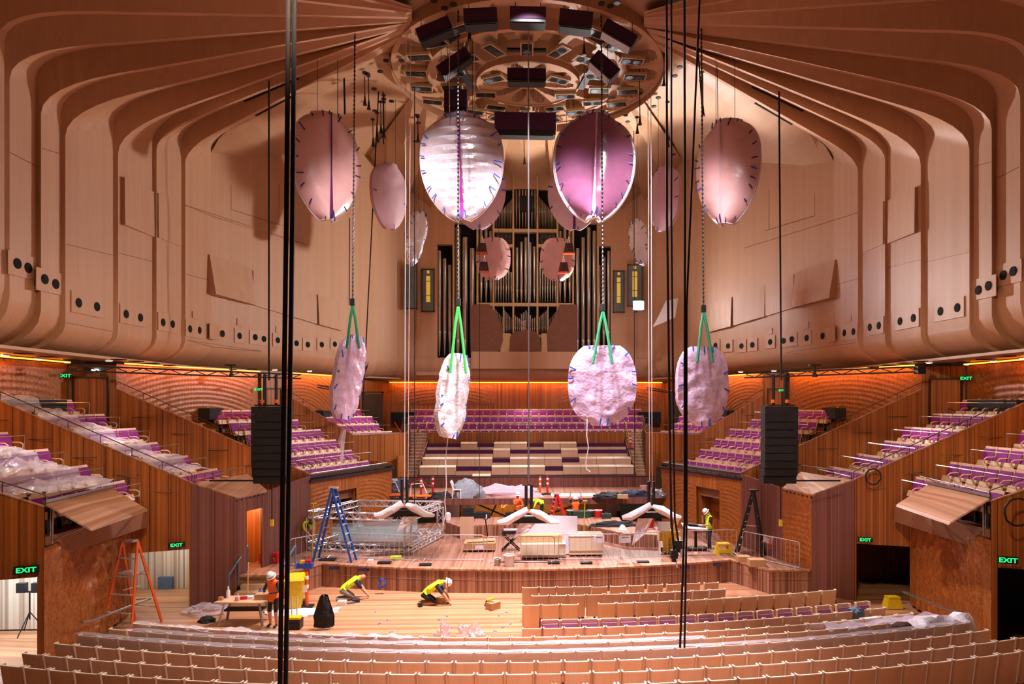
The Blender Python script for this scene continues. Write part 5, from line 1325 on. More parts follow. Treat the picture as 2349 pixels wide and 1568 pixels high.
# ---- crowd barriers
def barrier(x0, y0, x1, y1, label, i):
    p, q = W2(x0, y0, SZ + .05), W2(x1, y1, SZ + .05)
    t = thing('crowd_barrier', label, 'barrier', p, 0, 'crowd barriers along the stage')
    d = q - p; L = d.length; dn = d / L; h = .95; r = .10
    loop = [Vector((0, 0, .0)), dn * L, dn * L + Vector((0, 0, h - r)), dn * (L - r * .3) + Vector((0, 0, h - r * .3)), dn * (L - r) + Vector((0, 0, h)), dn * r + Vector((0, 0, h)), dn * r * .3 + Vector((0, 0, h - r * .3)), Vector((0, 0, h - r))]
    MB().tube(loop, .019, 6, closed=True).build('frame_tube', 'galvanised', t, True)
    n = max(5, int(L / .2))
    for k in range(1, n):
        a = dn * (L * k / n); MB().tube([a, a + Vector((0, 0, h))], .008, 5, cap=False).build('bar', 'galvanised', t)
    for k in (.04, .96):
        a = dn * (L * k); pr = Vector((-dn.y, dn.x, 0)); MB().tube([a - pr * .28 + Vector((0, 0, -.03)), a + Vector((0, 0, .03)), a + pr * .28 + Vector((0, 0, -.03))], .016, 5).build('foot', 'galvanised', t)
    return t
bars = [(665, 1294, 741, 1279, 'slanting at the left end by the blue ladder'), (748, 1275, 961, 1284, 'long one in front of the truss'), (969, 1282, 1110, 1283, 'in front of the plywood tray'), (1117, 1287, 1272, 1287, 'in front of the white crate'), (1281, 1281, 1420, 1280, 'carrying a white paper notice'), (1423, 1280, 1563, 1271, 'in front of the yellow tool bin'), (1566, 1272, 1690, 1268, 'in front of the man at the trolley'), (1704, 1272, 1834, 1302, 'slanting at the right end with a tilted notice')]
for i, (a, b_, c, d, lab) in enumerate(bars): barrier(a, b_, c, d, 'galvanised crowd barrier ' + lab, i)
for px, py, w, h, rot, mat, lab in ((1374, 1236, .42, .28, 0, 'paper', 'white paper notice hung on the barrier by the crates'), (1434, 1236, .45, .28, 0, 'paper', 'printed white notice hung on the barrier left of the yellow bin'), (1762, 1237, .36, .28, .35, 'paper_pink', 'tilted pinkish notice tied to the right end barrier'), (1812, 1242, .2, .2, .2, 'paper', 'small crumpled paper bag on the right end barrier')):
    p = W2(px, 1278 if px < 1500 else 1285, SZ); c = onY(px, py, p.y - .12)
    M = Matrix.Rotation(rot, 3, 'Y'); t = thing('paper_notice', lab, 'notice', c, 0, 'paper notices on the barriers')
    MB().box((0, 0, 0), (w, .012, h), M=M).build('sheet', mat, t); MB().box(M @ Vector((0, -.012, h * .3)), (w * .6, .004, h * .08), M=M).build('printed_line', 'tape_grey', t)
    if rot: MB().tube([M @ Vector((.05, -.02, .05)), (.06, -.03, -.2), (.05, -.02, -.38)], .018, 5).build('tie_tape', 'red', t)
# ---- ladders
def ladder(label, top, feet_near, feet_far, wtop, wbot, mat, rungs, r=.045, rung_mat='aluminium', plat=False, treads=True):
    """A-frame: top centre, near feet centre, far feet centre, sideways vector from widths"""
    base = (feet_near + feet_far) / 2
    t = thing('step_ladder', label, 'ladder', base)
    ax = (feet_far - feet_near); ax.z = 0; side = Vector((-ax.y, ax.x, 0)).normalized()
    tp = top - base
    for nm, ft in (('rear_rail', feet_far - base), ('front_rail', feet_near - base)):
        for sg in (-1, 1):
            MB().beam(ft + side * sg * wbot / 2, tp + side * sg * wtop / 2, .08, .035, side).build(nm, mat, t)
    fn = feet_near - base; ff = feet_far - base
    for k in range(1, rungs + 1):
        f = k / (rungs + 1); c = fn.lerp(tp, f); w = lerp(wbot, wtop, f)
        MB().beam(c - side * w / 2, c + side * w / 2, .09, .03, (0, 0, 1)).build('tread', rung_mat, t)
    for k in (1, 3):
        f = k / 5; c = ff.lerp(tp, f); w = lerp(wbot, wtop, f); MB().beam(c - side * w / 2, c + side * w / 2, .03, .03).build('rear_brace', rung_mat, t)
    MB().box(tp, (.34, .3, .06)).build('top_cap', 'aluminium' if mat != 'black' else 'black', t)
    a, c = fn.lerp(tp, .45), ff.lerp(tp, .45); MB().beam(a, c, .03, .02).build('spreader', 'aluminium', t)
    if plat:
        f = .62; c = fn.lerp(tp, f); e = ff.lerp(tp, f); MB().prism([c - side * .26, c + side * .26, e + side * .26, e - side * .26], (0, 0, .06)).build('platform', 'aluminium', t)
    return t
tp = onY(765, 1118, W2(765, 1286, SZ).y)
ladder('tall blue step ladder standing on the left of the stage', tp, W2(812, 1287, SZ), W2(724, 1285, SZ), .3, .5, 'blue_rail', 7)
tp = onY(1277, 1131, W2(1280, 1190, 1.42).y)
ladder('red step ladder on the riser behind the white board', tp, W2(1263, 1192, 1.42), W2(1296, 1190, 1.42), .22, .4, 'red', 5)
tp = onY(1728, 1124, W2(1722, 1271, SZ).y)
ladder('black step ladder standing at the right of the stage', tp, W2(1690, 1268, SZ), W2(1751, 1275, SZ), .28, .45, 'black', 7)
f = W2(268, 1448, .12); g = W2(340, 1424, .05); tp = onY(298, 1240, (f.y + g.y) / 2)
ladder('orange platform step ladder by the wavy wall on the left', tp, f, g, .55, 1.0, 'orange_rail', 4, plat=True)
# ---- bins and bollards
def wheelie(p, s_, label, open_=False, rz=0, mat='yellow'):
    t = thing('wheelie_bin', label, 'bin', p, rz)
    b = MB(); b.hexa([Vector(v) * s_ for v in ((-.22, -.25, .05), (.22, -.25, .05), (.22, .25, .05), (-.22, .25, .05), (-.29, -.33, .95), (.29, -.33, .95), (.29, .36, .95), (-.29, .36, .95))]); b.build('body', mat, t)
    if not open_:
        b = MB(); b.hexa([Vector(v) * s_ for v in ((-.31, -.37, .95), (.31, -.37, .95), (.31, .38, .97), (-.31, .38, .97), (-.26, -.3, 1.03), (.26, -.3, 1.03), (.26, .34, 1.06), (-.26, .34, 1.06))]); b.build('lid', mat, t)
    else:
        b = MB(); b.tube([Vector(v) * s_ for v in ((-.31, -.35, .96), (.31, -.35, .96), (.31, .38, .96), (-.31, .38, .96))], .03, 6, closed=True); b.build('rim', mat, t)
        MB().box(Vector((-.1, .4, .7)) * s_, (.5 * s_, .05, .5 * s_)).build('lid', mat, t)
    for sg in (-1, 1): MB().lathe([(.1, -.03), (.1, .03)], 12, Vector((sg * .26, .28, .1)) * s_, Matrix.Rotation(math.pi / 2, 3, 'Y')).build('wheel', 'black', t)
    return t
wheelie(W2(676, 1393, 0), 1.05, 'closed yellow wheelie bin on the stalls floor by the stage', rz=.2)
t = wheelie(W2(1537, 1268, SZ), .95, 'open yellow wheelie bin on the stage holding a board and timber', True, .1)
lettering('bin_lettering', 'T\nE\nC\nN\nO', .17, 'black', t, (-.1, -.31, .52), (math.radians(84), 0, 0), 1, .003, .8)
for px, w, h, rot, mat, lab in ((1523, .5, .42, 0, 'paper', 'white board standing in the open yellow bin'), (1549, .12, 1.0, .4, 'pine', 'timber post leaning out of the open yellow bin')):
    p = W2(1537, 1268, SZ) + Vector(((px - 1537) * .017, .05, 1.05)); M = Matrix.Rotation(rot, 3, 'Y')
    tag(MB().box((0, 0, 0), (w, .03 if w > .2 else .1, h), M=M).build('board' if w > .2 else 'timber_post', mat), lab, 'board').location = p
def bollard(p, label, h=1.05, paper=False, mat='red'):
    t = thing('safety_bollard', label, 'bollard', p, 0, 'safety bollards')
    MB().lathe([(.06, .05), (.055, h * .9), (.05, h)], 10).build('post', mat, t, True); MB().box((0, 0, .03), (.4, .4, .06)).build('base', 'black', t)
    for k in (.55, .8): MB().lathe([(.062, h * k), (.06, h * (k + .1))], 10).build('band', 'hard_white', t)
    if paper: MB().box((-.06, -.08, h * .55), (.18, .01, .24)).build('paper_tag', 'paper', t)
for px, py, z, lab, h, pap, m in ((704, 1392, 0, 'orange bollard with a paper tag beside the yellow wheelie bin', 1.2, True, 'orange_rail'), (868, 1142, PZ, 'red and white bollard at the left end of the rear platform', 1.0, False, 'red'), (966, 1141, PZ, 'red and white bollard left of the wrapped cross-bar cables', 1.0, False, 'red'), (993, 1133, PZ, 'red bollard standing farther back on the rear platform', .95, False, 'red'), (1239, 1134, PZ, 'faded orange bollard by the centre of the rear platform', .95, False, 'orange_rail'), (1256, 1133, PZ, 'bright red bollard beside the faded orange one', .95, False, 'red'), (1446, 1030, 4.2, 'red bollard on the right choir stair', .8, False, 'red')):
    bollard(W2(px, py, z), lab, h, pap, m)
def ribbon(pts, label, mat='red', r=.02): tag(MB().tube(pts, r, 5).build('barrier_tape', mat), label, 'tape', 'striped barrier tape')
plain('tape_striped', '#d0484c', .5, var=.8, scale=7)
A_, B_, C_ = W2(868, 1142, PZ) + Vector((0, 0, .9)), W2(966, 1141, PZ) + Vector((0, 0, .92)), W2(993, 1133, PZ) + Vector((0, 0, .4))
ribbon([A_, A_.lerp(B_, .4) + Vector((0, 0, -.5)), A_.lerp(B_, .6) + Vector((0, 0, -.3)), B_], 'red and white tape sagging between the left platform bollards', 'tape_striped'); ribbon([B_, B_.lerp(C_, .5) + Vector((0, 0, -.1)), C_], 'red and white tape from the middle bollard to the rear one', 'tape_striped')
ribbon([at(905, 968, 43), at(925, 1000, 41.5), at(950, 1035, 40.5), at(975, 1055, 40)], 'red and white tape strung across the left choir stair', 'tape_striped'); ribbon([at(1438, 985, 43.5), at(1447, 1005, 42.5), at(1470, 990, 43), at(1483, 975, 43.6)], 'yellow and black tape across the right choir stair', 'yellow_tool')
# ---- plastic chairs
def chair(p, rz, label):
    t = thing('plastic_chair', label, 'chair', p, rz, 'white plastic chairs')
    MB().prism([(-.22, -.22, .43), (.22, -.22, .43), (.19, .2, .42), (-.19, .2, .42)], (0, 0, .03)).build('seat', 'white_plastic', t)
    b = MB()
    for x in (-.19, -.02, .15): b.prism([(x, .19, .45), (x + .06, .19, .45), (x + .06, .3, .82), (x, .3, .82)], (0, .02, 0))
    b.prism([(-.2, .3, .76), (.22, .3, .76), (.17, .33, .88), (-.15, .33, .88)], (0, .02, 0)); b.build('backrest', 'white_plastic', t)
    for x, y in ((-.2, -.2), (.2, -.2), (-.17, .19), (.17, .19)): MB().beam((x * 1.15, y * 1.15, 0), (x, y, .44), .05, .04).build('leg', 'white_plastic', t)
chair(W2(905, 1138, PZ), .3, 'white plastic chair behind the tape on the rear platform'); chair(W2(1050, 1142, PZ), 1.4, 'white plastic chair side-on on the rear platform'); chair(W2(822, 1228, SZ), 3.3, 'white plastic chair inside the truss frame')
# ---- wrapped cross-bars on winch lines
for i, (px, py, d) in enumerate(((928, 1172, 27), (1213, 1187, 26), (1494, 1176, 27))):
    c = at(px, py, d); t = thing('wrapped_crossbar', 'black cross-bar with white plastic wings hanging %s' % ['in front of the truss', 'over the white board at centre', 'over the riser on the right'][i], 'rigging', c, 0, 'wrapped cross-bars on winch lines')
    for sg in (-.1, .1): MB().tube([(sg, 0, .2), (sg, 0, 1.25)], .06, 8).build('winch_tube', 'black', t, True)
    MB().prism([(-.8, 0, -.22), (.8, 0, -.22), (.35, 0, .02), (-.35, 0, .02)], (0, .25, 0)).build('bar_plate', 'black', t)
    for sg in (-1, 1):
        b = MB(); rnd = random.Random(i * 2 + sg)
        pts = [Vector((sg * .05, -.05, .3)), Vector((sg * .4, -.06, .12)), Vector((sg * .85, -.05, -.12)), Vector((sg * 1.15, -.02, -.2))]
        b.tube(pts, [.1, .16, .15, .1], 8); b.v = [tuple(Vector(v) + Vector((nz((v[0] * 6, v[1] * 6, i)), nz((v[2] * 6, 3, i)), nz((v[0] * 5, 9, v[2] * 5)))) * .08) for v in b.v]; b.build('plastic_wing', 'wrap_white', t, True)
    b = MB(); b.grid(lambda u, v: Vector((lerp(-.35, .25, u) - .25 * v + (.3 if i == 0 else -.2 if i == 2 else 0), -.05 + .06 * nz((u * 4, v * 4, i * 3)), -.2 - v * (1.1 if i == 2 else .6) * (1 - .5 * u))), 6, 8); b.build('hanging_film', 'wrap_white', t, True)
    MB().lathe([(.06, .18), (.06, .3)], 8).build('shackle', 'orange', t)
# ---- crates, boards, table at centre stage
def crate(x0, x1, ytop, ybot, depth, label, mat='oak_edge', lid=False, name='wooden_crate', z=SZ):
    p, q = W2(x0, ybot, z), W2(x1, ybot, z); w = q.x - p.x; h = (ybot - ytop) * (p.y) / F
    t = thing(name, label, 'crate', (p + q) / 2 + Vector((0, depth / 2, 0)))
    MB().box((0, 0, h / 2 + .04), (w, depth, h - .08)).build('body', mat, t)
    for sg in (-1, 1): MB().box((sg * w * .38, 0, .02), (.12, depth, .05)).build('skid', 'skirting', t)
    MB().box((0, -depth / 2 - .01, h * .3), (w * .98, .015, .03)).build('batten', 'pine', t)
    if lid: MB().box((0, 0, h + .02), (w * 1.03, depth * 1.03, .04)).build('lid', lid, t)
    return t
crate(1196, 1298, 1248, 1283, .9, 'long low pale crate in front of the white board'); crate(1306, 1384, 1230, 1276, .9, 'taller pale crate beside the long low one', lid='oak_edge')
tb = crate(1064, 1136, 1246, 1266, .9, 'open plywood tray on a pallet on the stage', 'cardboard', name='wooden_tray'); MB().box((0, -.46, .2), (.35, .02, .14)).build('paper_label', 'paper', tb)
for k in range(3): MB().beam((-.5 + .2 * k, -.3 + .25 * k, .4), (.6, -.1 + .15 * k, .42), .14, .03).build('plank_offcut', 'pine', tb)
p = W2(1240, 1283, SZ); tag(MB().box((0, 0, .32), (1.75, .5, .28)).build('yellow_edged_box', 'organ_case'), 'cream box with a yellow top edge on the long low crate', 'box').location = p + Vector((0, .55, .42))
P = [W2(1196, 1290, SZ), W2(1330, 1286, SZ)]
P = [p + Vector((0, 1.05, 0)) for p in P]; h = 1.62
t = thing('white_board', 'large white sheet leaning upright behind the crates at centre stage', 'board', P[0])
MB().prism([(0, 0, .05), (P[1] - P[0]) + Vector((0, 0, .05)), (P[1] - P[0]) + Vector((0, .2, h - .1)), (.12, .2, h)], (0, .02, 0)).build('sheet', 'paper', t)
p = W2(1172, 1262, SZ); t = thing('scissor_table', 'black folding scissor table with a padded top near the white board', 'table', p)
MB().box((0, 0, .78), (.7, .42, .12)).build('top', 'black', t); MB().box((0, 0, .86), (.6, .36, .05)).build('pad', 'aluminium', t)
for sg in (-1, 1): MB().beam((-.36 * sg, -.2, .02), (.36 * sg, -.2, .72), .05, .05).build('leg', 'black', t); MB().beam((-.36 * sg, .2, .02), (.36 * sg, .2, .72), .05, .05).build('leg', 'black', t)
def bucket(p, r, h, mat, label, lid=None):
    t = thing('bucket', label, 'bucket', p, 0, 'buckets'); MB().lathe([(r * .8, 0), (r, h), (r * .95, h), (r * .75, .03)], 14, cap=True).build('body', mat, t, True)
    MB().tube([(r * math.cos(a), r * math.sin(a), h) for a in [k * math.pi / 6 for k in range(12)]], .015, 5, closed=True).build('rim', 'white_plastic' if lid is None else lid, t)
for px, py, z, r, hh, m, lab in ((1168, 1298, SZ, .2, .42, 'white_plastic', 'tall white bucket at the stage edge behind the barrier'), (1141, 1296, SZ, .13, .26, 'steel', 'small grey bucket beside the tall white one'), (1372, 1186, 1.42, .2, .35, 'red', 'red paint bucket on the riser'), (1354, 1184, 1.42, .16, .3, 'dark_green', 'dark green tub on the riser by the red bucket'), (1308, 1184, 1.42, .16, .3, 'dark_green', 'dark green tub by the man with raised arms'), (1476, 1127, PZ, .2, .32, 'film_pink', 'pale bucket at the back of the rear platform'), (1535, 1139, PZ, .3, .4, 'red', 'large dark red tub at the right end of the rear platform'), (1487, 1208, 1.42, .3, .45, 'red', 'large red tub under the right cross-bar')):
    bucket(W2(px, py, z), r, hh, m, lab)
p = W2(1119, 1240, SZ); t = thing('pallet_jack', 'pallet jack handle standing by the riser', 'pallet jack', p); MB().tube([(0, 0, .1), (-.1, 0, .95)], .03, 6).build('shaft', 'black', t); MB().tube([(-.1 + .13 * math.cos(a), 0, 1.12 + .18 * math.sin(a)) for a in [k * math.pi / 6 for k in range(12)]], .022, 5, closed=True).build('handle_loop', 'black', t); MB().box((-.05, 0, .1), (.35, .25, .2)).build('pump_body', 'orange', t)
p = W2(1083, 1250, SZ); tag(MB().box((0, 0, .5), (.62, .04, 1.0)).build('plywood_panel', 'ply'), 'pale plywood panel leaning on the riser side', 'board').location = W2(1071, 1236, SZ)
# props (yellow poles)
for px, y0, y1, z, lab in ((716, 1285, 1156, SZ, 'yellow telescopic prop standing at the left of the stage'), (1339, 1232, 1148, SZ, 'yellow telescopic prop right of the white board')):
    p = W2(px, y0, z); h = (y0 - y1) * p.y / F
    t = thing('prop_pole', lab, 'prop', p); MB().tube([(0, 0, .02), (.03, 0, h * .5)], .028, 6).build('outer_tube', 'yellow_tool', t); MB().tube([(.03, 0, h * .5), (.06, 0, h)], .02, 6).build('inner_tube', 'yellow_tool', t); MB().box((0, 0, .01), (.25, .2, .03)).build('foot_plate', 'yellow_tool', t); MB().box((.06, 0, h), (.2, .12, .03)).build('head_plate', 'yellow_tool', t)
# ---- things on the riser and rear platform
def blob(p, sx, sy, sz, mat, name, label, cat, seed=0, am=.35, nu=20, nv=10, group=None):
    b = MB()
    def fn(u, v):
        a = u * 2 * math.pi; e = v * math.pi / 2
        q = Vector((math.cos(a) * math.cos(e), math.sin(a) * math.cos(e), math.sin(e)))
        k = 1 + am * nz(q * 2.3 + Vector((seed * 7.1, seed, 0))) + am * .5 * nz(q * 5.5 + Vector((seed, 3, 1)))
        return Vector((q.x * sx * k, q.y * sy * k, max(0, q.z * sz * k)))
    b.grid(fn, nu, nv); o = b.build(name, mat, None, True); o.location = p; return tag(o, label, cat, group)
blob(W2(1160, 1137, PZ), 1.7, .5, .5, 'paper_pink', 'plastic_sheet', 'crumpled pile of white plastic sheeting on the rear platform', 'plastic sheet', 1, .5)
blob(W2(1075, 1140, PZ), .8, .5, .85, 'tarp', 'tarpaulin_bundle', 'grey-blue bundled tarpaulin beside the side-on chair', 'bundle', 2)
blob(W2(1010, 1141, PZ), .55, .4, .3, 'black_cloth', 'dark_gear_heap', 'heap of dark gear left of the side-on chair', 'gear', 3); blob(W2(1395, 1141, PZ), .75, .4, .28, 'black_cloth', 'dark_cloth_bundle', 'dark cloth bundle on the right of the rear platform', 'bundle', 4)
blob(W2(1455, 1138, PZ), .9, .4, .32, 'navy_cloth', 'navy_cloth_bundle', 'navy cloth bundle right of the small white boxes', 'bundle', 5); blob(W2(1515, 1140, PZ), .5, .4, .4, 'tape_grey', 'tool_heap', 'heap of tools at the right end of the rear platform', 'gear', 6)
t = tag(MB().box((0, 0, .03), (2.3, .9, .05)).build('flat_sheet', 'paper'), 'flat white sheet lying on the rear platform', 'board'); t.location = W2(1315, 1136, PZ)
for k, px in enumerate((1422, 1428)): o = tag(MB().box((0, 0, .11), (.26, .2, .2)).build('small_box', 'cardboard'), ['small pale box on the rear platform edge, left one', 'small pale box on the rear platform edge, right one'][k], 'box'); o.location = W2(px + k * 6, 1143, PZ)
for k, (px, py) in enumerate(((905, 1143), (968, 1146))):
    t = thing('platform_trolley', ['low orange trolley with a bent handle left of the tape', 'low orange trolley with a looped handle by the middle bollard'][k], 'trolley', W2(px - 5, py, PZ)); MB().box((0, 0, .2), (1.1, .5, .06)).build('deck', 'orange', t); MB().tube([(-.5, .2, .22), (-.45, .2, .75), (.1, .25, .8), (.3, .25, .3)], .03, 6).build('handle', 'white_plastic', t, True)
    for x in (-.45, .45):
        for y in (-.2, .2): MB().lathe([(.08, -.02), (.08, .02)], 10, (x, y, .09), Matrix.Rotation(math.pi / 2, 3, 'X')).build('wheel', 'black', t)
t = tag(MB().box((0, 0, .42), (.5, .3, .75)).build('yellow_cabinet', 'yellow_tool'), 'yellow cabinet at the left end of the rear platform', 'cabinet'); t.location = W2(853, 1143, PZ)
t = tag(MB().prism([(-.4, 0, .05), (.9, .2, .05), (1.0, .3, 1.0), (.85, .25, 1.0)], (0, .03, 0)).build('leaning_board', 'blue_grey'), 'blue panel leaning at the left end of the rear platform', 'board'); t.location = W2(880, 1142, PZ)
def case(px, py, z, w, d, h, mat, label, name='tool_case', trim=None):
    t = thing(name, label, 'case', W2(px, py, z)); MB().box((0, 0, h * .32), (w, d, h * .62)).build('body', mat, t); MB().box((0, 0, h * .82), (w * 1.02, d * 1.02, h * .33)).build('lid', mat, t)
    MB().tube([(-w * .2, -d * .3, h), (-w * .15, -d * .3, h + .06), (w * .15, -d * .3, h + .06), (w * .2, -d * .3, h)], .015, 5).build('handle', trim or 'black', t); return t
hc = case(619, 1290, SZ, .68, .4, .42, 'red', 'red power-tool case with white lettering by the stage doorway')
lettering('case_lettering', 'HILTI', .17, 'hard_white', hc, (0, -.203, .17), (math.pi / 2, 0, 0), 1.3, .002)
case(640, 1270, SZ, .75, .5, .95, 'black', 'tall black tool chest behind the red case', 'tool_chest')
t = thing('tool_board', 'yellow-framed open tool board by the stage doorway', 'tool board', W2(628, 1268, SZ) + Vector((0, .1, 0.95)))
for a, c in (((-.4, 0, 0), (-.2, .1, .75)), ((-.2, .1, .75), (.5, .1, .95)), ((.5, .1, .95), (.4, 0, .1)), ((.4, 0, .1), (-.4, 0, 0))): MB().beam(a, c, .07, .07).build('frame_bar', 'yellow', t)
MB().prism([(-.38, .05, .02), (.4, .05, .1), (.48, .14, .9), (-.2, .14, .72)], (0, .03, 0)).build('tool_panel', 'dark_check', t)
for k in range(6): MB().box((-.2 + .1 * k, .03, .15 + .1 * (k % 3)), (.08, .05, .14)).build('hung_tool', 'yellow_tool' if k % 2 else 'tape_grey', t)
case(1075, 1187, 1.42, .5, .3, .5, 'black_cloth', 'black backpack standing on the riser', 'backpack'); case(1103, 1187, 1.42, .9, .35, .28, 'black_cloth', 'long black bag beside the backpack', 'tool_bag'); case(1205, 1184, 1.42, 1.9, .4, .2, 'black', 'long flat black flight case in front of the man in orange', 'flight_case')
case(1333, 1186, 1.42, .8, .35, .32, 'dark_green', 'dark green tool box in front of the man with raised arms', 'tool_box'); case(1391, 1188, 1.42, .45, .25, .22, 'dark_green', 'small green-black carry case right of the red bucket', 'carry_case')
blob(W2(1405, 1206, 1.42), 1.0, .3, .22, 'black_cloth', 'cable_heap', 'heap of black cables on the right of the riser', 'cables', 8)
t = thing('hard_hat', 'white hard hat lying on the riser edge', 'helmet', W2(1428, 1213, 1.42)); MB().lathe([(.17, 0), (.15, .06), (.11, .14), (.04, .19), (.005, .2)], 14).build('dome', 'hard_white', t, True); MB().lathe([(.21, 0), (.17, .015)], 14).build('brim', 'hard_white', t)
for k, (px, m) in enumerate(((1420, 'pine'), (1436, 'blue'))): o = tag(MB().box((0, 0, .05), (.4 if k == 0 else .28, .15, .08)).build('timber_offcut' if k == 0 else 'blue_box', m), ['short pale timber offcuts below the hard hat', 'small blue box below the hard hat'][k], 'offcut' if k == 0 else 'box'); o.location = W2(px, 1232, SZ) + Vector((0, .2, .15))
o = tag(MB().lathe([(.13, 0), (.13, .3), (.06, .36)], 10).build('milk_jug', 'white_plastic', None, True), 'white and blue plastic container at the corner of the riser', 'container'); o.location = W2(1028, 1192, 1.42)
for k in range(3): o = tag(MB().lathe([(.05, 0), (.05, .18), (.02, .24)], 8).build('squeeze_bottle', ['white_plastic', 'orange', 'hard_white'][k], None, True), ['white glue bottle on the riser by the long black bag', 'orange-capped bottle on the riser by the long black bag', 'white bottle farther along the riser'][k], 'bottle'); o.location = W2((1094, 1102, 1116)[k], 1188, 1.42)
o = tag(MB().tube([(.14 * math.cos(a) * (1 + .3 * math.sin(3 * a)), 0, .12 * math.sin(a * 1.3)) for a in [k * .35 for k in range(30)]], .018, 5).build('light_coil', 'neon_orange', None, True), 'glowing orange cable coil hung in the lit bay', 'cable coil'); o.location = onY(1157, 1158, 35.3)
light('SPOT', 'riser_work_light', (.3, 33.5, 1.9), (-.5, 32.0, 1.42), 60, (1, .95, .85), .05, 100, .6)
# trolley with laptop
p = W2(1596, 1261, SZ); t = thing('laptop_trolley', 'wheeled trolley with a slanted white top, laptop and tablet', 'trolley', p)
MB().prism([(-.55, -.3, .95), (.5, -.3, .85), (.5, .3, .95), (-.55, .3, 1.05)], (0, 0, .04)).build('top', 'hard_white', t); MB().tube([(0, 0, .12), (0, 0, .9)], .06, 8).build('column', 'black', t); MB().box((0, 0, .1), (.9, .5, .06)).build('base', 'rail_dark', t)
for x in (-.4, .4): MB().lathe([(.09, -.03), (.09, .03)], 10, (x, -.2, .09), Matrix.Rotation(math.pi / 2, 3, 'X')).build('wheel', 'black', t)
o = tag(MB().box((0, 0, 0), (.42, .3, .04), M=Matrix.Rotation(.1, 3, 'Y')).build('laptop', 'black'), 'black laptop lying on the slanted trolley top', 'laptop'); o.location = p + Vector((-.12, .05, 1.06)); o = tag(MB().box((0, 0, 0), (.34, .24, .04), M=Matrix.Rotation(.1, 3, 'Y')).build('tablet', 'blue_grey'), 'dark tablet lying beside the laptop on the trolley', 'tablet'); o.location = p + Vector((.27, .02, 1.0))
p = W2(1659, 1270, SZ); t = thing('step_stool', 'yellow plastic step stool on the stage by the black ladder', 'stool', p)
for x in (-.27, .27): MB().hexa([(x - .06, -.2, 0), (x + .06, -.2, 0), (x + .06, .2, 0), (x - .06, .2, 0), (x * .75 - .05, -.16, .4), (x * .75 + .05, -.16, .4), (x * .75 + .05, .16, .4), (x * .75 - .05, .16, .4)]).build('side', 'yellow', t)
MB().box((0, 0, .42), (.5, .36, .05)).build('tread', 'yellow', t); MB().box((0, -.18, .15), (.5, .04, .16)).build('front_panel', 'yellow', t)
for k, (px, py, w, h, lab) in enumerate(((1705, 1286, .5, .2, 'flat cardboard box at the right edge of the stage'), (1735, 1297, .6, .26, 'open cardboard box of fittings at the right edge of the stage'))): o = tag(MB().box((0, 0, h / 2), (w, .4, h)).build('cardboard_box', 'cardboard'), lab, 'box'); o.location = W2(px, py, SZ)
# hoist hanging above the right barrier
for k, (px, py) in enumerate(((1546, 1270), (1556, 1248))): t = thing('chain_hoist', ['black chain hoist with a white tag at the end of the left cable', 'black chain hoist at the end of the right cable'][k], 'hoist', at(px, py, 20)); MB().box((0, 0, 0), (.2, .18, .24)).build('body', 'black', t); MB().lathe([(.07, -.22), (.07, -.1)], 8).build('hook_block', 'black', t); MB().tube([(.05, 0, -.2), (.1, 0, -.4)], .03, 5).build('tag', 'paper', t)
# ---- small things along the stage edge
o = tag(MB().tube([(.12 * math.cos(a), .03 * math.sin(a * 3), .15 * math.sin(a)) for a in [k * math.pi / 8 for k in range(16)]], .035, 6, closed=True).build('blue_cord_reel', 'blue', None, True), 'coil of blue cord hung on the stage front', 'cord'); o.location = onY(876, 1337, 25.2)
for k, (px, py, z, sx, sy, sz, m, nm, lab) in enumerate(((882, 1292, SZ, .5, .25, .08, 'black', 'cable_ramp', 'flat black cable tray on the stage edge'), (908, 1283, SZ, .4, .2, .14, 'hivis_yellow', 'power_tool', 'lime and black power tool on the stage edge'), (850, 1290, SZ, .2, .2, .12, 'hard_white', 'socket_block', 'white socket block on the stage edge'), (700, 1302, SZ, .55, .25, .2, 'blue', 'mitre_tool', 'blue and red mitre tool at the left stage edge'), (976, 1296, SZ, .45, .25, .06, 'black', 'rubber_foot_block', 'black rubber block at a barrier foot left of centre'), (1270, 1292, SZ, .45, .25, .06, 'black', 'rubber_foot_block', 'black rubber block under the barrier before the white crate'), (1345, 1292, SZ, .45, .25, .06, 'black', 'rubber_foot_block', 'black rubber block right of the tall crate'), (1475, 1289, SZ, .45, .25, .06, 'black', 'rubber_foot_block', 'black rubber block left of the yellow bin'), (752, 1284, SZ, .6, .35, .06, 'black', 'rubber_foot_block', 'black rubber block by the blue ladder'))):
    o = tag(MB().box((0, 0, sz / 2), (sx, sy, sz)).build(nm, m), lab, nm.split('_')[-1]); o.location = W2(px, py, z)
    if nm == 'mitre_tool': MB().box((.12, 0, .2), (.2, .2, .2)).build('motor', 'red', o); MB().box((-.1, -.02, .23), (.12, .22, .1)).build('guard', 'yellow_tool', o)
# ---- stalls floor left: stair to the stage, workbench, tools
st = struct('stair_stage_left', 'pale timber steps up to the stage on the left', 'stair')
q0 = W2(575, 1392, 0)
for k in range(4):
    zt = .2 + k * .19
    MB().box((q0.x - .05 + .04 * k, q0.y + .2 + .36 * k, zt - .1), (1.45 - .06 * k, .42, .2)).build('tread', 'pine', st)
hand_rail(st, [(q0.x - .75, q0.y + .05, .2), (q0.x - .70, q0.y + 1.5, .9)], .9, .035, 'blue_grey')
hand_rail(st, [(q0.x + .85, q0.y + .4, .3), (q0.x + .95, q0.y + 1.7, .9)], .85, .04, 'blue_grey')
p = W2(563, 1428, 0); t = thing('workbench', 'folding workbench with a plywood top in the left stalls', 'table', p)
MB().prism([(-.85, -.32, .72), (.62, -.45, .72), (.85, .38, .72), (-.62, .42, .72)], (0, 0, .04)).build('top', 'ply', t)
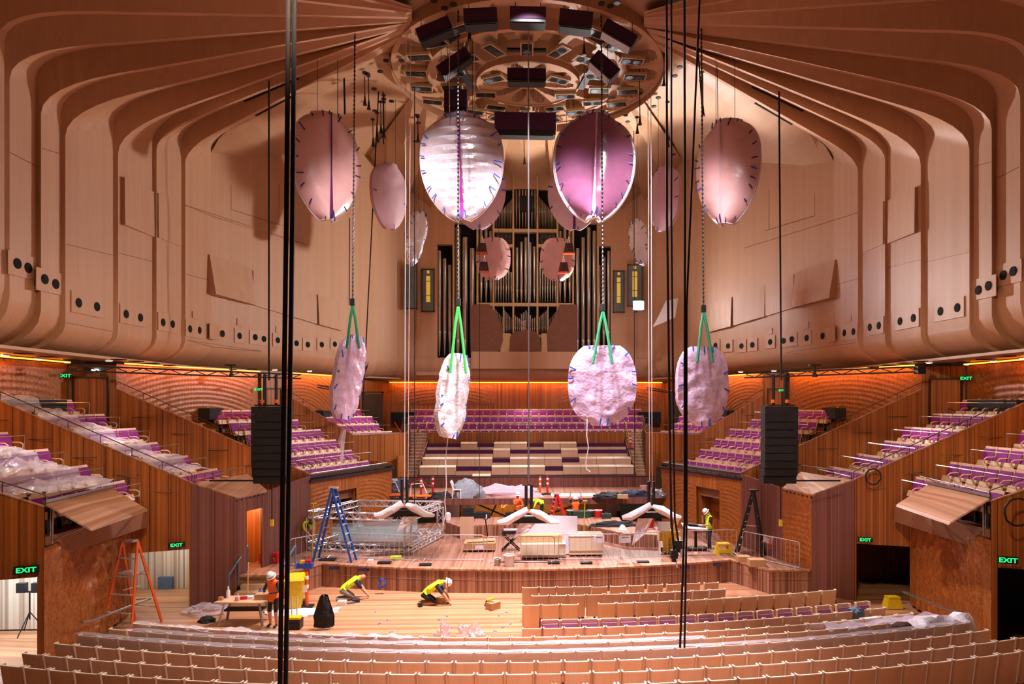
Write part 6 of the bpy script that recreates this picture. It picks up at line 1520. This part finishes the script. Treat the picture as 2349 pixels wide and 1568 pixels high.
for x in (-.65, .6):
    for y in (-.28, .28): MB().beam((x * 1.1, y * 1.2, 0), (x * .85, y * .8, .72), .06, .05).build('leg', 'steel', t)
MB().box((0, 0, .45), (1.2, .35, .05)).build('shelf', 'black', t)
TP = p + Vector((0, 0, .765))
for k, (dx, dy, sx, sy, sz, m, nm, lab) in enumerate(((.55, .0, .42, .32, .17, 'cardboard', 'parts_tray', 'cardboard parts tray on the right of the workbench'), (-.1, -.05, .36, .1, .08, 'red', 'red_driver', 'red power driver lying on the workbench'), (.1, .05, .25, .2, .07, 'paper', 'rag', 'white rag on the workbench'), (-.72, -.1, .12, .12, .1, 'cardboard', 'small_carton', 'small carton at the left end of the workbench'))):
    o = tag(MB().box((0, 0, sz / 2), (sx, sy, sz), .3 if nm == 'red_driver' else 0).build(nm, m), lab, nm.split('_')[-1]); o.location = TP + Vector((dx, dy, 0))
for k, (dx, dy, m, lab, h) in enumerate(((-.6, .15, 'white_plastic', 'white bottle at the left of the workbench', .36), (-.15, -.2, 'film_pink', 'clear bottle in front on the workbench', .22), (.35, .3, 'blue', 'blue bottle at the back of the workbench', .26))): o = tag(MB().lathe([(.06, 0), (.06, h * .6), (.025, h * .75), (.025, h)], 10).build('bottle', m, None, True), lab, 'bottle'); o.location = TP + Vector((dx, dy, 0))
o = tag(MB().tube([(0, 0, 0), (.02, 0, 1.1)], .018, 6).build('timber_stick', 'pine'), 'thin timber stick standing on the workbench', 'stick'); o.location = TP + Vector((-.05, .3, 0))
p = W2(742, 1442, 0); 
t = thing('draped_jacket', 'black jacket draped over a seat post in the stalls', 'jacket', p); b = MB()
b.grid(lambda u, v: Vector(((u - .5) * lerp(.22, .62, min(1, v * 1.5)) + .05 * nz((u * 5, v * 3, 1)), .12 * math.sin(u * math.pi) * -1 + .05 * nz((u * 6, v * 6, 4)), 1.02 - v * .95)), 10, 12); b.grid(lambda u, v: Vector(((u - .5) * lerp(.22, .62, min(1, v * 1.5)), .1 + .1 * math.sin(u * math.pi), 1.02 - v * .95)), 10, 12); b.build('cloth', 'black_cloth', t, True); MB().tube([(0, .04, 0), (0, .04, 1.02)], .03, 6).build('post', 'steel', t)
tc = case(676, 1440, 0, .42, .35, .3, 'black', 'black and yellow wheeled toolbox behind the thick cables', 'wheeled_toolbox'); MB().box((0, -.02, .34), (.4, .3, .06)).build('tray', 'yellow', tc); MB().tube([(-.14, .15, .2), (-.14, .15, .95)], .02, 6).build('pull_bar', 'aluminium', tc); MB().tube([(.02, .15, .2), (.02, .15, .95)], .02, 6).build('pull_bar', 'aluminium', tc)
for k, (px, py, sx, sy, sz, m, nm, lab) in enumerate(((785, 1386, .28, .22, .14, 'hard_white', 'helmet_upturned', 'upturned white helmet beside the kneeling bald man'), (817, 1380, .25, .2, .1, 'navy_cloth', 'knee_pad', 'dark pad on the floor by the kneeling bald man'), (805, 1384, .25, .1, .06, 'tape_grey', 'hand_tool', 'small grey hand tool beside the helmet on the floor'), (964, 1391, .12, .12, .12, 'black', 'paint_pot', 'small black pot with a red rim by the kneeling helmeted man'), (1131, 1396, .42, .3, .24, 'cardboard', 'open_carton', 'cardboard carton on the bare stalls floor with a yellow gun on it'), (1012, 1382, .3, .25, .2, 'cardboard', 'small_open_carton', 'small opened carton by the kneeling helmeted man'), (1028, 1384, .1, .08, .05, 'navy_cloth', 'tape_roll', 'tiny dark tape roll on the stalls floor'), (772, 1396, .3, .2, .02, 'paper', 'scrap_paper', 'scrap of white paper on the stalls floor'))):
    o = tag(MB().box((0, 0, sz / 2), (sx, sy, sz), .2 * k).build(nm, m), lab, nm.split('_')[-1]); o.location = W2(px, py, 0)
o = tag(MB().tube([(-.15, 0, .3), (.1, 0, .36)], .05, 8).build('caulking_gun', 'yellow_tool'), 'yellow gun lying on the carton in the stalls', 'caulking gun'); o.location = W2(1127, 1396, 0); MB().tube([(-.15, 0, .3), (-.22, 0, .1)], .03, 6).build('grip', 'black', o)
blob(W2(690, 1404, 0), 1.2, .45, .05, 'paper', 'floor_protection', 'white protection sheet on the floor under the wheelie bin', 'sheet', 11, .3); blob(W2(475, 1402, 0), .7, .5, .25, 'film_sheet', 'plastic_sheet', 'clear plastic heaped against the wall left of the stage steps', 'plastic sheet', 12, .5); blob(W2(476, 1425, 0), .25, .2, .18, 'black_cloth', 'black_bag', 'small black bag on the floor behind the wrapped row', 'bag', 13)
# blue tape marks on the bare floor
for k in range(16):
    px, py = 760 + (k * 137) % 420, 1396 + (k * 53) % 62
    p = W2(px, py, 0); o = MB().box((p.x, p.y, .006), (.12, .04, .006), .4 * k).build('floor_tape_mark', 'tape_blue', fl)
for px, py, w in ((775, 1300, .55), (845, 1302, .6), (1563, 1296, .5), (1637, 1291, .5)):
    p = W2(px, py, .72); MB().box((p.x, 25.08 + 1.25 * (p.x / 7.88) ** 2, .74), (w, .02, .09)).build('edge_tape_mark', 'tape_navy', stg)
# handrails at the side aisles
for s, pts, lab in ((-1, [(188, 1426), (208, 1424), (345, 1372)], 'left'), (1, [(2200, 1403), (2186, 1402), (2072, 1357)], 'right')):
    t = thing('aisle_handrail', 'grey steel handrail on the wavy wall at the %s aisle' % lab, 'handrail', (0, 0, 0))
    P = [onX(px, py, s * (12.1 + .12 * i)) for i, (px, py) in enumerate(pts)]; t.location = P[0]
    MB().tube([p - P[0] for p in P], .035, 8).build('rail', 'steel', t, True)
    for p in P[1:]: MB().tube([p - P[0], p - P[0] + Vector((s * .5, .1, -.05))], .015, 6).build('bracket', 'steel', t)
# work lamps on a tripod in the lit doorway
p = W2(68, 1452, .35); t = thing('tripod_lamp', 'twin black work lamps on a tripod in the bright left doorway', 'lamp', p)
for k in range(3):
    a = k * 2.1 + .4; MB().tube([(.42 * math.cos(a), .42 * math.sin(a), 0), (0, 0, .62)], .016, 5).build('leg', 'black', t)
MB().tube([(0, 0, .4), (0, 0, 1.2)], .02, 6).build('mast', 'black', t); MB().box((0, 0, 1.2), (.5, .04, .04)).build('crossbar', 'black', t)
for x in (-.21, .21): MB().box((x, 0, 1.32), (.25, .14, .28)).build('lamp_head', 'black', t)
# cable coils on the right walls
for k, (px, py, Y, r) in enumerate(((2001, 1092, 23.2, .27), (2331, 1173, 17.35, .36))): c = onY(px, py, Y); o = tag(MB().tube([(r * math.cos(a), -.06 + .02 * math.sin(7 * a), r * math.sin(a)) for a in [j * math.pi / 10 for j in range(20)]], .028, 6, closed=True).build('cable_coil', 'black', None, True), ['small black cable coil hung on the right middle box wall', 'large black cable coil hung on the far right wall'][k], 'cable coil', 'wall-hung cable coils'); o.location = c
# black trunks at the back of the boxes
for s in (-1, 1):
    for k, (a, y, z, w, lab) in enumerate(((16.9, 24.0, 6.95, 2.6, 'middle box'), (14.3, 32.0, 6.6, 2.6, 'box beside the stage'), (11.6, 39.5, 6.4, 2.0, 'rear corner box'))):
        t = thing('rolled_drape', 'long black covered equipment row at the back of the %s %s' % ('left' if s < 0 else 'right', lab), 'equipment', (s * a, y, z)); MB().box((0, 0, -.1), (.5, w, .5)).build('cover', 'black_cloth', t)
        for j in range(4): MB().lathe([(.05, .15), (.05, .22)], 8, (0, w * (j - 1.5) / 4, 0)).build('cap', 'steel', t)
for sg in (-1, 1): t = thing('gallery_drape', 'black covered equipment at the %s end of the rear gallery' % ('left' if sg < 0 else 'right'), 'equipment', (sg * 8.6, 47.75, 5.4)); MB().box((0, 0, .55), (1.6, .4, .75)).build('cover', 'black_cloth', t); MB().tube([(-.8, -.2, .97), (.8, -.2, .97)], .03, 6).build('pole', 'rail_chrome', t)
# ---- plastic film over seats
def row_film(name, label, Y0, xa, xb, prof, mat, seed, am=.018, cat='plastic film'):
    x0, x1 = row_x(xa, Y0, 1), row_x(xb, Y0, 1); n = int((x1 - x0) / .12)
    b = MB(); rows_ = []
    for i in range(n + 1):
        x = lerp(x0, x1, i / n); c = row_pos(x, Y0); d = Vector((-x / RR, 1, 0)).normalized()
        rows_.append([c + d * dy + Vector((0, 0, z + am * nz((x * 1.6, dy * 3, seed)) + am * .6 * nz((x * 5, z * 5, seed)))) + d * am * nz((x * 2.2, z * 4, seed + 5)) for dy, z in prof])
    b.sheet(rows_); o = b.build(name, mat, None, True); return tag(o, label, cat, 'plastic coverings over the stalls seats')
wrapp = [(.06, .55), (.02, .75), (-.015, .95), (-.035, 1.09), (-.015, 1.13), (.08, 1.135), (.18, 1.12), (.27, .98), (.32, .8)]
row_film('bubble_wrap', 'bubble wrap draped along the backs of the eighth row', 15.04, 174, 2230, wrapp, 'film_bubble', 1)
row_film('bubble_wrap', 'bubble wrap draped along the middle of the seventh row', 16.0, 300, 1620, wrapp, 'film_bubble', 2)
row_film('film_sheet', 'clear film humped over the left part of the sixth row', 16.9, 300, 975, [(-.03, .98), (-.03, 1.08), (.15, 1.1), (.35, 1.02), (.6, .85), (.85, .75), (1.1, .7), (1.2, .3)], 'film_sheet', 3, .12)
row_film('film_sheet', 'clear film over the right end of the seventh row', 16.0, 1900, 2170, [(-.05, .7), (-.04, 1.08), (.2, 1.15), (.5, .9), (.9, .8), (1.2, .5)], 'film_sheet', 4, .12)
row_film('film_sheet', 'white film heap at the right end of the eighth row', 15.3, 2090, 2235, [(-.08, .7), (-.06, 1.12), (.15, 1.25), (.5, 1.12), (.9, .8), (1.2, .5)], 'wrap_white', 5, .16)
o = blob(onz(1960, 1402, 1.05), .2, .15, .12, 'blue_grey', 'grey_jacket', 'grey cloth thrown over a seat back at the right of the fifth row', 'cloth', 31, .4); MB().grid(lambda u, v: Vector(((u - .5) * .5, -.08 + .03 * nz((u * 5, v * 5, 2)), .1 - v * .5)), 6, 6).build('cloth_fall', 'blue_grey', o, True)
o = tag(MB().box((0, 0, 0), (.55, .4, .02), .3).build('paper_sheet', 'paper'), 'white paper sheet lying over seats at the right', 'paper'); o.location = onz(2005, 1420, 1.08)
for k, (px, py, m) in enumerate(((1018, 1462, 'film_clear'), (1062, 1462, 'plum'), (1092, 1466, 'film_sheet'))): blob(onz(px, py, .1), .2, .2, .4, 'film_sheet', 'film_scrap', ['loose film over a lone seat part left of centre', 'loose film over a purple seat part', 'loose film scrap right of the bare floor'][k], 'plastic film', 40 + k, .5)
# films in the left boxes
def box_film(a0, a1, y0f, y1f, zf, label, seed, mat='film_sheet', am=.12, n=60):
    b = MB()
    def fn(u, v):
        a = lerp(a0, a1, u); y = lerp(y0f(a), y1f(a), v); z = zf(a)
        st_ = .53 * (math.floor((a - a0) / .95) - (a - a0) / .95 + .5)
        return Vector((-a, y, z + .5 * st_ + am * nz((a * 1.4, y * 1.4, seed)) + am * .6 * nz((a * 4, y * 4, seed)) - .25 * max(0, v - .7)))
    b.grid(fn, n, 24); o = b.build('plastic_drape', mat, None, True); tag(o, label, 'plastic sheet', 'plastic drapes in the left boxes')
box_film(11.8, 17.0, lambda a: ln(B0, B1, a) + .15, lambda a: ln(B0, B1, a) + 2.6 - .15 * (a - 11.8), lambda a: 4.45 + .55 * (a - 11.8), 'translucent sheet draped over the near seats of the left middle box', 3)
box_film(12.6, 16.2, lambda a: ln(A0, A1, a) + .15, lambda a: ln(A0, A1, a) + 3.6, lambda a: 4.5 + .52 * (a - 12.6), 'translucent sheet draped over the seats of the left box nearest the camera', 8, am=.2)
# ================================================================== PEOPLE
def person(label, loc, rz, J, mats, helmet='hard_white', vest=None, sc=1.0, hair=False, tool=None, hmdir=None, name='person', rad=None):
    """one continuous skinned body from a joint dictionary (local, facing +Y)"""
    t = thing(name, label, 'person', loc, rz, 'workers'); t.scale = (sc, sc, sc)
    V, E, R, reg = [], [], [], []
    idx = {}
    def add(k, p, r, parent=None):
        idx[k] = len(V); V.append(Vector(p)); R.append(r)
        if parent is not None: E.append((idx[parent], idx[k]))
    mid = lambda a, b_, f: Vector(J[a]).lerp(Vector(J[b_]), f)
    add('pelvis', J['pelvis'], (.15, .12)); add('waist', mid('pelvis', 'chest', .5), (.14, .11), 'pelvis'); add('chest', J['chest'], (.17, .125), 'waist'); add('neckbase', mid('chest', 'neck', .8), (.075, .07), 'chest'); add('neck', J['neck'], (.055, .055), 'neckbase'); add('head', J['head'], (.085, .095), 'neck')
    hd = (Vector(J['head']) - Vector(J['neck'])).normalized(); add('crown', Vector(J['head']) + hd * .1, (.06, .065), 'head')
    for s_ in 'LR':
        add('sho' + s_, J['sho' + s_], (.075, .07), 'chest'); add('elb' + s_, J['elb' + s_], (.047, .047), 'sho' + s_); add('wri' + s_, J['wri' + s_], (.032, .03), 'elb' + s_)
        dr = (Vector(J['wri' + s_]) - Vector(J['elb' + s_])).normalized(); pl_ = Vector(J['wri' + s_]) + dr * .07; add('palm' + s_, pl_, (.036, .02), 'wri' + s_)
        sd = dr.cross(Vector((0, 0, 1))); sd = sd.normalized() if sd.length > .1 else Vector((1, 0, 0))
        for f_, (o_, l_) in enumerate(((-.028, .075), (-.009, .09), (.01, .085), (.028, .065))): add('fin%s%d' % (s_, f_), pl_ + sd * o_ + dr * l_, (.0095, .0095), 'palm' + s_)
        add('thu' + s_, Vector(J['wri' + s_]) + dr * .06 + sd * (.06 if s_ == 'L' else -.06), (.011, .011), 'palm' + s_)
        add('hip' + s_, J['hip' + s_], (.095, .095), 'pelvis'); add('kne' + s_, J['kne' + s_], (.062, .062), 'hip' + s_); add('ank' + s_, J['ank' + s_], (.045, .045), 'kne' + s_); add('toe' + s_, J['toe' + s_], (.042, .035), 'ank' + s_)
    me = bpy.data.meshes.new('body'); me.from_pydata(V, E, []); o = bpy.data.objects.new('body', me); COL.objects.link(o); o.parent = t
    sk = o.modifiers.new('skin', 'SKIN'); ly = me.skin_vertices[0].data if me.skin_vertices else None
    if ly is None:
        bpy.context.view_layer.objects.active = o; bpy.ops.mesh.customdata_skin_add(); ly = me.skin_vertices[0].data
    for i, r in enumerate(R): ly[i].radius = r
    ly[0].use_root = True
    sb = o.modifiers.new('sub', 'SUBSURF'); sb.levels = 1; sb.render_levels = 1
    bpy.context.view_layer.update()
    dg = bpy.context.evaluated_depsgraph_get(); nm = bpy.data.meshes.new_from_object(o.evaluated_get(dg)); o.modifiers.clear(); o.data = nm; nm.name = 'body'
    segs = [('skin', 'neckbase', 'crown'), ('top', 'pelvis', 'neckbase')]
    for s_ in 'LR': segs += [('top', 'chest', 'sho' + s_), ('sleeve', 'sho' + s_, 'elb' + s_), ('fore', 'elb' + s_, 'wri' + s_), ('skin', 'wri' + s_, 'fin%s1' % s_), ('legs', 'hip' + s_, 'kne' + s_), ('shin', 'kne' + s_, 'ank' + s_), ('boot', 'ank' + s_, 'toe' + s_), ('legs', 'pelvis', 'hip' + s_)]
    names = ['skin', 'top', 'sleeve', 'fore', 'legs', 'shin', 'boot']; nm.materials.clear()
    for k in names: nm.materials.append(MAT[mats.get(k, 'skin')])
    def dist(p, a, b_):
        ab = b_ - a; f = max(0, min(1, (p - a).dot(ab) / max(ab.length_squared, 1e-9))); return (p - a - ab * f).length
    torso = []
    for pg in nm.polygons:
        best = min(segs, key=lambda q: dist(pg.center, V[idx[q[1]]], V[idx[q[2]]]) - (.07 if q[1] == 'pelvis' and q[2] == 'neckbase' else 0))
        pg.material_index = names.index(best[0]); pg.use_smooth = True
        if best[0] == 'top': torso.append(pg.index)
    if vest:
        b = MB(); mp = {}
        for pi in torso:
            f_ = []
            for vi in nm.polygons[pi].vertices:
                if vi not in mp: mp[vi] = len(b.v); v = nm.vertices[vi]; b.v.append(tuple(v.co + v.normal * .018))
                f_.append(mp[vi])
            b.f.append(tuple(f_))
        vo = b.build('vest', vest, t, True)
        a, c = V[idx['waist']], V[idx['chest']]
        ax = (c - a).normalized(); x_ = ax.orthogonal().normalized(); y_ = ax.cross(x_)
    H = V[idx['head']]; up = hd
    q = up.to_track_quat('Z', 'Y').to_matrix()
    if helmet:
        hh_ = link('helmet', MB().lathe([(.155, .02), (.15, .03), (.125, .05), (.12, .1), (.09, .155), (.04, .185), (.004, .19)], 14, H + up * .0, q).mesh('helmet', helmet, True), t)
        link('helmet_strap', MB().lathe([(.128, .055), (.126, .075)], 14, H, q).mesh('helmet_strap', 'navy_cloth', True), hh_).location = (0, 0, 0)
    elif hair:
        link('hair', MB().lathe([(.1, .0), (.1, .06), (.07, .11), (.02, .13)], 12, H, q).mesh('hair', hair, True), t)
    fd = Vector(hmdir or (0, 1, -.2)).normalized(); sdv = fd.cross(up).normalized()
    fc = H + fd * .088
    link('nose', MB().lathe([(.016, -.02), (.012, .015)], 6, fc + fd * .01, q).mesh('nose', mats.get('skin', 'skin')), t)
    for s_ in (-1, 1):
        link('eye', MB().box(fc + sdv * .034 * s_ + up * .028 - fd * .006, (.018, .018, .01)).mesh('eye', 'black'), t); link('ear', MB().box(H + sdv * .092 * s_ - fd * .005, (.02, .03, .05)).mesh('ear', mats.get('skin', 'skin')), t)
    link('mouth', MB().box(fc - up * .045 - fd * .008, (.04, .015, .008)).mesh('mouth', 'plum'), t)
    return t
def pose(**k):
    J = dict(pelvis=(0, 0, .95), chest=(0, .0, 1.28), neck=(0, .01, 1.5), head=(0, .03, 1.63), shoL=(.19, 0, 1.42), shoR=(-.19, 0, 1.42), elbL=(.25, .02, 1.13), elbR=(-.25, .02, 1.13), wriL=(.22, .22, 1.0), wriR=(-.22, .22, 1.0), hipL=(.1, 0, .9), hipR=(-.1, 0, .9), kneL=(.11, .03, .5), kneR=(-.11, .03, .5), ankL=(.11, -.02, .09), ankR=(-.11, -.02, .09), toeL=(.12, .15, .045), toeR=(-.12, .15, .045))
    J.update(k); return J
kneel = pose(pelvis=(0, -.18, .34), chest=(0, .16, .55), neck=(0, .36, .66), head=(0, .47, .68), shoL=(.18, .25, .62), shoR=(-.18, .25, .62), elbL=(.2, .42, .38), elbR=(-.2, .42, .38), wriL=(.1, .58, .16), wriR=(-.1, .58, .16), hipL=(.1, -.16, .3), hipR=(-.1, -.16, .3), kneL=(.13, .22, .07), kneR=(-.13, .22, .07), ankL=(.12, -.2, .06), ankR=(-.12, -.2, .06), toeL=(.12, -.36, .05), toeR=(-.12, -.36, .05))
def face_right(a=0): return -math.pi / 2 + a
person('bald worker kneeling in a yellow vest and khaki trousers on the stalls floor', W2(797, 1374, 0), face_right(.25), kneel, dict(skin='skin', top='navy_cloth', sleeve='navy_cloth', fore='skin', legs='khaki', shin='khaki', boot='khaki'), None, 'hivis_yellow', 1.12, hmdir=(0, .5, -1))
person('worker in a white helmet kneeling in a lime shirt and black shorts', W2(985, 1385, 0), face_right(-.05), pose(**{**kneel, 'wriL': (.12, .6, .12), 'wriR': (-.1, .55, .2), 'head': (0, .5, .66)}), dict(skin='skin', top='hivis_yellow', sleeve='navy_cloth', fore='skin', legs='black_cloth', shin='skin', boot='khaki'), 'hard_white', 'hivis_yellow', 1.15, hmdir=(0, .5, -1))
person('worker in a white helmet and orange vest standing at the workbench', W2(627, 1438, 0), math.pi - .3, pose(head=(0, .09, 1.6), wriL=(.06, .3, 1.15), wriR=(-.06, .3, 1.15), elbL=(.27, .1, 1.15), elbR=(-.27, .1, 1.15)), dict(skin='skin', top='dark_check', sleeve='dark_check', fore='dark_check', legs='black_cloth', shin='skin', boot='black'), 'hard_white', 'hivis_orange', 1.0, hmdir=(0, .8, -.6))
person('man in a white helmet and lime vest reading at the laptop trolley', W2(1627, 1263, SZ), math.pi / 2 + .1, pose(head=(0, .12, 1.6), chest=(0, .03, 1.28), wriL=(.05, .27, 1.35), elbL=(.2, .2, 1.12), wriR=(-.1, .3, 1.08)), dict(skin='skin', top='black_cloth', sleeve='black_cloth', fore='skin', legs='navy_cloth', shin='navy_cloth', boot='khaki'), 'hard_white', 'hivis_yellow', 1.0, hmdir=(0, .8, -.6))
person('worker in a lime shirt bending over tools behind the left barrier', W2(684, 1262, SZ), face_right(-.3), pose(pelvis=(0, -.1, .9), chest=(0, .25, 1.12), neck=(0, .45, 1.2), head=(0, .55, 1.2), shoL=(.18, .34, 1.2), shoR=(-.18, .34, 1.2), elbL=(.22, .45, .9), elbR=(-.22, .45, .9), wriL=(.12, .6, .72), wriR=(-.12, .6, .72)), dict(skin='skin', top='hivis_yellow', sleeve='hivis_yellow', fore='skin', legs='khaki', shin='khaki', boot='khaki'), None, None, 1.0, hair='hair', hmdir=(0, .5, -1))
SR = Vector((0, 0, .88))
person('man in an orange shirt and white helmet standing in the lit bay', Vector((onY(1187, 1160, 33.9).x, 33.85, SZ - .1)), math.pi + .5, pose(wriL=(.05, .2, 1.42), elbL=(.25, .18, 1.2), wriR=(.1, .25, 1.12), elbR=(-.24, .15, 1.12)), dict(skin='skin', top='hivis_orange', sleeve='hivis_orange', fore='hivis_orange', legs='black_cloth', shin='black_cloth', boot='black'), 'hard_white', None, 1.0, hair=False, hmdir=(0, 1, -.3))
person('worker in a yellow shirt bending low in the lit bay', Vector((onY(1243, 1160, 33.9).x, 33.85, SZ + .1)), face_right(math.pi), pose(pelvis=(0, -.2, .92), chest=(0, .15, 1.12), neck=(0, .36, 1.12), head=(0, .48, 1.08), shoL=(.18, .25, 1.14), shoR=(-.18, .25, 1.14), elbL=(.2, .35, .85), elbR=(-.2, .35, .85), wriL=(.1, .45, .62), wriR=(-.1, .45, .62)), dict(skin='skin', top='hivis_yellow', sleeve='hivis_yellow', fore='hivis_yellow', legs='black_cloth', shin='black_cloth', boot='black'), None, 'hivis_yellow', 1.05, hair='hair', hmdir=(0, .4, -1))
person('worker in a white helmet and orange vest reaching both arms up', Vector((onY(1320, 1160, 33.9).x, 33.85, SZ - .28)), math.pi, pose(elbL=(.3, .05, 1.6), elbR=(-.3, .05, 1.6), wriL=(.26, .08, 1.9), wriR=(-.26, .08, 1.9), shoL=(.19, 0, 1.45), shoR=(-.19, 0, 1.45)), dict(skin='skin', top='black_cloth', sleeve='black_cloth', fore='skin', legs='navy_cloth', shin='navy_cloth', boot='black'), 'hard_white', 'hivis_orange', 1.0)
